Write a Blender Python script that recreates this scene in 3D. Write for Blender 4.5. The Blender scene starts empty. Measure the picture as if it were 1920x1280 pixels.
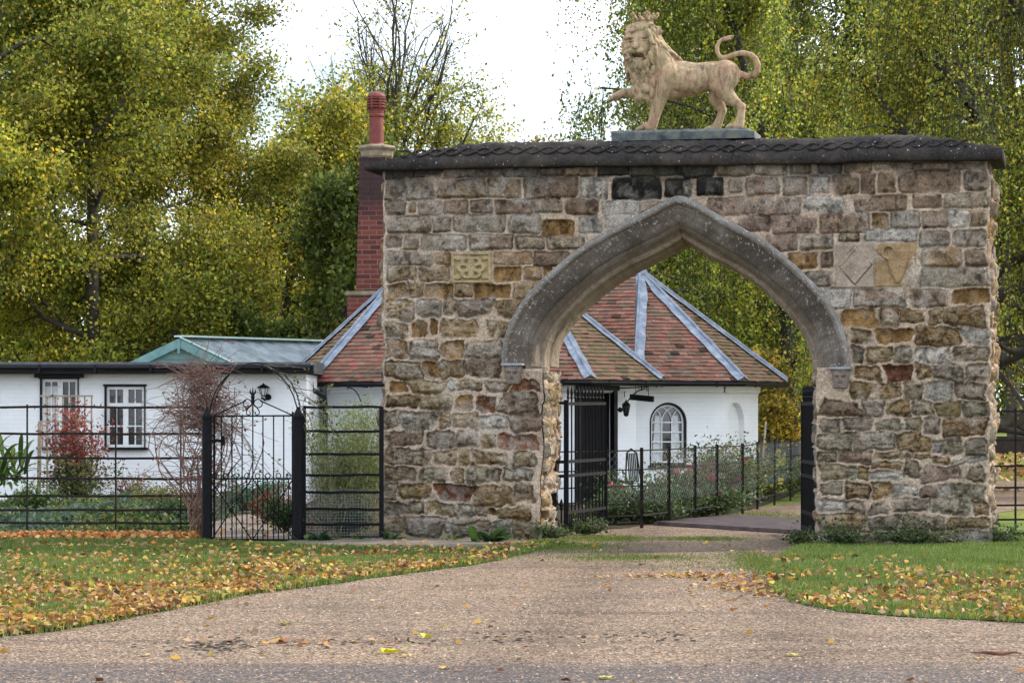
import bpy, bmesh, math, random
import numpy as np
from mathutils import Vector, Matrix

# ------------------------------------------------------------------ camera, sky, sun, exposure
F = 4800.0           # focal length in pixels of the 1920 px wide photograph
HZ = 770.0           # horizon row
EYE = 1.6
scene = bpy.context.scene
cam_d = bpy.data.cameras.new("camera")
cam = bpy.data.objects.new("camera", cam_d)
scene.collection.objects.link(cam)
cam.location = (0, 0, EYE)
cam.rotation_euler = (math.radians(90), 0, 0)
cam_d.sensor_width = 36.0
cam_d.lens = 36.0 * F / 1920.0
cam_d.shift_y = (HZ - 640.0) / 1920.0
cam_d.clip_end = 4000
scene.camera = cam

SUN_AZ = math.radians(24)      # counter-clockwise from +X: from the right, a little behind the gateway
SUN_EL = math.radians(33)
world = bpy.data.worlds.new("World")
scene.world = world
world.use_nodes = True
wn = world.node_tree
wn.nodes.clear()
wo_ = wn.nodes.new("ShaderNodeOutputWorld")
bg = wn.nodes.new("ShaderNodeBackground"); bg.inputs[1].default_value = 0.15
sky = wn.nodes.new("ShaderNodeTexSky"); sky.sky_type = 'NISHITA'; sky.sun_disc = False
sky.sun_elevation = SUN_EL
sky.sun_rotation = math.pi / 2 - SUN_AZ
sky.dust_density = 2.0; sky.air_density = 1.0
tc = wn.nodes.new("ShaderNodeTexCoord")
mp = wn.nodes.new("ShaderNodeMapping"); mp.inputs['Scale'].default_value = (1, 1, 2.2)
nz = wn.nodes.new("ShaderNodeTexNoise"); nz.inputs['Scale'].default_value = 3.1; nz.inputs['Detail'].default_value = 6
rp = wn.nodes.new("ShaderNodeValToRGB")
rp.color_ramp.elements[0].position = 0.36; rp.color_ramp.elements[1].position = 0.52
mx = wn.nodes.new("ShaderNodeMix"); mx.data_type = 'RGBA'
mx.inputs['B'].default_value = (7.3, 7.9, 8.9, 1)
wn.links.new(tc.outputs['Generated'], mp.inputs[0]); wn.links.new(mp.outputs[0], nz.inputs[0])
wn.links.new(nz.outputs[0], rp.inputs[0]); wn.links.new(rp.outputs[0], mx.inputs['Factor'])
wn.links.new(sky.outputs[0], mx.inputs['A']); wn.links.new(mx.outputs['Result'], bg.inputs[0])
wn.links.new(bg.outputs[0], wo_.inputs[0])

sun_d = bpy.data.lights.new("sun", 'SUN'); sun_d.energy = 2.7; sun_d.angle = math.radians(2.5)
sun_d.color = (1.0, 0.90, 0.76)
sun = bpy.data.objects.new("sun", sun_d); scene.collection.objects.link(sun)
sd = Vector((math.cos(SUN_EL) * math.cos(SUN_AZ), math.cos(SUN_EL) * math.sin(SUN_AZ), math.sin(SUN_EL)))
sun.rotation_euler = sd.to_track_quat('Z', 'Y').to_euler()
sun.location = sd * 60
scene.view_settings.view_transform = 'Standard'
scene.view_settings.look = 'None'
scene.view_settings.gamma = 1.0
scene.view_settings.exposure = 0.93
scene.cycles.max_bounces = 6
scene.cycles.diffuse_bounces = 3
scene.cycles.use_denoising = True

# ------------------------------------------------------------------ helpers
rnd = random.Random(7)
NR = np.random.default_rng(11)
pi = math.pi


def P(px, py, D):
    return Vector(((px - 960.0) / F * D, D, EYE + (HZ - py) / F * D))


def G(px, py):
    D = F * EYE / (py - HZ)
    return Vector(((px - 960.0) / F * D, D, 0.0))


def X(px, D):
    return (px - 960.0) / F * D


def Z(py, D):
    return EYE + (HZ - py) / F * D


class NB:
    """small node-building helper"""
    def __init__(s, name):
        s.m = bpy.data.materials.new(name); s.m.use_nodes = True
        s.t = s.m.node_tree; s.b = s.t.nodes["Principled BSDF"]

    def n(s, typ, **k):
        nd = s.t.nodes.new(typ)
        for a, v in k.items():
            if hasattr(nd, a) and a not in ('Scale',):
                try:
                    setattr(nd, a, v); continue
                except Exception:
                    pass
            nd.inputs[a].default_value = v
        return nd

    def l(s, a, b):
        s.t.links.new(a, b)

    def coords(s, kind='Object'):
        return s.n("ShaderNodeTexCoord").outputs[kind]

    def noise(s, scale, detail=4, rough=0.55, vec=None):
        nd = s.n("ShaderNodeTexNoise")
        nd.inputs['Scale'].default_value = scale; nd.inputs['Detail'].default_value = detail
        nd.inputs['Roughness'].default_value = rough
        s.l(vec if vec is not None else s.coords(), nd.inputs['Vector'])
        return nd.outputs['Fac']

    def ramp(s, fac, stops):
        r = s.n("ShaderNodeValToRGB"); cr = r.color_ramp
        while len(cr.elements) < len(stops):
            cr.elements.new(0.5)
        for e, (p, c) in zip(cr.elements, stops):
            e.position = p; e.color = (c[0], c[1], c[2], 1) if hasattr(c, '__len__') else (c, c, c, 1)
        s.l(fac, r.inputs[0])
        return r.outputs[0]

    def mix(s, fac, a, b, mode='MIX'):
        m = s.n("ShaderNodeMix"); m.data_type = 'RGBA'; m.blend_type = mode
        for v, i in ((fac, 'Factor'), (a, 'A'), (b, 'B')):
            if isinstance(v, (int, float)):
                m.inputs[i].default_value = v if i == 'Factor' else (v, v, v, 1)
            elif isinstance(v, (tuple, list)):
                m.inputs[i].default_value = (v[0], v[1], v[2], 1)
            else:
                s.l(v, m.inputs[i])
        return m.outputs['Result']

    def bump(s, h, strength=0.3, dist=0.01):
        b = s.n("ShaderNodeBump"); b.inputs['Strength'].default_value = strength
        b.inputs['Distance'].default_value = dist
        s.l(h, b.inputs['Height']); s.l(b.outputs[0], s.b.inputs['Normal'])

    def base(s, c, rough=0.8):
        if isinstance(c, (tuple, list)):
            s.b.inputs['Base Color'].default_value = (c[0], c[1], c[2], 1)
        else:
            s.l(c, s.b.inputs['Base Color'])
        s.b.inputs['Roughness'].default_value = rough
        return s.m


def simple(name, c1, c2, scale=6, rough=0.8, bump=0.0, bscale=40, metal=0.0, spec=None):
    k = NB(name)
    c = k.ramp(k.noise(scale, 5), [(0.35, c1), (0.65, c2)])
    if bump:
        k.bump(k.noise(bscale, 4), bump, 0.01)
    k.b.inputs['Metallic'].default_value = metal
    if spec is not None:
        k.b.inputs['Specular IOR Level'].default_value = spec
    return k.base(c, rough)


def vcol_mat(name, rough=0.9, nscale=60, namt=0.5, bump=0.3, bscale=80, translucent=0.0, spec=0.2):
    k = NB(name)
    at = k.n("ShaderNodeAttribute"); at.attribute_name = "Col"
    c = at.outputs['Color']
    if namt > 0:
        g = k.ramp(k.noise(nscale, 5, 0.7), [(0.3, 1 - namt), (0.7, 1 + namt * 0.6)])
        c = k.mix(1.0, c, g, 'MULTIPLY')
    if bump:
        k.bump(k.noise(bscale, 5, 0.7), bump, 0.012)
    k.base(c, rough)
    k.b.inputs['Specular IOR Level'].default_value = spec
    if translucent > 0:
        tr = k.n("ShaderNodeBsdfTranslucent"); k.l(c, tr.inputs[0])
        ms = k.n("ShaderNodeMixShader"); ms.inputs[0].default_value = translucent
        out = [n for n in k.t.nodes if n.type == 'OUTPUT_MATERIAL'][0]
        k.l(k.b.outputs[0], ms.inputs[1]); k.l(tr.outputs[0], ms.inputs[2]); k.l(ms.outputs[0], out.inputs[0])
    return k.m


ORG = {}


def tag(o, label=None, cat=None, group=None, kind=None):
    if label: o['label'] = label
    if cat: o['category'] = cat
    if group: o['group'] = group
    if kind: o['kind'] = kind
    return o


def thing(name, label, cat, loc=(0, 0, 0), group=None):
    o = bpy.data.objects.new(name, None); o.empty_display_size = 0.2
    o.location = loc; scene.collection.objects.link(o)
    ORG[o.name] = Vector(loc)
    return tag(o, label, cat, group)


def meshobj(name, V, Fc, mat, parent=None, cols=None, smooth=False, loc=None):
    """V (n,3) world coordinates; Fc (m,k) array or list of faces"""
    V = np.asarray(V, dtype=np.float32).reshape(-1, 3)
    org = Vector((0, 0, 0))
    if parent is not None:
        org = ORG[parent.name]
    elif loc is not None:
        org = Vector(loc)
    V = V - np.array(org, dtype=np.float32)
    me = bpy.data.meshes.new(name)
    if isinstance(Fc, np.ndarray):
        k = Fc.shape[1]
        me.vertices.add(len(V)); me.vertices.foreach_set("co", V.ravel())
        me.loops.add(Fc.size); me.loops.foreach_set("vertex_index", Fc.ravel().astype(np.int32))
        me.polygons.add(len(Fc)); me.polygons.foreach_set("loop_start", np.arange(0, Fc.size, k, dtype=np.int32))
        me.update(calc_edges=True)
    else:
        me.from_pydata([tuple(v) for v in V], [], [tuple(f) for f in Fc]); me.update()
    if cols is not None:
        cols = np.asarray(cols, dtype=np.float32)
        if cols.shape[1] == 3:
            cols = np.hstack([cols, np.ones((len(cols), 1), np.float32)])
        a = me.color_attributes.new("Col", 'FLOAT_COLOR', 'POINT')
        a.data.foreach_set("color", np.clip(cols, 0, 1).ravel())
    if smooth:
        me.polygons.foreach_set("use_smooth", np.ones(len(me.polygons), dtype=bool))
    mats = mat if isinstance(mat, (list, tuple)) else [mat]
    for m in mats:
        me.materials.append(m)
    o = bpy.data.objects.new(name, me); scene.collection.objects.link(o)
    if parent is not None:
        o.parent = parent
    else:
        o.location = org
    ORG[o.name] = org
    return o


class MB:
    """collects shapes (world coordinates) and builds one mesh"""
    def __init__(s):
        s.V = []; s.F = []; s.C = []

    def add(s, vs, fs, col=None):
        b = len(s.V)
        s.V.extend(tuple(v) for v in vs); s.F.extend(tuple(b + i for i in f) for f in fs)
        if col is not None:
            s.C.extend([col] * len(vs))
        return s

    def hexa(s, p, col=None):
        return s.add(p, [(0, 3, 2, 1), (4, 5, 6, 7), (0, 1, 5, 4), (1, 2, 6, 5), (2, 3, 7, 6), (3, 0, 4, 7)], col)

    def box(s, c, size, xd=(1, 0, 0), yd=(0, 1, 0), bevel=0.0, col=None):
        c = Vector(c); xd = Vector(xd).normalized(); yd = Vector(yd).normalized(); zd = xd.cross(yd)
        hx, hy, hz = size[0] / 2, size[1] / 2, size[2] / 2
        if bevel <= 0:
            pts = [c + xd * (sx * hx) + yd * (sy * hy) + zd * (sz * hz) for sz in (-1, 1) for sx, sy in ((-1, -1), (1, -1), (1, 1), (-1, 1))]
            return s.hexa(pts, col)
        bm = bmesh.new(); bmesh.ops.create_cube(bm, size=1.0)
        for v in bm.verts: v.co = Vector((v.co.x * size[0], v.co.y * size[1], v.co.z * size[2]))
        bmesh.ops.bevel(bm, geom=bm.edges[:], offset=bevel, segments=2, affect='EDGES')
        bm.verts.ensure_lookup_table()
        vs = [c + xd * v.co.x + yd * v.co.y + zd * v.co.z for v in bm.verts]
        fs = [[v.index for v in f.verts] for f in bm.faces]
        bm.free()
        return s.add(vs, fs, col)

    def bar(s, a, b, w, h=None, up=(0, 0, 1), col=None):
        """rectangular bar from a to b"""
        a = Vector(a); b = Vector(b); h = h or w
        d = (b - a); L = d.length
        if L < 1e-6: return s
        d.normalize(); u = Vector(up)
        if abs(d.dot(u)) > 0.98: u = Vector((0, 1, 0))
        x = d.cross(u).normalized(); y = x.cross(d)
        return s.box((a + b) / 2, (w, L, h), x, d, col=col)

    def tube(s, pts, rad, n=6, cap=True, col=None):
        pts = [Vector(p) for p in pts]
        if not hasattr(rad, '__len__'): rad = [rad] * len(pts)
        vs = []; fs = []
        prev = None
        for i, p in enumerate(pts):
            t = (pts[min(i + 1, len(pts) - 1)] - pts[max(i - 1, 0)])
            if t.length < 1e-9: t = Vector((0, 0, 1))
            t.normalize()
            if prev is None:
                r = Vector((0, 0, 1)) if abs(t.z) < 0.9 else Vector((1, 0, 0))
                x = t.cross(r).normalized()
            else:
                x = (prev - t * prev.dot(t))
                x = x.normalized() if x.length > 1e-6 else t.orthogonal().normalized()
            prev = x; y = t.cross(x)
            for k in range(n):
                a = 2 * pi * k / n
                vs.append(p + (x * math.cos(a) + y * math.sin(a)) * rad[i])
        for i in range(len(pts) - 1):
            for k in range(n):
                k2 = (k + 1) % n
                fs.append((i * n + k, i * n + k2, (i + 1) * n + k2, (i + 1) * n + k))
        if cap:
            fs.append(tuple(range(n - 1, -1, -1))); fs.append(tuple((len(pts) - 1) * n + k for k in range(n)))
        return s.add(vs, fs, col)

    def lathe(s, base, prof, n=16, axis=(0, 0, 1), col=None, rot=0.0):
        ax = Vector(axis).normalized(); x = ax.orthogonal().normalized() if abs(ax.z) < 0.99 else Vector((1, 0, 0)); y = ax.cross(x)
        base = Vector(base); vs = []; fs = []
        for r, h in prof:
            for k in range(n):
                a = 2 * pi * k / n + rot
                vs.append(base + ax * h + (x * math.cos(a) + y * math.sin(a)) * r)
        for i in range(len(prof) - 1):
            for k in range(n):
                k2 = (k + 1) % n
                fs.append((i * n + k, i * n + k2, (i + 1) * n + k2, (i + 1) * n + k))
        fs.append(tuple(range(n - 1, -1, -1))); fs.append(tuple((len(prof) - 1) * n + k for k in range(n)))
        return s.add(vs, fs, col)

    def ball(s, c, r, n=10, m=7, col=None, sc=(1, 1, 1)):
        c = Vector(c); vs = [c + Vector((0, 0, -r * sc[2]))]; fs = []
        for i in range(1, m):
            ph = -pi / 2 + pi * i / m
            for k in range(n):
                a = 2 * pi * k / n
                vs.append(c + Vector((r * sc[0] * math.cos(ph) * math.cos(a), r * sc[1] * math.cos(ph) * math.sin(a), r * sc[2] * math.sin(ph))))
        vs.append(c + Vector((0, 0, r * sc[2])))
        for k in range(n):
            fs.append((0, 1 + (k + 1) % n, 1 + k)); fs.append((len(vs) - 1, 1 + (m - 2) * n + k, 1 + (m - 2) * n + (k + 1) % n))
        for i in range(m - 2):
            for k in range(n):
                k2 = (k + 1) % n
                fs.append((1 + i * n + k, 1 + i * n + k2, 1 + (i + 1) * n + k2, 1 + (i + 1) * n + k))
        return s.add(vs, fs, col)

    def extrude_poly(s, pts, vec, col=None):
        """closed polygon (world pts) extruded by vec"""
        n = len(pts); vec = Vector(vec)
        vs = [Vector(p) for p in pts] + [Vector(p) + vec for p in pts]
        fs = [tuple(range(n - 1, -1, -1)), tuple(range(n, 2 * n))] + [(i, (i + 1) % n, n + (i + 1) % n, n + i) for i in range(n)]
        return s.add(vs, fs, col)

    def build(s, name, mat, parent=None, smooth=False, loc=None):
        return meshobj(name, np.array(s.V, dtype=np.float32), s.F, mat, parent, s.C if s.C and len(s.C) == len(s.V) else None, smooth, loc)


# value noise -------------------------------------------------------
_lat = np.random.default_rng(3).random((256, 256)).astype(np.float32)


def vnoise(x, y):
    xi = np.floor(x).astype(int); yi = np.floor(y).astype(int)
    fx = x - xi; fy = y - yi
    fx = fx * fx * (3 - 2 * fx); fy = fy * fy * (3 - 2 * fy)
    a = _lat[xi & 255, yi & 255]; b = _lat[(xi + 1) & 255, yi & 255]
    c = _lat[xi & 255, (yi + 1) & 255]; d = _lat[(xi + 1) & 255, (yi + 1) & 255]
    return (a * (1 - fx) + b * fx) * (1 - fy) + (c * (1 - fx) + d * fx) * fy


def fbm(x, y, o=4, g=0.5):
    x = np.asarray(x, float); y = np.asarray(y, float)
    s = 0; a = 1; t = 0
    for i in range(o):
        s = s + a * vnoise(x + 17.3 * i, y + 9.1 * i); t += a; a *= g; x = x * 2.03; y = y * 2.03
    return s / t


def sstep(e0, e1, x):
    t = np.clip((x - e0) / (e1 - e0), 0, 1)
    return t * t * (3 - 2 * t)


def pal(cols, n, rng, jit=0.15):
    """random colours out of [(rgb, weight)]"""
    w = np.array([c[1] for c in cols], float); w /= w.sum()
    i = rng.choice(len(cols), n, p=w)
    c = np.array([c[0] for c in cols], float)[i]
    return c * (1 + (rng.random((n, 1)) - 0.5) * 2 * jit)


def leafquads(C, size, cols, rng, flat=None, aspect=0.6, droop=0.0):
    """one folded 4-corner leaf per centre"""
    n = len(C)
    d = rng.normal(size=(n, 3)); d[:, 2] -= droop
    if flat is not None: d[:, 2] *= flat
    d /= np.linalg.norm(d, axis=1, keepdims=True) + 1e-9
    q = rng.normal(size=(n, 3))
    if flat is not None: q[:, 2] *= flat
    q -= d * (q * d).sum(1, keepdims=True); q /= np.linalg.norm(q, axis=1, keepdims=True) + 1e-9
    nn = np.cross(d, q)
    L = (size * (0.65 + 0.7 * rng.random((n, 1))))
    W = L * aspect * 0.5
    V = np.empty((n, 4, 3))
    V[:, 0] = C - d * L * 0.5; V[:, 2] = C + d * L * 0.5
    V[:, 1] = C + q * W + nn * L * 0.10 - d * L * .06; V[:, 3] = C - q * W + nn * L * 0.10 - d * L * .06
    Fc = np.arange(4 * n).reshape(n, 4)
    return V.reshape(-1, 3), Fc, np.repeat(cols, 4, axis=0)


def inpoly(pts, poly):
    x = pts[:, 0]; y = pts[:, 1]; r = np.zeros(len(pts), bool)
    n = len(poly); j = n - 1
    for i in range(n):
        xi, yi = poly[i][0], poly[i][1]; xj, yj = poly[j][0], poly[j][1]
        c = ((yi > y) != (yj > y)) & (x < (xj - xi) * (y - yi) / (yj - yi + 1e-12) + xi)
        r ^= c; j = i
    return r

# ------------------------------------------------------------------ materials
M = {}
M['iron'] = simple('black_iron', (0.003, 0.003, 0.004), (0.008, 0.008, 0.009), 30, 0.55, 0.1, 90, spec=.12)
M['iron_brown'] = simple('weathered_iron', (0.008, 0.008, 0.007), (0.028, 0.022, 0.016), 12, 0.75, 0.2, 60, spec=.15)
M['stone_v'] = vcol_mat('rubble_stone', 0.95, 48, 0.62, 0.75, 60, spec=.08)
M['arch_v'] = vcol_mat('dressed_stone', 0.95, 75, 0.55, 0.6, 80, spec=.08)
M['leaf'] = vcol_mat('leaf', 0.55, 20, 0.0, 0.0, translucent=0.42, spec=0.35)
M['litter'] = vcol_mat('dead_leaf', 0.7, 30, 0.0, 0.0, translucent=0.15, spec=0.25)
M['bark'] = simple('bark', (0.022, 0.019, 0.014), (0.07, 0.06, 0.045), 5, 0.95, 0.6, 14)
M['twig'] = simple('twig', (0.10, 0.065, 0.045), (0.24, 0.17, 0.12), 9, 0.9)
M['twig_red'] = simple('red_twig', (0.13, 0.065, 0.05), (0.27, 0.17, 0.13), 9, 0.9)
M['black'] = simple('black_gloss_paint', (0.003, 0.003, 0.004), (0.006, 0.006, 0.007), 5, 0.4, spec=.2)
M['whiteframe'] = simple('white_joinery', (0.72, 0.72, 0.70), (0.82, 0.82, 0.80), 8, 0.4)
M['timber'] = simple('grey_timber', (0.26, 0.20, 0.14), (0.40, 0.32, 0.24), 14, 0.85, 0.3, 50)
M['green_paint'] = simple('sage_green_paint', (0.10, 0.22, 0.23), (0.16, 0.30, 0.30), 6, 0.55)
M['curtain'] = simple('net_curtain', (0.55, 0.57, 0.58), (0.7, 0.72, 0.72), 10, 0.9)
M['leadcap'] = simple('lead_cap', (0.20, 0.22, 0.25), (0.34, 0.36, 0.39), 9, 0.55)


def m_whitewash():
    k = NB('whitewashed_brick')
    co = k.coords('Object')
    mpn = k.n("ShaderNodeMapping"); mpn.inputs['Rotation'].default_value = (pi / 2, 0, 0); k.l(co, mpn.inputs[0])
    br = k.n("ShaderNodeTexBrick"); br.inputs['Scale'].default_value = 1.0
    br.inputs['Mortar Size'].default_value = 0.008; br.inputs['Mortar Smooth'].default_value = 1.0
    br.inputs['Brick Width'].default_value = 0.23; br.inputs['Row Height'].default_value = 0.076
    br.inputs['Color1'].default_value = (1, 1, 1, 1); br.inputs['Color2'].default_value = (.9, .9, .9, 1); br.inputs['Mortar'].default_value = (0.4, 0.4, 0.4, 1)
    # horizontal coordinate runs round the walls: x + y
    sx = k.n("ShaderNodeSeparateXYZ"); k.l(co, sx.inputs[0])
    ad = k.n("ShaderNodeMath"); ad.operation = 'ADD'; k.l(sx.outputs[0], ad.inputs[0])
    ml = k.n("ShaderNodeMath"); ml.operation = 'MULTIPLY'; ml.inputs[1].default_value = 0.8; k.l(sx.outputs[1], ml.inputs[0]); k.l(ml.outputs[0], ad.inputs[1])
    cx = k.n("ShaderNodeCombineXYZ"); k.l(ad.outputs[0], cx.inputs[0]); k.l(sx.outputs[2], cx.inputs[1])
    k.l(cx.outputs[0], br.inputs['Vector'])
    nz1 = k.noise(18, 5, 0.7); nz2 = k.noise(1.3, 5, 0.6)
    h = k.mix(0.35, br.outputs['Color'], nz1)
    k.bump(h, 0.55, 0.012)
    c = k.ramp(nz2, [(0.3, (0.78, 0.79, 0.78)), (0.6, (0.87, 0.88, 0.88))])
    c = k.mix(k.ramp(k.noise(7, 6, .75), [(0.62, 0.0), (0.80, 0.35)]), c, (0.50, 0.48, 0.43))
    c = k.mix(0.10, c, br.outputs['Color'], 'MULTIPLY')
    return k.base(c, 0.75)


M['whitewash'] = m_whitewash()


def m_glass():
    k = NB('window_glass')
    k.base((0.02, 0.025, 0.03), 0.06)
    k.b.inputs['Specular IOR Level'].default_value = 0.9
    return k.m


M['glass'] = m_glass()


def m_brick():
    k = NB('red_brick')
    co = k.coords('Object')
    sx = k.n("ShaderNodeSeparateXYZ"); k.l(co, sx.inputs[0])
    ad = k.n("ShaderNodeMath"); ad.operation = 'ADD'; k.l(sx.outputs[0], ad.inputs[0]); k.l(sx.outputs[1], ad.inputs[1])
    cx = k.n("ShaderNodeCombineXYZ"); k.l(ad.outputs[0], cx.inputs[0]); k.l(sx.outputs[2], cx.inputs[1])
    br = k.n("ShaderNodeTexBrick"); br.inputs['Scale'].default_value = 1.0
    br.inputs['Mortar Size'].default_value = 0.009
    br.inputs['Brick Width'].default_value = 0.25; br.inputs['Row Height'].default_value = 0.094
    br.inputs['Color1'].default_value = (0.060, 0.013, 0.009, 1); br.inputs['Color2'].default_value = (0.155, 0.036, 0.022, 1); br.inputs['Mortar'].default_value = (0.17, 0.09, 0.07, 1)
    k.l(cx.outputs[0], br.inputs['Vector'])
    # soot towards the stack's head
    zr = k.n("ShaderNodeMapRange"); zr.inputs['From Min'].default_value = 5.2; zr.inputs['From Max'].default_value = 5.75
    k.l(sx.outputs[2], zr.inputs['Value'])
    st = k.mix(k.noise(6, 4), 0.75, 1.0)
    sf = k.mix(1.0, zr.outputs[0], st, 'MULTIPLY')
    c = k.mix(sf, br.outputs['Color'], (0.018, 0.010, 0.012))
    c = k.mix(k.ramp(k.noise(30, 5, .7), [(0.5, 0.0), (0.85, 0.3)]), c, (0.24, 0.10, 0.07))
    k.bump(k.mix(0.4, br.outputs['Fac'], k.noise(60)), -0.5, 0.01)
    return k.base(c, 0.9)


M['brick'] = m_brick()
M['terracotta'] = simple('terracotta', (0.12, 0.020, 0.015), (0.19, 0.038, 0.028), 7, 0.65, 0.1, 40)


def m_lead():
    k = NB('lead_sheet')
    c = k.ramp(k.noise(5, 6, 0.7), [(0.3, (0.12, 0.14, 0.18)), (0.5, (0.21, 0.24, 0.29)), (0.72, (0.38, 0.41, 0.45))])
    k.bump(k.noise(9, 3), 0.35, 0.02)
    k.b.inputs['Metallic'].default_value = 0.15
    return k.base(c, 0.55)


M['lead'] = m_lead()
M['tile_v'] = vcol_mat('clay_tile', 0.9, 40, 0.40, 0.3, 60, spec=.15)


def m_corrugated():
    k = NB('corrugated_sheet')
    c = k.ramp(k.noise(3, 5, 0.6), [(0.35, (0.13, 0.16, 0.17)), (0.65, (0.26, 0.30, 0.31))])
    return k.base(c, 0.45)


M['corrugated'] = m_corrugated()
M['palegreen'] = simple('pale_green_flashing', (0.42, 0.56, 0.53), (0.55, 0.66, 0.62), 6, 0.5)


def m_felt():
    k = NB('roof_felt')
    c = k.ramp(k.noise(8, 5), [(0.3, (0.06, 0.065, 0.07)), (0.7, (0.14, 0.145, 0.15))])
    return k.base(c, 0.7)


M['felt'] = m_felt()


def m_coping():
    k = NB('dark_coping_stone')
    a = k.noise(2.2, 6, 0.65); b = k.noise(26, 6, 0.75)
    c = k.ramp(a, [(0.25, (0.012, 0.012, 0.014)), (0.50, (0.032, 0.028, 0.026)), (0.75, (0.085, 0.068, 0.055))])
    c = k.mix(k.ramp(b, [(0.40, 0.0), (0.75, 0.40)]), c, (0.12, 0.105, 0.095))
    c = k.mix(k.ramp(k.noise(34, 3, 0.5), [(0.69, 0.0), (0.73, 1.0)]), c, (0.50, 0.49, 0.45))
    k.bump(k.mix(0.5, a, b), 0.9, 0.03)
    k.b.inputs['Specular IOR Level'].default_value = 0.08
    return k.base(c, 0.95)


M['coping'] = m_coping()


def m_lion():
    k = NB('carved_sandstone')
    a = k.noise(3.2, 6, 0.62); b = k.noise(45, 6, 0.7)
    c = k.ramp(a, [(0.32, (0.31, 0.17, 0.105)), (0.43, (0.46, 0.29, 0.175)), (0.52, (0.55, 0.40, 0.23)), (0.62, (0.38, 0.30, 0.16)), (0.72, (0.22, 0.17, 0.10))])
    c = k.mix(k.ramp(b, [(0.3, 0.55), (0.75, 0.0)]), c, (0.15, 0.10, 0.065))
    # rain streaks and lichen
    mpn = k.n("ShaderNodeMapping"); mpn.inputs['Scale'].default_value = (1, 1, .22); k.l(k.coords(), mpn.inputs[0])
    c = k.mix(k.ramp(k.noise(17, 5, .7, vec=mpn.outputs[0]), [(0.48, 0.0), (0.64, 0.75)]), c, (0.11, 0.075, 0.05))
    c = k.mix(k.ramp(k.noise(8, 6, .75), [(0.60, 0.0), (0.70, 0.6)]), c, (0.40, 0.37, 0.27))
    k.bump(k.mix(0.5, b, k.noise(14, 4)), 0.4, 0.012)
    return k.base(c, 0.9)


M['lion'] = m_lion()


def m_plinth():
    k = NB('slate_plinth')
    c = k.ramp(k.noise(6, 6, 0.65), [(0.35, (0.035, 0.042, 0.050)), (0.5, (0.10, 0.115, 0.115)), (0.65, (0.16, 0.16, 0.10))])
    k.bump(k.noise(30, 4), 0.4, 0.01)
    return k.base(c, 0.8)


M['plinth'] = m_plinth()


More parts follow.
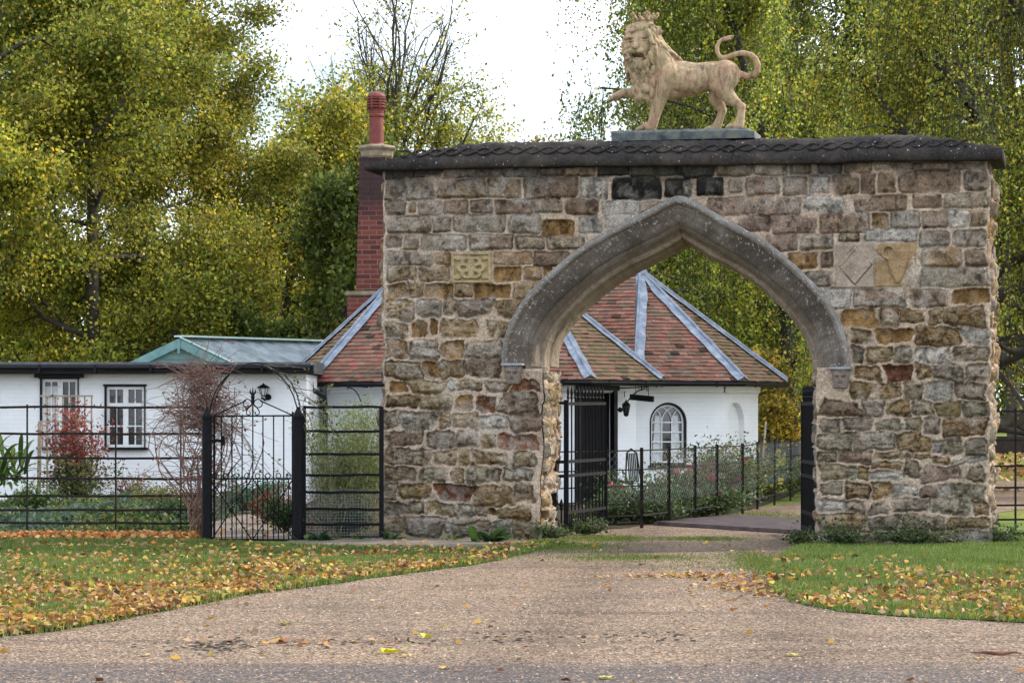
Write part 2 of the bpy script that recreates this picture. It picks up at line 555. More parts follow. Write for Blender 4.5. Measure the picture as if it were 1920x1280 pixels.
def m_gravel():
    k = NB('fine_gravel')
    co = k.coords('Object')
    v = k.n("ShaderNodeTexVoronoi"); v.inputs['Scale'].default_value = 62; k.l(co, v.inputs['Vector'])
    sp = k.n("ShaderNodeSeparateColor"); k.l(v.outputs['Color'], sp.inputs[0])
    c = k.ramp(sp.outputs[0], [(0.0, (0.022, 0.015, 0.010)), (0.22, (0.085, 0.060, 0.040)), (0.6, (0.21, 0.150, 0.098)), (0.85, (0.33, 0.24, 0.165)), (1.0, (0.47, 0.37, 0.28))])
    big = k.noise(0.55, 5, 0.6)
    mpn = k.n("ShaderNodeMapping"); mpn.inputs['Scale'].default_value = (0.22, 1.4, 1); mpn.inputs['Rotation'].default_value = (0, 0, 0.1); k.l(co, mpn.inputs[0])
    tr = k.noise(1.0, 5, 0.65, vec=mpn.outputs[0])
    c = k.mix(1.0, c, k.ramp(big, [(0.3, (0.80, 0.78, 0.78)), (0.65, (1.05, 1.0, 0.95))]), 'MULTIPLY')
    c = k.mix(1.0, c, k.ramp(tr, [(0.32, (0.68, 0.66, 0.68)), (0.5, (1, 1, 1))]), 'MULTIPLY')
    # churned dark line of soil across the mouth of the drive, and two soft wheel tracks leading to the arch
    s2 = k.n("ShaderNodeSeparateXYZ"); k.l(co, s2.inputs[0])
    def math_(op, a, b):
        m_ = k.n("ShaderNodeMath"); m_.operation = op
        for v_, i_ in ((a, 0), (b, 1)):
            if isinstance(v_, (int, float)): m_.inputs[i_].default_value = v_
            else: k.l(v_, m_.inputs[i_])
        return m_.outputs[0]
    wob = math_('MULTIPLY', math_('SUBTRACT', k.noise(.8, 4, .6), .5), 1.0)
    yy = math_('ADD', s2.outputs[1], wob)
    band = math_('ABSOLUTE', math_('SUBTRACT', yy, 17.75), 0.0)
    bf = k.ramp(band, [(0.0, 1.0), (0.16, 0.0)])
    bf = k.mix(1.0, bf, k.ramp(k.noise(5, 5, .75), [(0.42, 0.0), (0.6, 0.8)]), 'MULTIPLY')
    c = k.mix(bf, c, (0.05, 0.038, 0.028))
    xt = math_('SUBTRACT', math_('ADD', s2.outputs[0], wob), math_('MULTIPLY', math_('SUBTRACT', s2.outputs[1], 17.0), .10))
    for xc in (0.15, 1.85):
        tf = k.ramp(math_('ABSOLUTE', math_('SUBTRACT', xt, xc), 0.0), [(0.10, 0.85), (0.60, 0.0)])
        tf = k.mix(1.0, tf, k.ramp(k.noise(2.5, 5, .7), [(0.35, 0.2), (0.65, 1.0)]), 'MULTIPLY')
        c = k.mix(tf, c, k.mix(1.0, c, (0.50, 0.47, 0.47), 'MULTIPLY'))
    # mossy/dirty patches
    mo = k.ramp(k.noise(0.9, 6, 0.7), [(0.56, 0.0), (0.68, 0.65)])
    c = k.mix(mo, c, (0.09, 0.072, 0.042))
    # bluish shade across the near foreground, painted into the gravel colour
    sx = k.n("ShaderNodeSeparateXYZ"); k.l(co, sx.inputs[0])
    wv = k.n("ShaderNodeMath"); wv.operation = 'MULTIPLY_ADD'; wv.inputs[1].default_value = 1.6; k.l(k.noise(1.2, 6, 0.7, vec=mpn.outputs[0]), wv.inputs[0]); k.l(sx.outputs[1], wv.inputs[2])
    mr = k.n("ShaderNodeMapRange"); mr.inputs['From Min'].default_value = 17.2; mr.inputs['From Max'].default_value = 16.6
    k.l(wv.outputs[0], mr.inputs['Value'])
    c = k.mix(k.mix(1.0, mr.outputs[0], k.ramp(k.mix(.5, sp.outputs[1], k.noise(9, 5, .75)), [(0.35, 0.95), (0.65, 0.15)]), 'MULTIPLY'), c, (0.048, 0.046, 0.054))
    k.bump(k.mix(0.35, v.outputs['Distance'], k.noise(24, 4, .7)), 0.8, 0.012)
    k.b.inputs['Specular IOR Level'].default_value = 0.25
    return k.base(c, 0.88)


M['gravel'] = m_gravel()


def m_turf(name, a, b, leafamt=0.0, leafcol=(0.42, 0.25, 0.07)):
    k = NB(name)
    c = k.ramp(k.noise(1.1, 6, 0.7), [(0.35, a), (0.65, b)])
    c = k.mix(1.0, c, k.ramp(k.noise(70, 3, 0.8), [(0.3, 0.55), (0.7, 1.3)]), 'MULTIPLY')
    if leafamt:
        v = k.n("ShaderNodeTexVoronoi"); v.inputs['Scale'].default_value = 9; k.l(k.coords(), v.inputs['Vector'])
        lf = k.ramp(v.outputs['Distance'], [(0.26, 1.0), (0.34, 0.0)])
        band = k.ramp(k.noise(0.22, 5, 0.7), [(0.52 - leafamt * .2, 0.0), (0.60, 1.0)])
        c = k.mix(k.mix(1.0, lf, band, 'MULTIPLY'), c, leafcol)
    k.bump(k.noise(60, 4, 0.8), 0.6, 0.03)
    k.b.inputs['Specular IOR Level'].default_value = 0.1
    return k.base(c, 0.95)


M['park'] = m_turf('park_grass', (0.09, 0.14, 0.025), (0.17, 0.20, 0.05), 0.5)
M['turf'] = m_turf('lawn_turf', (0.045, 0.085, 0.012), (0.07, 0.13, 0.02))
M['soil'] = m_turf('garden_soil', (0.035, 0.028, 0.018), (0.075, 0.06, 0.035))
M['paving'] = simple('worn_paving', (0.10, 0.075, 0.055), (0.19, 0.145, 0.11), 2.5, 0.9, 0.4, 30)
M['concrete'] = simple('old_concrete', (0.085, 0.065, 0.045), (0.17, 0.135, 0.10), 3, 0.95, 0.4, 40)
M['gridmetal'] = simple('rusty_cattle_grid', (0.055, 0.04, 0.042), (0.13, 0.088, 0.082), 5, 0.5, 0.2, 30)
M['mudm'] = simple('dark_mud', (0.02, 0.016, 0.012), (0.07, 0.055, 0.04), 20, 0.95, 0.6, 60)

# ------------------------------------------------------------------ ground
def sheet(name, poly, z, mat, kind='structure', res=None):
    pts = [(p[0], p[1], z) for p in poly]
    o = meshobj(name, pts, [tuple(range(len(pts)))], mat)
    o['kind'] = kind
    return o


def wavy(poly, step=0.35, amp=0.06, seed=0):
    r = random.Random(seed); out = []
    for i in range(len(poly)):
        a = Vector(poly[i][:2]); b = Vector(poly[(i + 1) % len(poly)][:2])
        n = max(1, min(60, int((b - a).length / step)))
        nrm = Vector((-(b - a).y, (b - a).x)).normalized()
        for k in range(n):
            p = a.lerp(b, k / n)
            if k: p = p + nrm * r.uniform(-amp, amp)
            out.append((p.x, p.y))
    return out


gp = [(-1500, -60), (1500, -60), (1500, 2500), (-1500, 2500)]
sheet('ground', gp, 0.0, M['park'])


def g2(px, py):
    v = G(px, py); return (v.x, v.y)


LAWN_L = [g2(-260, 1225), g2(0, 1195), g2(110, 1184), g2(200, 1168), g2(340, 1140), g2(480, 1114), g2(600, 1098), g2(700, 1084), g2(800, 1072), g2(900, 1057), g2(960, 1045), g2(1010, 1032), g2(1060, 1022), g2(1040, 1016), g2(960, 1024), g2(880, 1031), g2(560, 1027), g2(380, 1018), g2(0, 1012), g2(-260, 1012)]
LAWN_R = [g2(1520, 1019), g2(1478, 1034), g2(1448, 1062), g2(1440, 1092), g2(1452, 1112), g2(1500, 1133), g2(1570, 1147), g2(1700, 1158), g2(1920, 1169), g2(2300, 1180), g2(2300, 1006), g2(1900, 1006), g2(1870, 1023), g2(1700, 1024), g2(1560, 1021)]
drive = [(-80, 3), (80, 3), (80, 27.5), (9, 29.0), (4.2, 31.0), (4.6, 33.5), (6.2, 38), (11, 46), (40, 52), (80, 52), (80, 68), (30, 66), (10, 58), (6.2, 48), (4.0, 42), (3.1, 38.5), (1.9, 36), (0.9, 34.0), (0.3, 31.6), (-2, 29.6), (-10, 29.4), (-80, 29.4)]
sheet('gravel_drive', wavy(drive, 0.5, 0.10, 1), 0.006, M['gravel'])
sheet('lawn', wavy(LAWN_L, 0.25, 0.05, 2), 0.014, M['turf'])
sheet('lawn', wavy(LAWN_R, 0.25, 0.05, 3), 0.014, M['turf'])
sheet('garden_soil', [(-14, 31.9), (-5.2, 31.9), (-5.2, 32.4), (-1.5, 32.3), (-1.4, 47), (-14, 47)], 0.010, M['soil'])
sheet('garden_soil', [(0.6, 33.6), (1.5, 34.7), (1.95, 36), (3.2, 38.7), (4.0, 42.0), (5.0, 47.0), (5.6, 50.0), (-1.3, 50), (-1.3, 33.0)], 0.010, M['soil'])
sheet('paved_path', [g2(385, 1012), g2(560, 1013), g2(540, 975), g2(470, 945), g2(330, 945), g2(380, 985)], 0.020, M['paving'])
sheet('concrete_path', wavy([g2(520, 1028), g2(545, 1016), g2(700, 1014), g2(720, 1010), g2(1000, 1018), g2(985, 1027), g2(900, 1034), g2(700, 1031)], 0.3, 0.03, 5), 0.030, M['concrete'])

# ------------------------------------------------------------------ the stone gateway
WA = math.radians(13)
WD = Vector((math.cos(WA), -math.sin(WA), 0)); WN = Vector((math.sin(WA), math.cos(WA), 0))   # along, into the wall
WO = Vector((330.0 / F * 31.4, 31.4, 0))
TH = 0.92
CA, SA = math.cos(WA), math.sin(WA)


def WP(u, z, d=0.0):
    return WO + WD * u + WN * d + Vector((0, 0, z))


def px2u(px, d=0.0):
    q = (px - 960.0) / F
    ox, oy = WO.x + WN.x * d, WO.y + WN.y * d
    return (ox - q * oy) / (-CA - q * SA)


def u2Y(u, d=0.0):
    return WO.y + WN.y * d - SA * u


def pxpy(u, z):
    Y = u2Y(u); Xx = WO.x + CA * u
    return 960 + F * Xx / Y, HZ - (z - EYE) * F / Y


def W2(px, py, d=0.0):
    u = px2u(px, d)
    return u, EYE + (HZ - py) * u2Y(u, d) / F


UL, UR = px2u(719), px2u(1856)
ZT = 4.62          # underside of the coping
UC = px2u(1270, -.1)    # centre of the arch

HALF_J = 1.70


def _trace(pts, org=(900, 340), sc=2.595, d=-.10):
    """outline of the hood traced against the wall plane, as (distance from the centre line, height) in metres"""
    out = []
    for x, y in pts:
        u, z = W2(org[0] + x / sc, org[1] + y / sc, d); out.append((abs(u - UC), z))
    out[0] = (0.0, out[0][1])
    return np.array(out)


SPR = _trace([(960, 78), (1000, 84), (1040, 104), (1120, 150), (1200, 200), (1300, 252), (1400, 312), (1500, 390), (1600, 486), (1680, 580), (1740, 680), (1775, 785), (1788, 850), (1792, 905)])
SPL = _trace([(960, 78), (930, 84), (895, 104), (800, 158), (700, 208), (620, 246), (500, 320), (400, 396), (300, 488), (220, 574), (165, 660), (128, 750), (114, 830), (112, 890)])


def arch_path(sp, n=230):
    """half of the outer curve, apex to spring, evenly sampled and smoothed, with inward normals"""
    d = np.r_[0, np.cumsum(np.hypot(np.diff(sp[:, 0]), np.diff(sp[:, 1])))]
    t = np.linspace(0, d[-1], n)
    x = np.interp(t, d, sp[:, 0]); z = np.interp(t, d, sp[:, 1])
    for _ in range(60):
        x[1:-1] = (x[:-2] + x[2:] + 2 * x[1:-1]) / 4; z[1:-1] = (z[:-2] + z[2:] + 2 * z[1:-1]) / 4
    tx = np.gradient(x); tz = np.gradient(z); L = np.hypot(tx, tz); tx /= L; tz /= L
    return x, z, tz, -tx           # inward normal = (tz, -tx): points to smaller x, smaller z


HALF = {1: arch_path(SPR), -1: arch_path(SPL)}
SPRZ = min(SPR[-1, 1], SPL[-1, 1])


def offs(sgn, s):
    """offset curve clipped at the centre line"""
    AX, AZ_, ANX, ANZ = HALF[sgn]
    x = AX + ANX * s; z = AZ_ + ANZ * s
    k = x > 0
    x = x[k]; z = z[k]
    z0 = z[0] + (z[0] - z[1]) / (x[1] - x[0] + 1e-9) * x[0]
    return np.r_[0, x], np.r_[z0, z]


_hr, _hl = offs(1, 0.05), offs(-1, 0.05)


def in_open(u, z):
    du = u - UC; ad = np.abs(du)
    zr = np.interp(ad, _hr[0], _hr[1], right=-1); zl = np.interp(ad, _hl[0], _hl[1], right=-1)
    zc = np.where(du > 0, zr, zl)
    return ((z < zc) & (z > SPRZ)) | ((z <= SPRZ) & (ad < HALF_J))


STC = {'g': (.225, .188, .150), 'b': (.190, .138, .100), 'o': (.25, .155, .070), 'r': (.17, .080, .048), 'k': (.016, .016, .015), 'l': (.34, .31, .275),
       't': (.245, .185, .115), 'p': (.215, .158, .128), 'm': (.07, .075, .045), 'd': (.045, .04, .037)}
MORT = (.42, .335, .26)

A_UL = """100,185,235,232,d 235,188,370,230,d 375,188,520,230,b 520,188,640,228,b 645,178,810,222,d 815,180,935,222,b 940,178,1070,222,b 1090,172,1225,220,k 1240,172,1350,225,m 1358,165,1450,218,m 1455,165,1526,215,k
110,245,330,330,g 348,245,568,322,b 580,238,730,322,b 750,232,990,322,b 1003,232,1130,322,l 1152,235,1375,328,k 1395,240,1512,315,k
112,340,200,402,g 222,345,248,392,t 265,342,365,400,g 378,338,485,395,b 503,338,602,390,b 620,335,785,397,b 793,335,922,392,b 938,332,1087,398,b 1110,340,1265,402,l 1282,342,1390,392,b
112,412,312,487,g 325,410,408,480,g 418,403,660,482,g 677,407,823,488,g 833,430,975,497,o 1000,405,1105,485,l 1115,405,1240,455,l
110,500,180,556,b 196,502,255,560,b 268,498,482,565,g 498,495,698,560,b 711,503,840,560,g 855,500,1025,560,g
112,575,325,635,g 335,578,408,630,g 605,575,785,632,g 792,575,960,635,b
120,645,245,708,t 262,643,402,708,t 608,643,730,705,o 740,645,825,705,g 833,643,875,690,o
118,722,207,785,o 215,715,278,780,t 290,722,415,783,o 425,722,505,777,t 515,722,682,780,o 695,715,812,785,t
108,795,238,885,t 245,792,370,878,g 375,788,435,870,t 438,785,605,873,g 618,792,735,875,t
112,895,205,965,t 222,893,295,960,o 312,888,342,950,o 355,882,535,965,t 575,888,612,965,t 620,890,700,968,t
105,975,208,1060,b 220,975,350,1065,g 355,977,477,1060,o 480,978,650,1065,g
115,1075,275,1158,t 288,1072,348,1152,o 357,1072,465,1155,t 473,1072,642,1145,b
122,1168,208,1220,o 220,1165,385,1225,t 393,1170,442,1215,l 445,1165,560,1215,t 573,1165,680,1215,t 695,1162,815,1215,r"""
A_LL = """135,308,318,382,t 325,312,520,400,t 537,318,637,412,o 655,312,760,410,r 780,295,1003,418,b
120,400,205,500,g 218,408,430,502,g 440,412,510,505,t 520,425,665,505,t 680,430,835,510,l 845,420,1025,518,b
120,515,345,600,b 368,522,530,608,g 540,515,665,612,g 675,535,765,610,t 780,530,1000,615,r
125,610,182,705,b 190,615,400,710,b 420,620,535,705,t 548,625,605,710,t 615,630,700,710,t 705,640,825,708,t 860,625,985,715,t
128,718,305,795,b 328,722,490,808,g 505,722,590,805,t 602,722,735,808,g 740,740,790,800,g 812,725,972,800,g
112,805,205,900,g 220,812,400,905,t 427,815,635,912,r 640,820,862,935,t 870,820,992,922,b
112,915,250,995,g 255,918,350,990,g 368,925,520,992,t 545,925,630,1000,g 645,942,710,1002,g 715,942,770,985,o 775,945,970,1022,t
112,1005,240,1100,g 240,1010,470,1120,b 470,1020,520,1090,g 520,1035,720,1115,b 725,1030,860,1110,g 865,1028,1010,1130,t"""
A_UR = """0,165,148,228,k 163,160,320,222,b 330,155,480,218,g 495,162,590,212,b 622,165,735,212,d 750,160,870,210,b 885,160,1060,195,g 1062,165,1235,200,b 1240,160,1410,192,g
0,240,38,312,g 65,235,188,312,k 216,240,275,300,g 293,232,445,312,b 462,230,570,312,b 583,225,678,302,l 697,222,815,305,b 826,215,888,305,b 905,212,980,300,b 1000,205,1280,298,b 1298,200,1408,290,g
118,328,325,400,p 340,325,545,400,p 565,318,745,390,l 795,320,1032,380,b 1062,308,1195,368,b 1212,305,1412,368,g
258,408,400,475,p 410,408,615,485,p 633,400,863,482,b 880,397,945,460,o 963,385,1088,465,g 1107,385,1220,462,b 1228,385,1320,462,l 1330,380,1405,455,b
380,495,530,565,p 550,495,692,560,g 718,490,815,520,t 840,470,1078,522,l 1088,480,1228,548,g 1248,475,1408,545,g
490,578,620,648,b 640,578,690,645,b 1098,558,1290,640,g 1312,560,1410,640,b
565,665,690,735,g 1098,650,1410,730,g
620,745,775,830,l 787,745,1030,825,b 1057,745,1222,822,b 1245,745,1300,808,o 1308,745,1405,808,o
735,838,893,912,o 903,838,1000,918,t 1003,835,1115,900,t 1140,832,1207,908,t 1215,825,1388,912,t
778,928,870,995,t 890,925,1065,990,o 1078,920,1280,1000,t 1290,920,1410,1000,l
775,1010,838,1085,g 848,1008,970,1085,t 980,1008,1060,1085,g 1075,1008,1235,1082,l 1245,1010,1408,1080,g
795,1095,910,1165,g 932,1094,1060,1168,r 1075,1092,1137,1160,t 1147,1090,1285,1165,g 1298,1092,1405,1165,g
775,1175,885,1245,t 895,1175,1000,1245,t 1018,1175,1105,1255,g 1120,1172,1240,1258,l 1250,1175,1408,1250,g"""
A_LR = """175,335,410,420,b 425,330,545,425,g 565,340,690,420,g 700,345,820,420,g 832,350,980,430,t 985,345,1140,430,g
178,435,290,525,g 315,435,470,512,g 495,445,630,510,g 655,435,755,510,g 770,435,855,520,g 870,440,1130,535,t
175,530,365,622,g 370,520,600,620,g 612,520,750,630,t 755,540,805,620,g 815,555,870,630,l 875,545,985,640,g 1010,555,1130,660,g
170,632,270,695,g 280,630,475,700,b 485,630,640,680,t 650,640,810,665,t 815,650,920,690,g 925,670,1130,705,l
175,710,385,800,g 392,720,460,800,t 470,695,640,735,t 470,745,650,800,l 655,680,755,770,g 765,712,980,800,p 1025,725,1105,795,g
180,810,300,880,g 318,815,458,900,t 475,815,590,895,g 600,815,655,895,l 660,820,740,890,l 750,830,840,895,p 850,820,920,895,l 930,820,1130,900,g
165,905,310,975,l 318,915,430,975,g 460,920,575,985,g 590,905,785,975,g 795,900,1030,980,g 1040,910,1135,990,t
168,988,430,1070,g 440,1000,640,1082,g 655,995,885,1080,g 905,1000,1140,1075,t
172,1085,310,1170,l 315,1090,495,1160,t 500,1095,635,1150,g 640,1092,830,1140,g 840,1088,1000,1150,g 1005,1085,1140,1150,l"""


def parse(s, ox, oy, sc):
    out = []
    for tk in s.split():
        a = tk.split(',')
        x0, y0, x1, y1 = [float(v) for v in a[:4]]
        out.append((ox + x0 / sc, oy + y0 / sc, ox + x1 / sc, oy + y1 / sc, a[4]))
    return out


ST = parse(A_UL, 680, 240, 2.461) + parse(A_LL, 680, 640, 3.048) + parse(A_UR, 1280, 240, 2.461) + parse(A_LR, 1480, 640, 3.048)
# fill-in stones above the arch's shoulders where the joints run behind the moulding
STM = []
for (x0, y0, x1, y1, c) in ST:
    (u0, z1), (u1, z0) = W2(x0, y0), W2(x1, y1)
    STM.append((u0, z0, u1, z1, c))


def stone_field(U, Zg, stones, seed=0, erode_z=2.9):
    """height (outwards) and colour over a grid of metres, from a list of stones"""
    rg = np.random.default_rng(seed)
    sh = U.shape
    wu = (fbm(U * 5 + 3, Zg * 5 + seed, 3) - .5) * .085 + (fbm(U * 22, Zg * 22 + 7, 3) - .5) * .038
    wz = (fbm(U * 5 + 31, Zg * 5 + 11 + seed, 3) - .5) * .085 + (fbm(U * 22 + 5, Zg * 22 + 3, 3) - .5) * .038
    am = .45 + .55 * sstep(3.2, 2.6, Zg)
    u = U + wu * am; z = Zg + wz * am
    n1 = fbm(U * 9, Zg * 9, 5, .6); n2 = fbm(U * 30, Zg * 30, 4, .6); n3 = fbm(U * 2.2 + 5, Zg * 2.2, 4)
    n4 = fbm(U * 14 + 9, Zg * 26, 4, .65)
    H = 0.002 + 0.030 * n1 + .016 * n2 + .03 * sstep(.48, .62, n3)
    mc = np.array(MORT)
    C = mc[None, None, :] * (0.56 + 0.78 * n2 + .34 * n1)[..., None]
    C = C * (1 - .25 * sstep(.5, .7, n3))[..., None]
    big = sstep(.50, .72, fbm(U * 1.3 + 40, Zg * 1.3, 4))       # creamy limewash patches
    for (u0, z0, u1, z1, c) in stones:
        m = 0.05
        ok = (U[0] > u0 - m) & (U[0] < u1 + m); okz = (Zg[:, 0] > z0 - m) & (Zg[:, 0] < z1 + m)
        if not ok.any() or not okz.any(): continue
        i0, i1 = np.where(ok)[0][[0, -1]]; j0, j1 = np.where(okz)[0][[0, -1]]
        sl = (slice(j0, j1 + 1), slice(i0, i1 + 1))
        uu = u[sl]; zz = z[sl]
        cu, cz = (u0 + u1) / 2, (z0 + z1) / 2
        a = rg.normal(0, .045 if cz < 2.9 else .015); tp1, tp2 = rg.normal(0, .10 if cz < 2.9 else .035, 2)
        gr_ = .009 if cz > 2.9 else .005
        hx = (u1 - u0) / 2 + rg.normal(gr_, .004); hz = (z1 - z0) / 2 + rg.normal(gr_, .003)
        xx = uu - cu; yy = zz - cz + a * (uu - cu)
        r = min(hx, hz) * rg.uniform(.22, .55) if c in 'tog' else min(hx, hz) * .28
        qx = np.abs(xx) - hx * (1 + tp1 * yy / hz) + r; qy = np.abs(yy) - hz * (1 + tp2 * xx / hx) + r
        sd = -(np.hypot(np.maximum(qx, 0), np.maximum(qy, 0)) + np.minimum(np.maximum(qx, qy), 0) - r)
        rough = fbm(U[sl] * 11 + rg.random() * 50, Zg[sl] * 11, 5, .62); fine = n2[sl]
        lift = {'g': .050, 'b': .045, 'p': .040, 'l': .030, 'k': .050, 'm': .045, 'd': .03, 't': .045, 'o': .010, 'r': .008}[c] * rg.uniform(.5, 1.5)
        low = cz < erode_z and c in 'gtbl'
        edge = rg.uniform(.022, .05) * (1.5 if low else 1)
        h = sstep(0, edge, sd) * lift
        h = h * (0.6 + .8 * rough) + (fine - .5) * .012
        if c == 't' or low:       # weathered: scooped, pitted, undercut beds
            amp = rg.uniform(.01, .055) if c == 't' else rg.uniform(0, .035)
            h = h - amp * sstep(.45, .75, rough) - rg.uniform(0, .03) * sstep(.0, -hz, yy) * (c == 't')
            h = h - .018 * sstep(.56, .66, n4[sl])
        if c in 'or':
            h = -sstep(-.004, .03, sd) * rg.uniform(.03, .06) + (rough - .5) * .06 + .01
        tiltx = rg.normal(0, .05); tiltz = rg.normal(.02, .05)
        h = h + (xx * tiltx + yy * tiltz) * sstep(0, .03, sd)
        cov = sstep(-.004, .006, sd)
        base = np.array(STC[c]) * rg.uniform(.80, 1.22)
        if c in 'gbt' and rg.random() < .35:
            base = base * .6 + np.array(STC['t' if rg.random() < .5 else 'p']) * .4
        if c in 'gb' and rg.random() < .12 and cz < 3.6:
            base = base * .5 + np.array((.30, .17, .06)) * .5
        col = base[None, None, :] * (0.24 + 1.52 * rough)[..., None]
        if c == 'k':
            lo = sstep(.0, hz, -yy + hz * .1)
            col = col * 1.0 + np.array((.10, .09, .08)) * (sstep(.5, .7, rough) * .8)[..., None]
        # iron-brown and ochre flecks
        if c in 'to':
            fl = sstep(.52, .68, n4[sl]); col = col * (1 - fl * .6)[..., None] + np.array((.26, .13, .045)) * (fl * .5)[..., None]
        if c in 'gl' or (c in 'btp' and rg.random() < .5):
            li = sstep(.54, .66, fbm(U[sl] * 7 + rg.random() * 9, Zg[sl] * 7, 5, .7)) * rg.uniform(.1, .65)
            col = col * (1 - li)[..., None] + np.array((.40, .38, .34)) * (li)[..., None]
        if c in 'gt' and cz < 1.9 and rg.random() < .5:   # greenish algae
            col = col * np.array((.97, 1.0, .92))
        # dark spalls
        dk = sstep(.56, .70, fbm(U[sl] * 17 + 3, Zg[sl] * 13 + rg.random() * 5, 4, .6)) * .6
        col = col * (1 - dk)[..., None]
        smear = sstep(.62, .70, fbm(U[sl] * 4 + 70, Zg[sl] * 4 + 3, 4)) * (.8 if c not in 'ork' else .0)   # mortar buttered over the arris
        cov2 = cov * (1 - smear * sstep(.05, .0, sd))
        H[sl] = H[sl] * (1 - cov2) + np.maximum(h, -.07) * cov2 + np.where(cov2 > .5, 0.006, 0)
        C[sl] = C[sl] * (1 - cov2)[..., None] + col * cov2[..., None]
    wh = big * .38 * sstep(.40, .6, n1)
    C = C * (1 - wh)[..., None] + np.array((.50, .47, .43)) * wh[..., None]
    # damp green-grey foot and soot beneath the coping
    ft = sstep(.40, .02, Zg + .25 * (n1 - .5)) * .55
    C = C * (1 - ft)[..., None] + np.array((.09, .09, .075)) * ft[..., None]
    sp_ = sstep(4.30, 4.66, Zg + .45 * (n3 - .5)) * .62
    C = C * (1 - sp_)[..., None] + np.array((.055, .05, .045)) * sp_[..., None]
    # weather stain spilling over the middle, right of the apex
    st = sstep(1.05, .2, np.abs(U - UC - .05)) * sstep(3.95, 4.7, Zg + .5 * (n1 - .5)) * .6
    C = C * (1 - st)[..., None] + np.array((.03, .03, .027)) * st[..., None]
    return H, C * np.array((1.03, 1.0, .945))


def random_courses(L, z0, z1, seed):
    r = random.Random(seed); out = []; z = z0
    codes = 'gggbbttttool'
    while z < z1:
        h = r.uniform(.17, .30); u = r.uniform(-.25, 0)
        while u < L:
            w = r.uniform(.18, .62)
            out.append((u + .012, z + .012, u + w - .012, min(z + h - .012, z1), r.choice(codes)))
            u += w
        z += h
    return out


def panel(name, org, ud, nd, L, z0, z1, stones, step, parent, mat, seed=0, hole=None, fade=(1, 1), lean=None):
    """stone panel: org + ud*u, facing nd (outwards)"""
    nu = max(2, int(L / step) + 1); nzz = max(2, int((z1 - z0) / step) + 1)
    us = np.linspace(0, L, nu); zs = np.linspace(z0, z1, nzz)
    U, Zg = np.meshgrid(us, zs)
    off = lean[0] if lean else 0
    H, C = stone_field(U + off, Zg, stones, seed)
    f = np.ones_like(U)
    R = .035
    if fade[0]: f = f * sstep(0, R, U)
    if fade[1]: f = f * sstep(L, L - R, U)
    H = H * f
    # uneven quoins: both panels meeting at a corner share this wobble of the corner line
    V = np.empty(U.shape + (3,))
    o = np.array(org); ud_ = np.array(ud); nd_ = np.array(nd)
    V[:] = o + U[..., None] * ud_ + H[..., None] * nd_
    V[..., 2] += Zg
    idx = np.arange(nu * nzz).reshape(nzz, nu)
    q = np.stack([idx[:-1, :-1], idx[:-1, 1:], idx[1:, 1:], idx[1:, :-1]], -1).reshape(-1, 4)
    if hole is not None:
        uc = (U[:-1, :-1] + U[1:, 1:]) / 2 + off; zc = (Zg[:-1, :-1] + Zg[1:, 1:]) / 2
        q = q[~hole(uc, zc).ravel()]
    return V.reshape(-1, 3), q, C.reshape(-1, 3)


gate_root = thing('stone_archway', 'weathered rubble stone gateway wall with a pointed arch over the gravel drive', 'gateway', tuple(WP((UL + UR) / 2, 0, TH / 2)))

PAN = []
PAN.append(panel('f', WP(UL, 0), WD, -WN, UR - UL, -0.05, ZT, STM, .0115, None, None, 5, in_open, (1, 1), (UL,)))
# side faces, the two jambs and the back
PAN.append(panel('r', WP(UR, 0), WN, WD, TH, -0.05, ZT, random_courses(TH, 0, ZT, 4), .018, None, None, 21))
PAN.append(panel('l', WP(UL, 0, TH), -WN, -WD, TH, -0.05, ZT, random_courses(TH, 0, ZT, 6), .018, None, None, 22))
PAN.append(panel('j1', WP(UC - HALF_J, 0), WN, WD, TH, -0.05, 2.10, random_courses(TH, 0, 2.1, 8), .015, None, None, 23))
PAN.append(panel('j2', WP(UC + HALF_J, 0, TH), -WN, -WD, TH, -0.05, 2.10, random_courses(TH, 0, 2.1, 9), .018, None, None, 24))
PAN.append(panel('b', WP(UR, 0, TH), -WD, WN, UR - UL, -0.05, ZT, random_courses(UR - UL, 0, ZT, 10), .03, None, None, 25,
                 lambda u, z: in_open(UR - (u - 0) , z), (1, 1), (0,)))
VV = []; QQ = []; CC = []; b = 0
for V, q, C in PAN:
    VV.append(V); QQ.append(q + b); CC.append(C); b += len(V)
VV = np.vstack(VV)
# corner lines wander a little: push every vertex by a smooth noise of height
loc = (VV - np.array(WO)) @ np.array([[CA, SA, 0], [-SA, CA, 0], [0, 0, 1]])
u_, z_ = loc[:, 0], loc[:, 2]
for edge, seed, amp in ((UL, 3, .045), (UR, 9, .050), (UC - HALF_J, 14, .045), (UC + HALF_J, 19, .040)):
    w = sstep(.40, 0, np.abs(u_ - edge)) * ((fbm(z_ * 3.3 + seed, z_ * 0 + seed, 3) - .5) * 2 * amp + (fbm(z_ * 13 + seed, z_ * 0 + 2, 2) - .5) * .025)
    if edge in (UC - HALF_J, UC + HALF_J): w = w * sstep(2.15, 1.95, z_)
    VV += (w[:, None]) * np.array(WD)
VV -= (sstep(.5, .0, z_) * .03 * (loc[:, 1] < .3))[:, None] * np.array(WN)     # foot spreads
meshobj('masonry', VV, np.vstack(QQ), M['stone_v'], gate_root, np.vstack(CC), smooth=True)

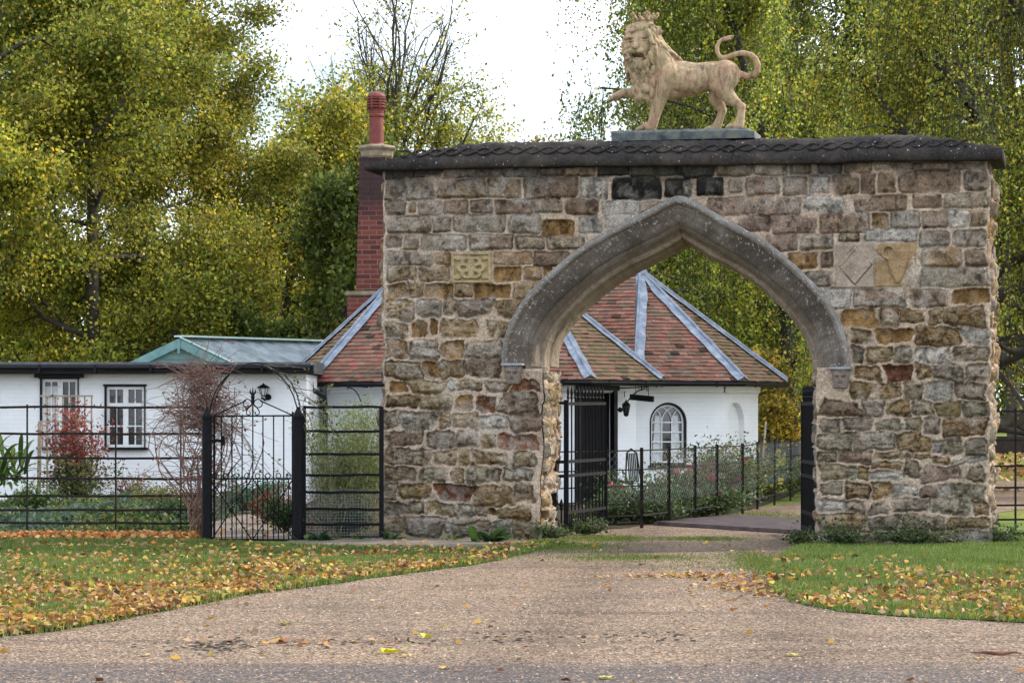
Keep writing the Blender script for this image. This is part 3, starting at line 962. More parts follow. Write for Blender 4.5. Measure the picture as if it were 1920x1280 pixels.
# dressed arch ring ---------------------------------------------------
prof = [(-.03, .03), (-.03, -.07), (-.01, -.10), (.03, -.11), (.06, -.10), (.075, -.075), (.12, -.060), (.24, -.01), (.285, .015), (.30, .04), (.325, .05), (.355, .085), (.38, .15), (.40, .20), (.43, .215), (.455, .235), (.458, .29), (.462, .42), (.475, .45), (.49, .47), (.492, .54), (.492, .92), (.0, .93)]
pf = []
for i in range(len(prof) - 1):
    a, bb = prof[i], prof[i + 1]; n = max(1, int(math.hypot(a[0] - bb[0], a[1] - bb[1]) / .013))
    for k in range(n): pf.append((a[0] + (bb[0] - a[0]) * k / n, a[1] + (bb[1] - a[1]) * k / n))
pf.append(prof[-1]); pf = np.array(pf)


def ring_half(sgn):
    AX, AZ_, ANX, ANZ = HALF[sgn]
    x, z, nx, nz_ = AX.copy(), AZ_.copy(), ANX.copy(), ANZ.copy()
    xs = []; k_ = []
    # extend below the spring
    ext = 30
    x = np.r_[x, np.full(ext, x[-1]) + 0]; z = np.r_[z, z[-1] - np.linspace(.02, .36, ext)]
    nx = np.r_[nx, np.full(ext, -1.0)]; nz_ = np.r_[nz_, np.zeros(ext)]
    kk = np.r_[np.ones(len(AX)), 1 - np.linspace(.02, 1, ext)]
    V = np.zeros((len(x), len(pf), 3))
    for j, (s, d) in enumerate(pf):
        k = kk
        tgt = AX[-1] - HALF_J + .03
        if s < tgt:
            ss = tgt + (s - tgt) * np.where(k < 1, np.minimum(k, .35), 1) ; dd = np.where(k < 1, d * k * .3 + .05 * (1 - k), d)
        else:
            ss = tgt + (s - tgt) * k; dd = np.where(np.full(len(k), d < .9), d, d)
        px = x + nx * ss; pz = z + nz_ * ss
        # apex: keep on own side of the centre line, meeting along it
        bad = px < 0
        if bad.any():
            last = np.where(~bad)[0][0]
            t = px[last] / (px[last] - px[last - 1] + 1e-9) if last > 0 else 0
            zz0 = pz[last] + (pz[last - 1] - pz[last]) * t if last > 0 else pz[last]
            pz = np.where(bad, zz0, pz); px = np.where(bad, 0, px)
        elif True:
            pass
        U = UC + sgn * px
        n = (fbm(U * 5 + s * 6, pz * 5 + d * 6, 4) - .5)
        n2 = (fbm(U * 26 + s * 20, pz * 26 + d * 20, 3) - .5)
        e = (n * .030 + n2 * .012) * (0.3 if j == 0 else 1)
        Ue = U - sgn * nx * 0 ; 
        V[:, j, 0] = U + sgn * (-nx) * e * .7 * (px > .001); V[:, j, 1] = dd + e * .8 * (0 if d > .9 else 1); V[:, j, 2] = pz + (-nz_) * e * .7 * 1.0
    return V


def ring_mesh():
    VV = []; QQ = []; CC = []; b = 0
    for sgn in (1, -1):
        V = ring_half(sgn); n, m = V.shape[:2]
        W = np.array(WO) + V[..., 0:1] * np.array(WD) + V[..., 1:2] * np.array(WN)
        W[..., 2] += V[..., 2]
        idx = np.arange(n * m).reshape(n, m)
        q = np.stack([idx[:-1, :-1], idx[:-1, 1:], idx[1:, 1:], idx[1:, :-1]], -1).reshape(-1, 4)
        if sgn < 0: q = q[:, ::-1]
        u, z, d = V[..., 0], V[..., 2], V[..., 1]
        n1 = fbm(u * 3.1, z * 3.1 + d, 5, .6); n2 = fbm(u * 20, z * 20 + d * 3, 4, .65); n3 = fbm(u * 1.4 + 8, z * 1.4, 4)
        c = np.array((.155, .126, .100))[None, None] * (.6 + .75 * n1)[..., None] * np.ones_like(V)
        # pale lichen on the weathered top arris, dark patches on the face, warm clean stone inside
        j = np.arange(m)[None, :] * np.ones((n, 1)); s = pf[:, 0][None, :] * np.ones((n, 1))
        top = sstep(.075, -.02, s) * .55 * (.5 + n2) + .22 * sstep(.5, .7, n1)
        c = c * (1 - top)[..., None] + np.array((.36, .345, .32)) * top[..., None]
        dk = sstep(.48, .64, n3) * sstep(.03, .1, s) * sstep(.4, .25, s) * .65
        c = c * (1 - dk)[..., None] + np.array((.062, .052, .044)) * dk[..., None]
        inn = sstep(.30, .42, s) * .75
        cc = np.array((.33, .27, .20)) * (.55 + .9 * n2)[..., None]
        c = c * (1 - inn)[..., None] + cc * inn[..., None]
        # damp streaks run round the moulding
        stn = sstep(.5, .66, fbm(j * .8 + 3, u * 1.2 + z * .8, 4)) * .42
        c = c * (1 - stn)[..., None] + np.array((.09, .075, .06)) * stn[..., None]
        # voussoir joints
        tpar = np.arange(n)[:, None] * np.ones((1, m)) / 30.0 + .1 * n1
        jt = sstep(.03, .01, np.abs(tpar - np.round(tpar))) * .14 * (s < .46)
        c = c * (1 - jt)[..., None] + np.array((.30, .27, .24)) * jt[..., None]
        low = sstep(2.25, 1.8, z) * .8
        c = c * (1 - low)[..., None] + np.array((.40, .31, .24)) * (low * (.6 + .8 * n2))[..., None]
        wl = sstep(.70, .76, fbm(u * 60, z * 60 + d * 40, 3, .6)) * .7 * sstep(.35, .1, s)
        c = c * (1 - wl)[..., None] + np.array((.55, .54, .50)) * wl[..., None]
        VV.append(W.reshape(-1, 3)); QQ.append(q + b); CC.append(c.reshape(-1, 3)); b += n * m
    return np.vstack(VV), np.vstack(QQ), np.vstack(CC)


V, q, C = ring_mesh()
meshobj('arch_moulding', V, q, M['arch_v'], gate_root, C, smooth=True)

# coping ---------------------------------------------------------------
OH = .17


def coping():
    u0, u1 = UL - .20, UR + .15
    nu = 380
    us = np.linspace(u0, u1, nu)
    tot = u1 - u0
    # section (depth, height above ZT); the ends are hipped
    sec = [(.10, .0), (-OH + .02, 0.0), (-OH - .005, .015), (-OH, .125), (-OH + .015, .135), (-OH + .04, .165), (-OH + .075, .21), (-OH + .12, .27), (-OH + .19, .315), (.30, .355), (TH / 2, .37), (TH - .30, .285), (TH + OH - .27, .255), (TH + OH - .11, .215), (TH + OH, .135), (TH + OH, 0.0), (TH - .1, 0)]
    m = len(sec)
    V = np.zeros((nu, m, 3)); 
    for i, u in enumerate(us):
        e = min(u - u0, u1 - u)
        cap = .135 + (e / .95) * .20 if u > (u0 + u1) / 2 else .07 + (e / 1.35) * .27
        cap = cap if cap < .38 else .38
        for j, (d, h) in enumerate(sec):
            hh = h if h < .06 else min(h, cap)
            V[i, j] = (u, d, ZT + hh)
    U, D_, Z_ = V[..., 0], V[..., 1], V[..., 2]
    n = fbm(U * 6, D_ * 6 + Z_ * 6, 4, .6) - .5; nn = fbm(U * 24, D_ * 24 + Z_ * 24, 3) - .5
    sag = (fbm(U * .8 + 4, U * 0, 2) - .5) * .03
    up = (np.array([s[1] for s in sec]) > .05)[None, :]
    V[..., 2] += (n * .03 + nn * .016) * (up + .4) + sag - .035 * (U - UL) / 7 
    V[..., 1] += (n * .025 + nn * .012) * np.where(np.array([s[0] for s in sec])[None, :] < .4, -1, 1)
    # chipped joints between the coping slabs
    jt = np.abs(((us - u0) % .93) - .465) > .452
    V[jt, 3:9, 1] += .018; V[jt, 2:4, 2] += .006
    W = np.array(WO) + V[..., 0:1] * np.array(WD) + V[..., 1:2] * np.array(WN); W[..., 2] += V[..., 2]
    idx = np.arange(nu * m).reshape(nu, m)
    q = np.stack([idx[:-1, :-1], idx[1:, :-1], idx[1:, 1:], idx[:-1, 1:]], -1).reshape(-1, 4).tolist()
    q.append(list(idx[0, :])); q.append(list(idx[-1, ::-1]))
    q += [[int(idx[i, 0]), int(idx[i, m - 1]), int(idx[i + 1, m - 1]), int(idx[i + 1, 0])] for i in range(nu - 1)]
    return meshobj('coping', W.reshape(-1, 3), q, M['coping'], gate_root, smooth=False)


cp = coping()
for p in cp.data.polygons: p.use_smooth = True
mbn = MB()
us = np.arange(UL + .25, UR - .25, .014)
for ph in (0, pi):
    pts = []
    for u in us:
        s = math.sin(pi * (u - UL) / .205 + ph)
        h = .205 + .040 * s; d = -OH + .072 + .036 * s
        over = .012 * math.cos(pi * (u - UL) / .205 + ph)
        pts.append(WP(u, ZT + h + .004 + over * .3 + (vnoise(np.array([u * .8 + 4]), np.array([0.0]))[0] - .5) * .02 - .035 * (u - UL) / 7, d - .008 - over * .5))
    mbn.tube(pts, [0.0125 + .005 * rnd.random() for _ in pts], 5)
mbn.build('chain_ornament', M['coping'], cp, smooth=True)


# carved panels, corbel heads -------------------------------------------
def relief(name, px0, py0, px1, py1, fn, colfn, label=None, proud=.062, n=90):
    (u0, z1), (u1, z0) = W2(px0, py0), W2(px1, py1)
    us = np.linspace(u0, u1, n); zs = np.linspace(z0, z1, n)
    U, Z_ = np.meshgrid(us, zs)
    a = (U - u0) / (u1 - u0) * 2 - 1; c = (Z_ - z0) / (z1 - z0) * 2 - 1
    H = fn(a, c) + (fbm(U * 20, Z_ * 20, 4) - .5) * .012
    ed = np.maximum(np.abs(a), np.abs(c)); H = np.where(ed > .97, -.06, H * 1.4 + proud)
    V = np.array(WO) + U[..., None] * np.array(WD) - H[..., None] * np.array(WN); V[..., 2] += Z_
    idx = np.arange(n * n).reshape(n, n)
    q = np.stack([idx[:-1, :-1], idx[:-1, 1:], idx[1:, 1:], idx[1:, :-1]], -1).reshape(-1, 4)
    C = colfn(a, c, U, Z_)
    o = meshobj(name, V.reshape(-1, 3), q, M['arch_v'], gate_root, C.reshape(-1, 3), smooth=True)
    if label: o['label'] = label
    return o


def f_quatre(a, c):
    h = np.full(a.shape, -.020)
    fr = np.maximum(np.abs(a), np.abs(c) * 1.0)
    h = np.where(fr > .82, .004, h)
    for k in range(6):
        an = k * pi / 3; cx, cy = .36 * math.cos(an), .44 * math.sin(an)
        r = np.hypot((a - cx), (c - cy)); h = np.where(np.abs(r - .24) < .10, .010, h)
    h = np.where(np.hypot(a, c) < .16, .012, h)
    for cx in (-.66, .66):
        for cy in (-.62, .62):
            h = np.where(np.hypot(a - cx, (c - cy) * 1.1) < .17, .004, h)
    for _ in range(2):
        h[1:-1, 1:-1] = (h[:-2, 1:-1] + h[2:, 1:-1] + h[1:-1, :-2] + h[1:-1, 2:] + h[1:-1, 1:-1]) / 5
    return h


def cc(base, var=.5):
    def f(a, c, U, Z_):
        n = fbm(U * 9, Z_ * 9, 5, .6)
        return np.array(base)[None, None] * (1 - var / 2 + var * n)[..., None] * np.ones(a.shape + (3,))
    return f


def f_diamond(a, c):
    d = np.abs(a) * .95 + np.abs(c) * .95
    h = np.where(np.abs(d - .82) < .035, -.018, 0.0)
    h = np.where((np.abs(d - .70) < .03) & (a < .1) & (c > 0), .012, h)
    return h + np.where(d < .8, .006, 0)


def f_shield(a, c):
    w = np.where(c > .15, .55, .55 * np.sqrt(np.clip((c + .85) / 1.0, 0, 1)))
    ins = (np.abs(a - .1) < w) & (c > -.85) & (c < .62)
    h = np.where(ins, .020, -.008)
    h = np.where(ins & (np.abs(np.abs(a - .1) - w) < .06), -.005, h)
    r = np.hypot(a + .35, c - .55); h = np.where((np.abs(r - .28) < .07), .022, h)
    r = np.hypot(a + .72, c - .62); h = np.where(r < .18, .022, h)
    for _ in range(2):
        h[1:-1, 1:-1] = (h[:-2, 1:-1] + h[2:, 1:-1] + h[1:-1, :-2] + h[1:-1, 2:] + h[1:-1, 1:-1]) / 5
    return h


relief('carved_panel', 847, 474, 924, 531, f_quatre, cc((.40, .31, .17), .8), 'yellow stone panel carved with a worn rosette')
relief('carved_panel', 1567, 457, 1640, 540, f_diamond, cc((.34, .27, .21), .9), 'pinkish stone panel with an incised diamond')
relief('carved_panel', 1641, 455, 1720, 538, f_shield, cc((.33, .225, .12), .9), 'ochre stone panel with a worn shield')


def corbel(pxc, pyt):
    u, z = W2(pxc, pyt)
    mb = MB()
    N = 26
    # a worn mask: lofted block narrowing downwards with brow, nose and chin
    us = np.linspace(-1, 1, N); zs = np.linspace(0, 1, N)
    A, B = np.meshgrid(us, zs)
    w = .115 - .035 * B ** 2
    H = .15 * (1 - .35 * B) * np.sqrt(np.clip(1 - (np.abs(A) ** 3) * .8, 0, 1))
    H += .035 * np.exp(-((A) / .18) ** 2 - ((B - .5) / .16) ** 2) + .02 * np.exp(-((A) / .6) ** 2 - ((B - .28) / .07) ** 2)
    H -= .03 * np.exp(-((np.abs(A) - .38) / .15) ** 2 - ((B - .40) / .07) ** 2) + .015 * np.exp(-(A / .35) ** 2 - ((B - .72) / .04) ** 2)
    H += (fbm(A * 4 + u, B * 4, 3) - .5) * .02
    edge = (np.abs(A) > .99) | (B > .99)
    H = np.where(edge, -.02, H)
    V = np.array(WO) + (u + A * w)[..., None] * np.array(WD) - H[..., None] * np.array(WN)
    V[..., 2] += z - B * .23
    idx = np.arange(N * N).reshape(N, N)
    q = np.stack([idx[:-1, :-1], idx[1:, :-1], idx[1:, 1:], idx[:-1, 1:]], -1).reshape(-1, 4)
    C = np.ones((N * N, 3)) * np.array((.25, .205, .175)) * (.65 + .7 * fbm(A * 5, B * 5, 4)).reshape(-1, 1)
    c = meshobj('corbel_head', V.reshape(-1, 3), q, M['arch_v'], gate_root, C, smooth=True)
    mb.box(WP(u, z + .018, -.055), (.27, .23, .028), WD, WN, .006)
    mb.build('lead_cap', M['leadcap'], c)


corbel(964, 686)
corbel(1577, 693)

# ------------------------------------------------------------------ the lion on the gateway
LS = 699.0
LD = .42                                   # depth of the statue's axis behind the wall face
LU = px2u(1120 + 750 / 4.571, LD)
_lz = W2(1120, 1112 / 4.571, LD)[1] - .050


def LP(x, y, v=0.0):
    """crop pixel x,y and metres towards the viewer"""
    return WP(LU + (x - 750) / LS * 1.0, _lz + (1115 - y) / 676.0, LD - v)


lion = thing('lion_statue', 'crowned sandstone lion statue with one forepaw raised, on top of the archway', 'statue', tuple(LP(750, 1115)))


def chain(mb, pts, step=.35, n=14):
    """tapered chain of balls; pts: (x, y, v, r)"""
    for i in range(len(pts) - 1):
        a, b = pts[i], pts[i + 1]
        pa, pb = LP(*a[:3]), LP(*b[:3]); L = (pb - pa).length
        k = max(1, int(L / (step * .5 * min(a[3], b[3]) + 1e-6)))
        n = 30 if max(a[3], b[3]) > .1 else n
        for j in range(k + 1):
            t = j / k
            mb.ball(pa.lerp(pb, t), (a[3] + (b[3] - a[3]) * t) * LEAN, n, 18 if n == 30 else 8)


lb = MB()
LEAN = .94
# trunk
chain(lb, [(540, 690, 0, .205), (620, 655, 0, .215), (720, 680, 0, .205), (820, 690, 0, .190), (920, 682, 0, .165), (1000, 668, 0, .165), (1085, 660, 0, .175)], .22, 18)
chain(lb, [(600, 590, 0, .16), (700, 600, 0, .13), (850, 620, 0, .12), (1000, 610, 0, .12)], .25, 16)
chain(lb, [(560, 760, 0, .14), (680, 762, 0, .12), (800, 752, 0, .105)], .3, 16)
# haunches
lb.ball(LP(1110, 655, .07), .185, 32, 20); lb.ball(LP(1095, 655, -.08), .18, 32, 20)
# near hind leg
chain(lb, [(1120, 690, .10, .165), (1090, 760, .12, .135), (1120, 810, .12, .110), (1175, 870, .12, .080), (1235, 915, .12, .058), (1262, 935, .12, .052)], .25)
chain(lb, [(1040, 745, .12, .095), (1060, 790, .125, .085), (1150, 860, .12, .07)], .25)
chain(lb, [(1262, 925, .12, .050), (1252, 990, .12, .054), (1245, 1050, .12, .060), (1240, 1085, .12, .062)], .3)
chain(lb, [(1235, 1082, .12, .055), (1185, 1088, .12, .056), (1150, 1095, .12, .042)], .3)
for dv in (-.045, -.015, .018, .048):
    chain(lb, [(1165, 1088, .12 + dv, .030), (1132, 1100, .12 + dv, .021)], .4, 8)
# far hind leg, a step forward
chain(lb, [(1040, 760, -.10, .13), (1010, 830, -.11, .100), (1035, 880, -.11, .080), (1068, 940, -.11, .060)], .25)
chain(lb, [(1070, 940, -.11, .056), (1050, 1000, -.11, .054), (1025, 1060, -.11, .060), (1015, 1085, -.11, .060)], .3)
chain(lb, [(1010, 1085, -.11, .052), (960, 1092, -.11, .050), (925, 1098, -.11, .038)], .3)
for dv in (-.04, -.012, .016, .044):
    chain(lb, [(945, 1092, -.11 + dv, .028), (912, 1103, -.11 + dv, .020)], .4, 8)
# near foreleg
lb.ball(LP(610, 640, .09), .165, 32, 20)
chain(lb, [(610, 650, .12, .145), (590, 730, .13, .125), (560, 800, .13, .110), (535, 860, .125, .100), (515, 930, .12, .082), (495, 1000, .12, .072), (480, 1060, .12, .070)], .22)
chain(lb, [(470, 1080, .12, .062), (420, 1082, .12, .062), (380, 1092, .12, .046)], .3)
for dv in (-.055, -.02, .018, .055):
    chain(lb, [(395, 1086, .12 + dv, .034), (350, 1100, .12 + dv, .024)], .4, 8)
# raised foreleg
chain(lb, [(470, 740, -.05, .13), (400, 770, -.09, .105), (330, 778, -.10, .080), (250, 768, -.10, .066), (190, 772, -.10, .060), (150, 790, -.10, .058), (115, 805, -.10, .050)], .25)
for dv in (-.045, -.015, .018, .045):
    chain(lb, [(125, 800, -.10 + dv, .032), (80, 822, -.10 + dv, .024), (62, 832, -.10 + dv, .016)], .4, 8)
# tail
tail = [(1200, 640), (1250, 655), (1300, 668), (1345, 660), (1378, 625), (1385, 570), (1365, 520), (1320, 485), (1255, 468), (1195, 475), (1140, 492), (1085, 505), (1050, 492), (1032, 455), (1030, 410), (1045, 372), (1075, 352), (1105, 345)]
tr = [.060, .048, .043, .042, .041, .040, .038, .037, .036, .035, .033, .032, .030, .029, .028, .027, .028, .032]
chain(lb, [(x, y, -.02, r) for (x, y), r in zip(tail, tr)], .25, 12)
for dx, dy in ((1120, 335), (1145, 328), (1160, 340), (1140, 352), (1165, 330)):
    chain(lb, [(1095, 345, -.02, .03), (dx, dy, -.02 + rnd.uniform(-.02, .02), .018)], .3, 8)
# neck and head (face turned to the viewer, a little to the left)
chain(lb, [(560, 600, .02, .22), (500, 500, .08, .21), (440, 420, .12, .19)], .2, 18)
lb.ball(LP(395, 400, .22), .155, 18, 14, sc=(1, .9, 1.12))
lb.ball(LP(385, 345, .27), .115, 16, 12, sc=(1.1, .8, .8))               # brow
for sx in (-1, 1):
    lb.ball(LP(372 + sx * 62, 420, .27), .066, 12, 10)                      # cheeks
    lb.ball(LP(366 + sx * 48, 338, .315), .040, 10, 8, sc=(1.25, .8, .5))     # eyebrows
    lb.ball(LP(362 + sx * 34, 458, .345), .052, 12, 10, sc=(1.1, .9, .78))   # muzzle pads
    lb.ball(LP(374 + sx * 58, 367, .315), .020, 8, 6)                        # eyes
    chain(lb, [(362 + sx * 52, 470, .32, .030), (366 + sx * 70, 495, .30, .026)], .4, 8)
chain(lb, [(372, 335, .325, .038), (364, 385, .355, .036), (360, 420, .385, .036)], .25, 10)   # nose bridge
lb.ball(LP(360, 430, .405), .030, 10, 8, sc=(1.5, .8, .75))
chain(lb, [(350, 540, .30, .040), (366, 545, .31, .048), (385, 540, .30, .040)], .3, 10)      # chin
chain(lb, [(325, 525, .295, .018), (366, 518, .34, .022), (410, 522, .295, .018)], .3, 8)       # lower lip
chain(lb, [(372, 440, .20, .10), (372, 510, .19, .09)], .3, 12)
# ribs, elbow and flank
for k in range(5):
    chain(lb, [(700 + k * 42, 610 + k * 4, .143, .028), (690 + k * 42, 690 + k * 3, .163, .030), (672 + k * 42, 752, .137, .024)], .3, 10)
chain(lb, [(560, 560, .12, .10), (640, 620, .145, .09), (650, 700, .14, .075)], .3, 16)
chain(lb, [(990, 600, .12, .07), (1030, 700, .15, .07), (1010, 760, .13, .05)], .3, 12)
# ears
for x, y, v in ((545, 290, .20), (275, 300, .20)):
    lb.ball(LP(x, y, v), .045, 10, 8, sc=(1, .6, 1))
# mane: many overlapping locks streaming from the face
rl = random.Random(21)


def lock(x0, y0, v0, x1, y1, v1, r0, wav=10, r1=.007):
    n = 9; ph = rl.uniform(0, 6); jv = rl.uniform(-.024, .030); v0 += jv; v1 += jv * .6
    pts = []
    for i in range(n):
        t = i / (n - 1)
        s = math.sin(ph + t * rl.uniform(4.6, 5.4)) * wav * (.3 + t)
        dx, dy = x1 - x0, y1 - y0; L = math.hypot(dx, dy) + 1e-6
        pts.append((x0 + dx * t - dy / L * s, y0 + dy * t + dx / L * s, v0 + (v1 - v0) * t + .03 * math.sin(pi * t), r0 * (1 - t ** 2) + r1))
    P_ = [LP(*p[:3]) for p in pts]
    lb.tube(P_, [p[3] for p in pts], 7)
    lb.ball(P_[0], pts[0][3], 8, 6)


hx, hy = 390, 405
for ring, (ra, rb, v0, ln) in enumerate(((118, 135, .30, 75), (135, 155, .255, 95), (155, 175, .21, 120), (168, 185, .15, 140), (175, 190, .06, 140))):
    for k in range(22 + ring * 2):
        an = 2 * pi * (k + .5 * (ring % 2)) / (22 + ring * 2) + rl.uniform(-.04, .04)
        x0 = hx + ra * math.cos(an) * .92; y0 = hy - rb * math.sin(an)
        if abs(math.cos(an)) < .5 and math.sin(an) < 0 and ring == 0:
            y0 += 22
        # direction: outward, sinking under gravity
        ox, oy = math.cos(an) * .8, -math.sin(an) * .55 + .75
        if math.sin(an) > .3: ox, oy = ox * 1.0, oy * .55 - .15
        if math.cos(an) > .2: ox, oy = ox * .75, oy + .75
        L = ln * rl.uniform(.8, 1.25); m = math.hypot(ox, oy)
        x1, y1 = x0 + ox / m * L, y0 + oy / m * L
        x1 = max(x1, 246); y1 = max(y1, 232)
        lock(x0, y0, v0, x1, y1, v0 - .05 - .02 * ring, rl.uniform(.021, .031))
# beard and chest locks
for row in range(9):
    for k in range(9):
        t = k / 8
        x0 = 300 + row * 5 + t * (250 - row * 10) + rl.uniform(-8, 8); y0 = 540 + row * 33 + abs(t - .4) * 20
        v0 = .25 - .008 * row - .20 * abs(t - .38) ** 1.6 + .03
        lock(x0, y0, v0, x0 + rl.uniform(-10, 12) + (380 - x0) * .1, y0 + rl.uniform(70, 110), v0 - .03, rl.uniform(.019, .027), 9)
# flowing down the shoulder
for k in range(64):
    a = rl.random()
    x0 = 470 + a * 90 + rl.uniform(-20, 20); y0 = 330 + a * 130 + rl.uniform(-60, 120)
    v0 = .20 - a * .05
    lock(x0, y0, v0, x0 + rl.uniform(60, 120), y0 + rl.uniform(60, 130), v0 - rl.uniform(.03, .09) , rl.uniform(.018, .027), 12)
for k in range(20):
    a = k / 19
    lock(520 + a * 130, 340 + a * 140, .02 + rl.uniform(-.08, .1), 590 + a * 150, 400 + a * 130, rl.uniform(-.05, .08), rl.uniform(.018, .026), 8)
body = lb.build('body', M['lion'], lion, smooth=True)
rm = body.modifiers.new('remesh', 'REMESH'); rm.mode = 'VOXEL'; rm.voxel_size = 0.0055; rm.use_smooth_shade = True
sm = body.modifiers.new('smooth', 'SMOOTH'); sm.factor = .5; sm.iterations = 1
dg = bpy.context.evaluated_depsgraph_get(); dg.update()
me = bpy.data.meshes.new_from_object(body.evaluated_get(dg))
body.modifiers.clear(); old = body.data; body.data = me; me.name = 'body'
bpy.data.meshes.remove(old)
if not me.materials: me.materials.append(M['lion'])
# ease the joints of trunk and legs, leaving the carved mane crisp
vg = body.vertex_groups.new(name='flesh')
_co = np.empty(len(me.vertices) * 3, np.float32); me.vertices.foreach_get('co', _co); _co = _co.reshape(-1, 3)
_uu = (_co + np.array(ORG[lion.name]) - np.array(WO)) @ np.array(WD); _zz = _co[:, 2]
_w = np.maximum(sstep(LU + (640 - 750) / LS, LU + (720 - 750) / LS, _uu), sstep(.36, .28, _zz))
_w = np.where((_uu > LU + (1210 - 750) / LS) | (_zz < .07), _w * .35, _w)
for lv_ in range(1, 11):
    ids = np.where((np.round(_w * 10) == lv_))[0]
    if len(ids): vg.add([int(i_) for i_ in ids], lv_ / 10, 'REPLACE')
s2_ = body.modifiers.new('ease', 'SMOOTH'); s2_.factor = .5; s2_.iterations = 22; s2_.vertex_group = 'flesh'
dg = bpy.context.evaluated_depsgraph_get(); dg.update()
me2 = bpy.data.meshes.new_from_object(body.evaluated_get(dg)); body.modifiers.clear(); old = body.data; body.data = me2; bpy.data.meshes.remove(old); me = me2; me.name = 'body'
body.vertex_groups.clear()
# pupils and mouth shadow are real hollows: press small dents
co = np.empty(len(me.vertices) * 3, np.float32); me.vertices.foreach_get('co', co); co = co.reshape(-1, 3)
og = np.array(ORG[lion.name])
toward = np.array(-WN)


def dent(x, y, v, rx, rz, depth):
    global co
    c = np.array(LP(x, y, v)) - og
    d = co - c
    du = d @ np.array(WD); dz = d[:, 2]; dv = d @ toward
    w = np.exp(-(du / rx) ** 2 - (dz / rz) ** 2) * (dv > -.12)
    co -= (w * depth)[:, None] * toward


for sx in (-1, 1):
    dent(374 + sx * 58, 356, .30, .034, .009, .030)
    dent(374 + sx * 58, 380, .30, .028, .006, .018)
    dent(374 + sx * 58, 367, .30, .009, .009, .020)
    dent(360 + sx * 14, 436, .38, .010, .008, .02)
dent(370, 499, .30, .074, .017, .075)
me.vertices.foreach_set('co', co.ravel()); me.update()

# crown
cm = MB()
cc0 = LP(405, 210, .10)
cm.lathe(cc0 + Vector((0, 0, -.02)), [(.105, 0), (.118, .005), (.120, .022), (.112, .028), (.112, .045), (.122, .050), (.122, .066), (.100, .070), (.085, .03)], 24)
for k in range(5):
    a = -pi / 2 + k * 2 * pi / 5 + .15
    o = Vector((math.cos(a), math.sin(a), 0))
    if k == 0: pass
    t_ = Vector((-o.y, o.x, 0))
    b0 = cc0 + o * .112 + Vector((0, 0, .045))
    top = b0 + o * .050 + Vector((0, 0, .062))
    cm.tube([b0, b0.lerp(top, .5) + o * .01, top], [.024, .017, .019], 7)
    for s in (-1, 0, 1):
        cm.ball(top + t_ * (.026 * s) + Vector((0, 0, .018 * (1 - abs(s)))) + o * .004, .017, 8, 6)
    o2 = Vector((math.cos(a + pi / 5), math.sin(a + pi / 5), 0)); b1 = cc0 + o2 * .112 + Vector((0, 0, .045))
    cm.tube([b1, b1 + o2 * .03 + Vector((0, 0, .05))], [.022, .010], 7); cm.ball(b1 + o2 * .033 + Vector((0, 0, .06)), .017, 8, 6)
cm.ball(cc0 + Vector((0, 0, .02)), .09, 14, 8, sc=(1, 1, .6))
cm.build('crown', M['lion'], lion, smooth=True)
# plinth of lead-grey slabs with rope seams
pm = MB()
pu0 = LU + (140 - 750) / LS; pu1 = LU + (1385 - 750) / LS
zc = _lz - .055
secp = [(-.30, -.075), (-.31, .020), (-.26, .055), (.26, .055), (.31, .020), (.30, -.075)]
N = 40; vs = []
for i in range(N + 1):
    t = i / N; u = pu0 + (pu1 - pu0) * t
    e = min(1, (1 - t) * 18); e2 = min(1, t * 40)
    for d, h in secp:
        hh = h if h < 0 else h * max(.2, min(e, 1)) * e2 if t > .5 else h
        seam = 0
        vs.append(WP(u, zc + hh, LD + d))
m = len(secp)
fs = [(i * m + j, (i + 1) * m + j, (i + 1) * m + (j + 1) % m, i * m + (j + 1) % m) for i in range(N) for j in range(m)]
fs += [tuple(range(m - 1, -1, -1)), tuple(N * m + k for k in range(m))]
pm.add(vs, fs)
for k in range(7):
    u = pu0 + .12 + k * (pu1 - pu0) / 6.9
    if u + .06 > pu1 - .08: continue
    pm.tube([WP(u, zc - .055, LD - .302), WP(u + .04, zc + .03, LD - .302), WP(u + .06, zc + .056, LD - .27), WP(u + .10, zc + .056, LD + .25)], .008, 5)
pm.build('plinth', M['plinth'], lion)

# ------------------------------------------------------------------ the octagonal-ended lodge
EAVE = 2.12


def octo(cx, cy, R, a0, angs):
    return [Vector((cx + R * math.cos(math.radians(a)), cy + R * math.sin(math.radians(a)), 0)) for a in angs]


CR = Vector((X(1200, 47.5), 47.5, 0)); CL = Vector((X(755, 48.2), 48.2, 0)); CF = Vector((X(1000, 45.5), 45.5, 0))
RR, RL_, RF = 2.72, 2.26, 2.43
APR = Vector((CR.x, CR.y, Z(512, 47.5))); APL = Vector((CL.x, CL.y, Z(514, 48.2))); APF = Vector((CF.x, CF.y, Z(520, 45.5)))
eR = octo(CR.x, CR.y, RR, 0, (-95, -50, -5, 40, 85))
eL = octo(CL.x, CL.y, RL_, 0, (-92, -137, -182, -227, -272))
eF = octo(CF.x, CF.y, RF, 0, (-202, -157, -112, -67, -22, 23))


def at(v, z): return Vector((v.x, v.y, z))


lodge = thing('lodge', 'whitewashed octagonal-ended lodge with red clay tile roof and lead hips, behind the archway', 'cottage', (1.2, 47, 0))
TILE_COL = [((.23, .110, .075), 5), ((.26, .14, .10), 4), ((.19, .115, .08), 4), ((.17, .125, .085), 3), ((.29, .11, .08), 1.5), ((.12, .08, .06), .8)]
TILE_MOSS = [((.22, .15, .085), 4), ((.18, .135, .07), 4), ((.26, .15, .095), 4), ((.15, .115, .065), 2), ((.29, .14, .10), 1.2)]
TV, TF, TCc = [], [], []
rt = np.random.default_rng(9)


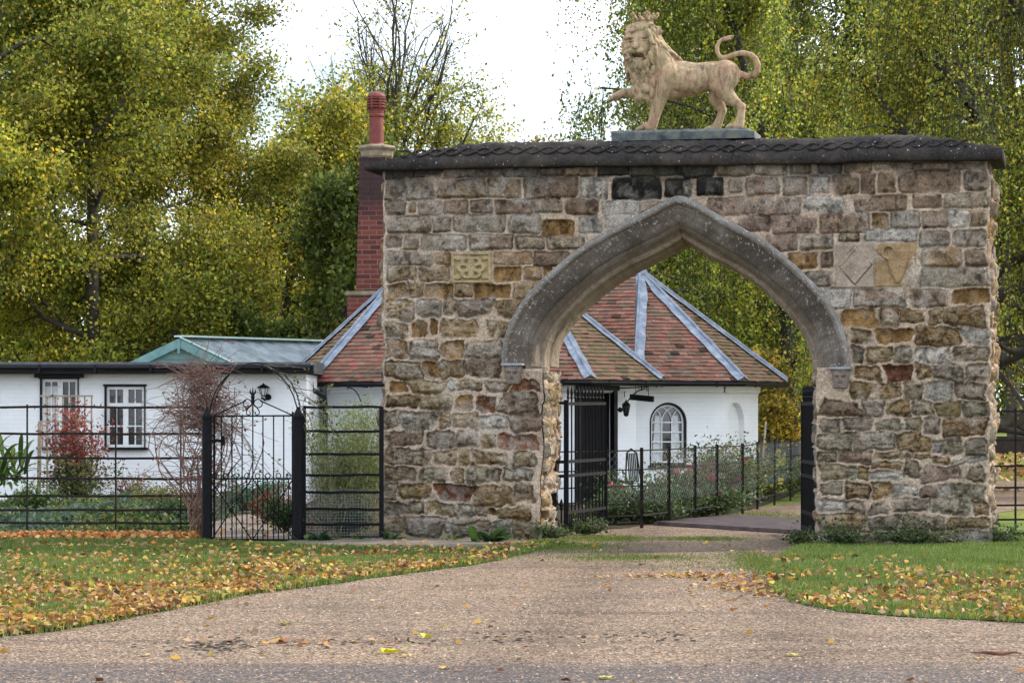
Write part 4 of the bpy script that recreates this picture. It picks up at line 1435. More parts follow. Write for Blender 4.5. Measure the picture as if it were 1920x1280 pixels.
def roof_face(e0, e1, t0, t1, palc, tw=.165, gauge=.105):
    """tiled trapezoid: eave e0->e1, top t0->t1 (t0 above e0)"""
    ex = (e1 - e0); L = ex.length; ex = ex.normalized()
    n = ex.cross((t0 + t1) / 2 - (e0 + e1) / 2).normalized()
    if n.z < 0: n = -n
    up = n.cross(ex)
    if up.z < 0: up = -up
    H = (t0 - e0).dot(up)
    s0t = (t0 - e0).dot(ex); s1t = (t1 - e0).dot(ex)
    rows = int(H / gauge) + 1
    for k in range(rows):
        a, b = k * gauge, min((k + 1) * gauge, H)
        if b - a < .01: continue
        l0, l1 = s0t * a / H, s0t * b / H
        r0, r1 = L + (s1t - L) * a / H, L + (s1t - L) * b / H
        off = (k % 2) * tw / 2 + rt.uniform(-.01, .01)
        i = math.floor((min(l0, l1) - off) / tw)
        while True:
            x0, x1 = off + i * tw, off + (i + 1) * tw - .004
            i += 1
            if x0 > max(r0, r1): break
            c = [min(max(x0, l0), r0), min(max(x1, l0), r0), min(max(x1, l1), r1), min(max(x0, l1), r1)]
            if c[1] - c[0] < .004 and c[2] - c[3] < .004: continue
            w = rt.random()
            lift = .026 + rt.uniform(-.004, .008) + (0.012 if w < .05 else 0); tl = rt.uniform(-.005, .005)
            dz = rt.uniform(-.006, .006)
            P0 = e0 + ex * c[0] + up * (a + dz) + n * (lift + tl); P1 = e0 + ex * c[1] + up * (a + dz) + n * (lift - tl)
            P2 = e0 + ex * c[2] + up * (b + .02) + n * .006; P3 = e0 + ex * c[3] + up * (b + .02) + n * .006
            P4 = P0 - n * .018; P5 = P1 - n * .018
            bi = len(TV)
            TV.extend([P0, P1, P2, P3, P4, P5])
            TF.append((bi, bi + 1, bi + 2, bi + 3)); TF.append((bi + 4, bi + 5, bi + 1, bi))
            TF.append((bi, bi + 3, bi + 4)); TF.append((bi + 1, bi + 5, bi + 2))
            col = pal(palc, 1, rt, .12)[0]; col = np.array(col) * (1.0 if w > .03 else .35)
            TCc.extend([col] * 6)
    # boarding underneath
    return (e0, e1, t1, t0)


under = []


def rf(e0, e1, t0, t1, p): under.append(roof_face(at(e0, EAVE), at(e1, EAVE), t0, t1, p))


rf(eR[0], eR[1], APR, APR, TILE_COL); rf(eR[1], eR[2], APR, APR, TILE_MOSS); rf(eR[2], eR[3], APR, APR, TILE_COL); rf(eR[3], eR[4], APR, APR, TILE_COL)
rf(eL[1], eL[0], APL, APL, TILE_COL); rf(eL[2], eL[1], APL, APL, TILE_MOSS); rf(eL[3], eL[2], APL, APL, TILE_COL)
rf(eL[0], eR[0], APL, APR, TILE_COL); rf(eR[4], eL[4], APR, APL, TILE_COL); rf(eL[4], eL[3], APL, APL, TILE_COL)
back = Vector((CF.x, CF.y + 3.2, APF.z))
rf(eF[1], eF[2], APF, APF, TILE_COL); rf(eF[2], eF[3], APF, APF, TILE_COL); rf(eF[3], eF[4], APF, APF, TILE_MOSS)
e4b = eF[4] + Vector((-.3, 2.6, 0)); e1b = eF[1] + Vector((.3, 2.6, 0))
rf(eF[4], e4b, APF, back, TILE_COL); rf(e1b, eF[1], back, APF, TILE_COL)
roof = meshobj('roof', np.array(TV), TF, M['tile_v'], lodge, np.array(TCc))
ub = MB()
for q4 in under:
    ub.add([p - Vector((0, 0, .03)) for p in q4], [(0, 1, 2, 3)])
ub.build('boarding', M['timber'], roof)


def lead_hip(a, b, parent, w=.16, n0=None, n1=None):
    """folded lead sheet down a hip from apex a to eave b with a roll on top"""
    mb = MB(); d = (b - a); L = d.length; d.normalize()
    side = d.cross(Vector((0, 0, 1))).normalized()
    N = 16; vs = []
    for i in range(N + 1):
        t = i / N; p = a + d * (L * t)
        ww = w * min(1, .25 + t * 4)
        st = .012 if (t % .34) > .30 else 0
        for s, dz in ((-1, -.30), (-.45, -.12), (-.10, .0), (.10, .0), (.45, -.12), (1, -.30)):
            vs.append(p + side * (s * ww * (1 + .06 * math.sin(i * 2.1 + s))) + Vector((0, 0, dz * ww * 1.05 + .072 + st + .006 * math.sin(i * 1.7 + s * 3))))
    fs = [(i * 6 + j, i * 6 + j + 1, (i + 1) * 6 + j + 1, (i + 1) * 6 + j) for i in range(N) for j in range(5)]
    mb.add(vs, fs)
    mb.tube([a + d * (L * t) + Vector((0, 0, .085 + .004 * math.sin(t * 40))) for t in [k / 12 for k in range(13)]], .026, 7)
    return mb.build('lead_hip', M['lead'], parent, smooth=False)


for e in eR[:4]: lead_hip(APR, at(e, EAVE - .01), lodge)
for e in eL[:4]: lead_hip(APL, at(e, EAVE - .01), lodge)
for e in eF[1:5]: lead_hip(APF, at(e, EAVE - .01), lodge, .12)
mb = MB(); mb.tube([APL + Vector((0, 0, .04)), APR + Vector((0, 0, .04))], .07, 8); mb.tube([APF + Vector((0, 0, .04)), back + Vector((0, 0, .03))], .06, 8)
mb.build('ridge_lead', M['lead'], lodge)
mb = MB(); mb.lathe(APR + Vector((0, 0, -.03)), [(.16, 0), (.12, .10), (.03, .17)], 8); mb.build('lead_cap', M['lead'], lodge)
# gutters: half-round runs along the eaves
mb = MB()


def gutter(pts, z=EAVE - .045):
    c = Vector((0, 0, 0))
    mb.tube([at(p, z) for p in pts], .045, 8)
    for i in range(len(pts) - 1):
        n = max(1, int((pts[i + 1] - pts[i]).length / .7))
        for k in range(n):
            q_ = pts[i].lerp(pts[i + 1], (k + .5) / n); mb.box((q_.x, q_.y, z), (.03, .11, .11))


gutter([eF[1], eF[2], eF[3], eF[4], eF[4].lerp(e4b, .5)]); gutter([eR[0], eR[1], eR[2], eR[3]]); gutter([eL[0], eL[1], eL[2]])
mb.build('gutter', M['black'], lodge)

# walls: polygonal shells
WT = 2.10


def wall_ring(cv, R, angs, k=.80):
    return octo(cv.x, cv.y, R * k, 0, angs)


def arch_hole(c_s, w, z0, zs, n=14):
    """points of an opening: width w, sill z0, springing zs, semicircular head, as (s,z)"""
    pts = [(c_s - w / 2, z0), (c_s + w / 2, z0)]
    for i in range(n + 1):
        a = pi * i / n
        pts.append((c_s + w / 2 * math.cos(a), zs + w / 2 * math.sin(a)))
    return pts


def wall_with_hole(mb, a, b, z0, z1, hole, depth):
    """wall face a->b with an opening cut in it and its reveal (depth inwards)"""
    d = (b - a); L = d.length; d.normalize(); inn = Vector((-d.y, d.x, 0))
    hp = hole; n = len(hp)
    f = lambda s, z, k=0.0: a + d * s + inn * k + Vector((0, 0, z))
    # split: left block, right block, below, above (fan to the head)
    s0 = min(p[0] for p in hp); s1 = max(p[0] for p in hp); zb = hp[0][1]
    zs = hp[2][1]
    mb.add([f(0, z0), f(s0, z0), f(s0, z1), f(0, z1)], [(0, 1, 2, 3)])
    mb.add([f(s1, z0), f(L, z0), f(L, z1), f(s1, z1)], [(0, 1, 2, 3)])
    mb.add([f(s0, z0), f(s1, z0), f(s1, zb), f(s0, zb)], [(0, 1, 2, 3)])
    head = hp[2:]
    for i in range(len(head) - 1):
        (sa, za), (sb, zb_) = head[i], head[i + 1]
        mb.add([f(sa, za), f(sa, z1), f(sb, z1), f(sb, zb_)], [(0, 1, 2, 3)])
    for i in range(n):
        (sa, za), (sb, zb_) = hp[i], hp[(i + 1) % n]
        mb.add([f(sa, za), f(sb, zb_), f(sb, zb_, depth), f(sa, za, depth)], [(0, 1, 2, 3)])


wm = MB()
wR = octo(CR.x, CR.y, 2.18, 0, (-95, -50, -5, 40, 85)); wL = octo(CL.x, CL.y, 1.80, 0, (-92, -137, -182, -227, -272))
wF = octo(CF.x, CF.y, 1.93, 0, (-202, -157, -112, -67, -22, 23))


def face(mb, a, b, z0=0.0, z1=WT): mb.add([at(a, z0), at(b, z0), at(b, z1), at(a, z1)], [(0, 1, 2, 3)])


# window face of the right octagon
fa, fb = wR[0], wR[1]
d_ = (fb - fa).normalized(); n_ = Vector((-d_.y, d_.x, 0))


def s_of(px, a, dd):
    """distance along the wall line where the ray through px meets it"""
    q = (px - 960) / F
    return (a.x - q * a.y) / (q * dd.y - dd.x)


sw0, sw1 = s_of(1218, fa, d_), s_of(1288, fa, d_)
wc = (sw0 + sw1) / 2; ww = sw1 - sw0
Yw = (fa + d_ * wc).y
wz0, wz1 = Z(872, Yw), Z(754, Yw)
wall_with_hole(wm, fa, fb, 0, WT, arch_hole(wc, ww, wz0, wz1 - ww / 2), .16)
# blind niche on the next face
na, nb_ = wR[1], wR[2]
dn = (nb_ - na).normalized(); nn_ = Vector((-dn.y, dn.x, 0))
ns0, ns1 = s_of(1362, na, dn), s_of(1396, na, dn)
Yn = (na + dn * ((ns0 + ns1) / 2)).y
nh = arch_hole((ns0 + ns1) / 2, ns1 - ns0, .55, Z(754, Yn) - (ns1 - ns0) / 2)
wall_with_hole(wm, na, nb_, 0, WT, nh, .11)
wm.add([na + dn * s + nn_ * .11 + Vector((0, 0, z)) for s, z in nh], [tuple(range(len(nh)))])
face(wm, wR[2], wR[3]); face(wm, wR[3], wR[4])
face(wm, wL[1], wL[0]); face(wm, wL[2], wL[1]); face(wm, wL[3], wL[2])
face(wm, wL[0], wR[0]); face(wm, wR[4], wL[4]); face(wm, wL[4], wL[3])
for i in (0, 1, 2, 4): face(wm, wF[i], wF[i + 1])
# door face of the front wing: opening for the door
da, db = wF[3], wF[4]; dd_ = (db - da).normalized(); dn_ = Vector((-dd_.y, dd_.x, 0))
ds0, ds1 = s_of(1087, da, dd_), s_of(1147, da, dd_); DH = 1.98
f = lambda s, z, k=0.0: da + dd_ * s + dn_ * k + Vector((0, 0, z))
Ld = (db - da).length
wm.add([f(0, 0), f(ds0, 0), f(ds0, WT), f(0, WT)], [(0, 1, 2, 3)]); wm.add([f(ds1, 0), f(Ld, 0), f(Ld, WT), f(ds1, WT)], [(0, 1, 2, 3)])
wm.add([f(ds0, DH), f(ds1, DH), f(ds1, WT), f(ds0, WT)], [(0, 1, 2, 3)])
for s in (ds0, ds1): wm.add([f(s, 0), f(s, DH), f(s, DH, .12), f(s, 0, .12)], [(0, 1, 2, 3)])
# soffit cornice band under the eaves, proud of the wall
for ring in (wR, wL, wF):
    for i in range(len(ring) - 1):
        a, b = ring[i], ring[i + 1]
        if ring is wL: a, b = b, a
        o = (b - a).normalized(); o = Vector((o.y, -o.x, 0)) * .05
        wm.add([at(a + o, WT - .16), at(b + o, WT - .16), at(b + o, WT - .02), at(a + o, WT - .02), at(a, WT - .19), at(b, WT - .19)], [(0, 1, 2, 3), (4, 5, 1, 0)])
wm.build('wall', M['whitewash'], lodge)
# soffits close the roof overhang
sf = MB()
for er, wr in ((eR, wR), (eF, wF)):
    for i in range(min(len(er), len(wr)) - 1):
        sf.add([at(wr[i], WT - .03), at(wr[i + 1], WT - .03), at(er[i + 1], WT - .03), at(er[i], WT - .03)], [(0, 1, 2, 3)])
for i in range(4): sf.add([at(wL[i], WT - .03), at(wL[i + 1], WT - .03), at(eL[i + 1], WT - .03), at(eL[i], WT - .03)], [(0, 1, 2, 3)])
sf.build('soffit', M['whitewash'], lodge)


def extr_ring(mb, a, d, inn, pts_o, pts_i, k0, k1):
    """a flat ring between two outlines of equal count, with thickness k0..k1"""
    n = len(pts_o); f = lambda p, k: a + d * p[0] + inn * k + Vector((0, 0, p[1]))
    vs = [f(p, k0) for p in pts_o] + [f(p, k0) for p in pts_i] + [f(p, k1) for p in pts_o] + [f(p, k1) for p in pts_i]
    fs = []
    for i in range(n):
        j = (i + 1) % n
        fs += [(i, j, n + j, n + i), (n + i, n + j, 3 * n + j, 3 * n + i), (i, 2 * n + i, 2 * n + j, j)]
    mb.add(vs, fs)


# arched window
win = MB()
o1 = arch_hole(wc, ww - .004, wz0 + .002, wz1 - ww / 2); o2 = arch_hole(wc, ww - .085, wz0 + .045, wz1 - ww / 2)
extr_ring(win, fa, d_, n_, o1, o2, .03, .12)
f2 = lambda s, z, k: fa + d_ * s + n_ * k + Vector((0, 0, z))
win.bar(f2(wc - ww / 2 - .03, wz0 - .02, .0), f2(wc + ww / 2 + .03, wz0 - .02, .0), .12, .045)
window = win.build('window_frame', M['black'], lodge)
wi = MB()
o3 = arch_hole(wc, ww - .14, wz0 + .075, wz1 - ww / 2); extr_ring(wi, fa, d_, n_, o2, o3, .06, .10)
iw = ww - .14
for k in (-1, 1):
    wi.bar(f2(wc + k * iw / 6, wz0 + .06, .08), f2(wc + k * iw / 6, wz1 - ww / 2, .08), .022, .022)
zs_ = wz1 - ww / 2
for z in np.linspace(wz0 + .07, zs_, 5)[1:]:
    wi.bar(f2(wc - iw / 2, z, .08), f2(wc + iw / 2, z, .08), .02, .022)
wi.bar(f2(wc - iw / 6, zs_ , .08), f2(wc - iw / 6, zs_ + .01, .08), .02)
# interlacing tracery: arcs of the window's own radius from each mullion
for x0, sg in ((-iw / 2 + iw / 3, 1), (-iw / 2 + 2 * iw / 3, 1), (iw / 2 - iw / 3, -1), (iw / 2 - 2 * iw / 3, -1)):
    pts = []
    Rr = iw / 2
    cxx = x0 + sg * Rr
    for i in range(11):
        a = i / 10 * 1.35
        xx = cxx - sg * Rr * math.cos(a); zz = Rr * math.sin(a)
        if math.hypot(xx, zz) > Rr: break
        pts.append(f2(wc + xx, zs_ + zz, .08))
    if len(pts) > 1: wi.tube(pts, .011, 5)
wi.build('glazing_bars', M['whiteframe'], window)
gl = MB(); o4 = arch_hole(wc, ww - .12, wz0 + .06, zs_); gl.add([f2(s, z, .10) for s, z in o4], [tuple(range(len(o4)))]); gl.build('pane', M['glass'], window)
cu = MB()
for k in (-1, 1):
    c0 = wc + k * iw / 3
    pts = [(c0 - iw / 6 + .01, wz0 + .05), (c0 + iw / 6 - .01, wz0 + .05), (c0 + iw / 6 - .01 - (.06 if k > 0 else 0), zs_ + .12), (c0 - iw / 6 + .01 + (.06 if k < 0 else 0), zs_ + .12)]
    cu.add([f2(s, z, .094) for s, z in pts], [(0, 1, 2, 3)])
cu.build('curtain', M['curtain'], window)
# studded door, frame
dm = MB(); dm.box(f((ds0 + ds1) / 2, DH / 2, .10), (ds1 - ds0, .05, DH), dd_, dn_)
nb2 = 5
for k in range(nb2 + 1):
    s = ds0 + (ds1 - ds0) * k / nb2
    dm.bar(f(s, .02, .07), f(s, DH - .03, .07), .022, .02)
dk = dm
for k in range(nb2):
    for j in range(17):
        dk.ball(f(ds0 + (ds1 - ds0) * (k + .5) / nb2, .1 + j * .11, .072), .012, 6, 4)
door = dm.build('door', M['iron'], lodge)
fm = MB()
for s in (ds0 - .03, ds1 + .035): fm.box(f(s, DH / 2, -.02), (.09, .10, DH), dd_, dn_)
fm.box(f((ds0 + ds1) / 2, DH + .02, -.02), (ds1 - ds0 + .24, .12, .10), dd_, dn_)
fm.extrude_poly([f(ds1 + .08, DH - .02, -.04), f(ds1 + .20, DH + .07, -.04), f(ds1 + .08, DH + .07, -.04)], dn_ * .05)
fm.build('door_frame', M['black'], lodge)

# chimney stack
ch = MB(); Dc = 49.6; cxx = X(703, Dc); zt = Z(297, Dc); zb = Z(545, Dc); sc_ = Dc / F
w_t, w_b = 50 * sc_, 60 * sc_
rot = math.radians(8); xd = Vector((math.cos(rot), -math.sin(rot), 0)); yd = Vector((math.sin(rot), math.cos(rot), 0)); c0 = Vector((cxx, Dc, 0))
pts = []
for z, w in ((zb - .1, w_b), (zt - .75, w_t + .02), (zt, w_t)):
    for sx, sy in ((-1, -1), (1, -1), (1, 1), (-1, 1)): pts.append(c0 + xd * (sx * w / 2) + yd * (sy * w / 2) + Vector((0, 0, z)))
ch.add(pts, [(i * 4 + j, i * 4 + (j + 1) % 4, (i + 1) * 4 + (j + 1) % 4, (i + 1) * 4 + j) for i in range(2) for j in range(4)])
# wider base, with a stone weathering on it
ch.box(c0 + Vector((.04, 0, (2.6 + zb - .12) / 2)), (96 * sc_, .95, zb - .12 - 2.6), xd, yd)
chim = ch.build('chimney', M['brick'], lodge)
BUFF = simple('buff_stone', (.17, .13, .085), (.30, .24, .16), 6, .9, .4, 40)
c2 = MB(); c2.box(c0 + Vector((.04, 0, zb - .07)), (104 * sc_, 1.02, .09), xd, yd, .02); c2.build('stone_shoulder', BUFF, chim)
c2 = MB()
c2.lathe(c0 + Vector((.04, 0, zt - .01)), [(.30, 0), (.33, .04), (.34, .14), (.38, .17), (.40, .20), (.38, .235), (.2, .27)], 8, rot=pi / 8)
c2.build('chimney_cap', BUFF, chim)
pot = MB(); zp = zt + .24; H = Z(178, Dc) - zp
pr = [(.155, 0), (.155, .02), (.140, .05), (.134, H * .55), (.152, H * .57), (.156, H * .60), (.140, H * .62), (.150, H * .68), (.168, H * .72)]
pot.lathe(c0 + Vector((.03, 0, zp)), pr, 20)
for k in range(4):
    z0 = H * .74 + k * H * .055
    pot.lathe(c0 + Vector((.03, 0, zp + z0)), [(.16, 0), (.180, .005), (.182, .028), (.165, .04)], 20)
pot.lathe(c0 + Vector((.03, 0, zp + H * .72)), [(.12, 0), (.12, H * .24)], 14)
for k in range(6):
    a = k * pi / 3; o = Vector((math.cos(a), math.sin(a), 0)) * .165
    pot.box(c0 + Vector((.03, 0, zp + H * .84)) + o, (.035, .035, H * .24))
pot.lathe(c0 + Vector((.03, 0, zp + H * .95)), [(.178, 0), (.178, .02), (.15, .06), (.09, .10), (.03, .12)], 20)
pot.build('chimney_pot', M['terracotta'], chim)

# bracket lantern, hanging board
bk = thing('bracket_lantern', 'black iron lantern on a bracket under the eaves beside the lodge door', 'lantern', tuple(at(db, 1.5)))
Yb = 44.0
q = lambda px, py, D=Yb: P(px, py, D)
m1 = MB(); m1.bar(q(1157, 728), q(1216, 725), .02); m1.bar(q(1203, 718), q(1203, 732), .018); m1.bar(q(1213, 718), q(1213, 733), .018)
m1.tube([q(1168, 762), q(1177, 752), q(1184, 742), q(1195, 733), q(1210, 728)], .012, 6)
m1.bar(q(1171, 733), q(1171, 744), .014); m1.bar(q(1171, 765), q(1171, 778), .008)
m1.build('bracket', M['iron'], bk)
m2 = MB(); c = q(1174, 760)
m2.lathe(c, [(.055, .0), (.075, .02), (.02, .07), (.01, .10)], 6) 
for k in range(6):
    a = k * pi / 3; o = Vector((math.cos(a), math.sin(a), 0)); m2.bar(c + o * .07 + Vector((0, 0, .01)), c + o * .04 + Vector((0, 0, -.14)), .010)
m2.lathe(c + Vector((0, 0, -.17)), [(.015, -.02), (.04, 0), (.045, .03)], 6)
m2.ball(q(1163, 768), .045, 8, 6)
m2.build('lantern_frame', M['iron'], bk)
m3 = MB(); m3.lathe(c + Vector((0, 0, -.14)), [(.035, 0), (.062, .14)], 6); m3.build('lantern_glass', M['glass'], bk)
sb = thing('hanging_board', 'black timber board hanging beneath the eaves left of the arched window', 'sign board', tuple(q(1203, 748)))
m4 = MB(); a0, a1 = P(1182, 744, 44.5), P(1225, 748, 44.0)
m4.bar(a0, a1, .035, .10); m4.build('board', M['black'], sb)
m5 = MB(); m5.bar(P(1192, 741, 44.4), P(1192, 716, 44.4), .010); m5.build('hanger', M['iron'], sb)
m5 = MB(); m5.bar(P(1216, 743, 44.1), P(1216, 718, 44.1), .010); m5.build('hanger', M['iron'], sb)
# downpipe at the lodge's left corner
dp = MB(); dp.tube([P(583, 716, 45.6), P(585, 730, 45.6), P(607, 742, 45.6), P(610, 760, 45.6), P(610, 935, 45.6)], .045, 8)
for py in (775, 850, 915): dp.box(P(610, py, 45.6), (.13, .1, .03))
dp.build('downpipe', M['black'], lodge)
m6 = MB(); m6.bar(P(606, 724, 44.9), P(636, 725, 44.9), .015); m6.bar(P(652, 723, 44.9), P(690, 726, 44.9), .015); m6.bar(P(652, 716, 44.9), P(652, 731, 44.9), .015)
m6.tube([P(652, 725, 44.9), P(664, 730, 44.9), P(672, 740, 44.9), P(677, 753, 44.9)], .012, 6)
m6.build('eaves_bracket', M['iron'], lodge)

# ------------------------------------------------------------------ the long low wing on the left
De = 44.2
xL, xR = X(-330, De), X(575, De); xJ = X(341, De)
ext = thing('cottage_wing', 'low whitewashed flat-roofed cottage wing with two white windows, behind the railings', 'cottage', (X(200, De), De, 0))
em = MB()
Y0 = De


def flat_with_windows(mb, x0, x1, Y, z0, z1, wins, depth=.12):
    xs = sorted(set([x0, x1] + [w[0] for w in wins] + [w[1] for w in wins])); zs = sorted(set([z0, z1] + [w[2] for w in wins] + [w[3] for w in wins]))
    for i in range(len(xs) - 1):
        for j in range(len(zs) - 1):
            cx, cz = (xs[i] + xs[i + 1]) / 2, (zs[j] + zs[j + 1]) / 2
            if any(w[0] < cx < w[1] and w[2] < cz < w[3] for w in wins): continue
            mb.add([(xs[i], Y, zs[j]), (xs[i + 1], Y, zs[j]), (xs[i + 1], Y, zs[j + 1]), (xs[i], Y, zs[j + 1])], [(0, 1, 2, 3)])
    for a, b, c_, d in wins:
        mb.add([(a, Y, c_), (b, Y, c_), (b, Y, d), (a, Y, d), (a, Y + depth, c_), (b, Y + depth, c_), (b, Y + depth, d), (a, Y + depth, d)], [(0, 1, 5, 4), (1, 2, 6, 5), (2, 3, 7, 6), (3, 0, 4, 7)])


W1 = (X(75, De), X(148, De), Z(838, De), Z(707, De)); W2_ = (X(196, De), X(273, De), Z(839, De), Z(721, De))
EZ = Z(701, De)
flat_with_windows(em, xL, xR, Y0, 0, EZ, [W1, W2_])
em.add([(xR, Y0, 0), (xR, Y0 + 5, 0), (xR, Y0 + 5, EZ), (xR, Y0, EZ), (xL, Y0, 0), (xL, Y0 + 5, 0), (xL, Y0 + 5, EZ), (xL, Y0, EZ)], [(0, 1, 2, 3), (5, 4, 7, 6), (1, 5, 6, 2)])
em.box((xJ + 0.02, Y0 - .02, EZ / 2 - .05), (.05, .04, EZ - .1))
em.build('wall', M['whitewash'], ext)
rm_ = MB()
rz = EZ
rm_.extrude_poly([(xL - .2, Y0 - .38, rz + .16), (xL - .2, Y0 - .38, rz + .20), (xL - .2, Y0 + 5.2, rz + .28), (xL - .2, Y0 + 5.2, rz + .02), (xL - .2, Y0 - .30, rz + .02)], (xR + .1 - xL + .2, 0, 0))
rm_.build('roof', M['felt'], ext)
fm = MB(); fm.box(((xL + xR) / 2, Y0 - .34, rz + .075), (xR - xL + .3, .04, .15)); fm.tube([(xL - .2, Y0 - .40, rz + .10), (xR + .1, Y0 - .40, rz + .10)], .055, 8)
k = xL
while k < xR:
    fm.box((k, Y0 - .40, rz + .09), (.04, .13, .13)); k += .95
fm.build('gutter', M['black'], ext)


def casement(w, cols, rows, name, split=True, lintel=None, black_edge=True):
    x0, x1, z0, z1 = w
    b = MB()
    t = .035
    if black_edge:
        b.box((x0 + t / 2, Y0 + .0, (z0 + z1) / 2), (t, .05, z1 - z0)); b.box(((x0 + x1) / 2, Y0 - .005, z1 - t / 2 + .01), (x1 - x0 + .04, .06, t)); b.box((x1 - .012, Y0, (z0 + z1) / 2), (.022, .045, z1 - z0))
    b.box(((x0 + x1) / 2, Y0 - .03, z0 - .015), (x1 - x0 + .1, .12, .04))
    fr = b.build('window_frame', M['black'], ext)
    g = MB(); a0, a1, b0, b1 = x0 + t, x1 - .022, z0 + .008, z1 - t
    mid = (a0 + a1) / 2
    for (p0, p1) in ((a0, mid), (mid, a1)):
        s = .045
        g.box((p0 + s / 2, Y0 + .055, (b0 + b1) / 2), (s, .05, b1 - b0)); g.box((p1 - s / 2, Y0 + .055, (b0 + b1) / 2), (s, .05, b1 - b0))
        g.box(((p0 + p1) / 2, Y0 + .053, b0 + s / 2), (p1 - p0 - .002, .05, s)); g.box(((p0 + p1) / 2, Y0 + .053, b1 - s / 2), (p1 - p0 - .002, .05, s))
        for k in range(1, cols):
            xx = p0 + s + (p1 - p0 - 2 * s) * k / cols; g.box((xx, Y0 + .06, (b0 + b1) / 2), (.022, .035, b1 - b0 - .05))
        if split:
            zt_ = b0 + (b1 - b0) * .70
            g.box(((p0 + p1) / 2, Y0 + .050, zt_), (p1 - p0 - .004, .055, .065))
            g.box(((p0 + p1) / 2, Y0 + .058, b0 + (zt_ - b0) * .5), (p1 - p0 - .05, .035, .022))
        else:
            for r in range(1, rows):
                g.box(((p0 + p1) / 2, Y0 + .058, b0 + (b1 - b0) * r / rows), (p1 - p0 - .05, .035, .022))
    g.build('sash', M['whiteframe'], fr)
    p = MB(); p.box(((a0 + a1) / 2, Y0 + .09, (b0 + b1) / 2), (a1 - a0, .01, b1 - b0)); p.build('pane', M['glass'], fr)
    return fr


f1 = casement(W1, 2, 4, 'w1', False); casement(W2_, 2, 3, 'w2')
cu = MB(); cu.box(((W1[0] + W1[1]) / 2 - .17, Y0 + .080, (W1[2] + W1[3]) / 2), (.24, .006, .9)); cu.build('curtain', M['curtain'], f1)
ln = MB(); ln.box((X(112, De), Y0 - .05, Z(702, De) - .02), (X(158, De) - X(66, De), .12, .07)); ln.build('lintel', M['black'], ext)
# wall lantern by the garden gate
wl = thing('wall_lantern', 'small black carriage lantern on the white wall above the garden gate', 'lantern', (X(500, De), De, Z(740, De)))
m = MB(); m.tube([P(503, 743, De), P(497, 750, De - .08), P(490, 745, De - .12)], .018, 6); m.lathe(P(503, 744, De - .01), [(.055, -.03), (.055, .02)], 10, axis=(0, -1, 0))
ctr = P(494, 742, De - .14)
m.lathe(ctr, [(.025, -.01), (.045, .0), (.04, .012)], 6); m.lathe(ctr + Vector((0, 0, .135)), [(.11, 0), (.115, .012), (.06, .045), (.02, .065), (.01, .085)], 6)
for k in range(6):
    a = k * pi / 3; o = Vector((math.cos(a), math.sin(a), 0)); m.bar(ctr + o * .042 + Vector((0, 0, .01)), ctr + o * .085 + Vector((0, 0, .138)), .009)
m.build('lantern_frame', M['iron'], wl)
m = MB(); m.lathe(ctr + Vector((0, 0, .012)), [(.036, 0), (.078, .12)], 6)
kg = NB('frosted_glass'); kg.base((.6, .62, .62), .15)
m.build('lantern_glass', kg.m, wl)

# green gabled shed behind, with corrugated roof
Dg = 53.0
shed = thing('garden_shed', 'sage green gabled shed with a corrugated metal roof, above the flat roof', 'shed', (X(400, Dg), Dg, 0))
ga = P(336, 640, Dg); gl_ = P(228, 692, Dg); gr = P(444, 692, Dg)
L = Vector((X(640, 57) - X(336, Dg), 4.0, 0))
sm_ = MB(); zb_ = 0
o_ = L.normalized() * .15
sm_.add([at(gl_, 0) + o_, at(gr, 0) + o_, gr + o_, ga + o_, gl_ + o_] + [at(gl_, 0) + L, at(gr, 0) + L, gr + L, ga + L, gl_ + L], [(0, 1, 2, 3, 4), (5, 9, 8, 7, 6), (1, 6, 7, 2), (0, 4, 9, 5)])
for k in range(9):
    z = gl_.z - .12 + k * .11
    t = (ga.z - z) / (ga.z - gl_.z)
    if 0 < t:
        t = min(t, 1); sm_.bar(ga.lerp(gl_, t) + o_ * .8 + Vector((0, 0, z - (ga.z - (ga.z - gl_.z) * t))), ga.lerp(gr, t) + o_ * .8 + Vector((0, 0, z - (ga.z - (ga.z - gl_.z) * t))), .02, .008)
sm_.build('wall', M['green_paint'], shed)
bg_ = MB(); bg_.bar(ga + Vector((0, -.02, -.03)), gl_ + (gl_ - ga) * .08 + Vector((0, -.02, -.03)), .05, .17); bg_.bar(ga + Vector((0, -.03, -.03)), gr + (gr - ga) * .08 + Vector((0, -.03, -.03)), .05, .17); bg_.bar(ga + Vector((0, -.06, .05)), ga + Vector((0, -.06, -.25)), .05, .07)
bg_.build('bargeboard', M['green_paint'], shed)
cr = MB(); n = 130; vs = []
for side in (gl_, gr):
    s_ = (side - ga) * 1.12
    vs = []
    for i in range(n + 1):
        t = i / n; h = .022 * math.sin(2 * pi * i / 2.2)
        p0 = ga + L * 1.02 * t + Vector((0, 0, .07 + h)); vs += [p0, p0 + s_]
    cr.add(vs, [(2 * i, 2 * i + 1, 2 * i + 3, 2 * i + 2) for i in range(n)])
cr.build('roof', M['corrugated'], shed)
rd = MB(); rd.bar(ga + Vector((0, 0, .11)), ga + L * 1.02 + Vector((0, 0, .11)), .30, .035); rd.bar(ga + Vector((.02, -.02, .09)), gr + (gr - ga) * .1 + Vector((.02, -.02, .09)), .12, .03)
rd.build('ridge_flashing', M['palegreen'], shed)

# ------------------------------------------------------------------ ironwork
IR, IB = M['iron'], M['iron_brown']


def one(fn, name, mat, parent):
    m = MB(); fn(m); return m.build(name, mat, parent)


def spear(m, p, h, r):
    m.lathe(p, [(r * .5, 0), (r * 1.0, h * .12), (r * .5, h * .22), (r * .75, h * .4), (r * .9, h * .5), (r * .1, h)], 6)


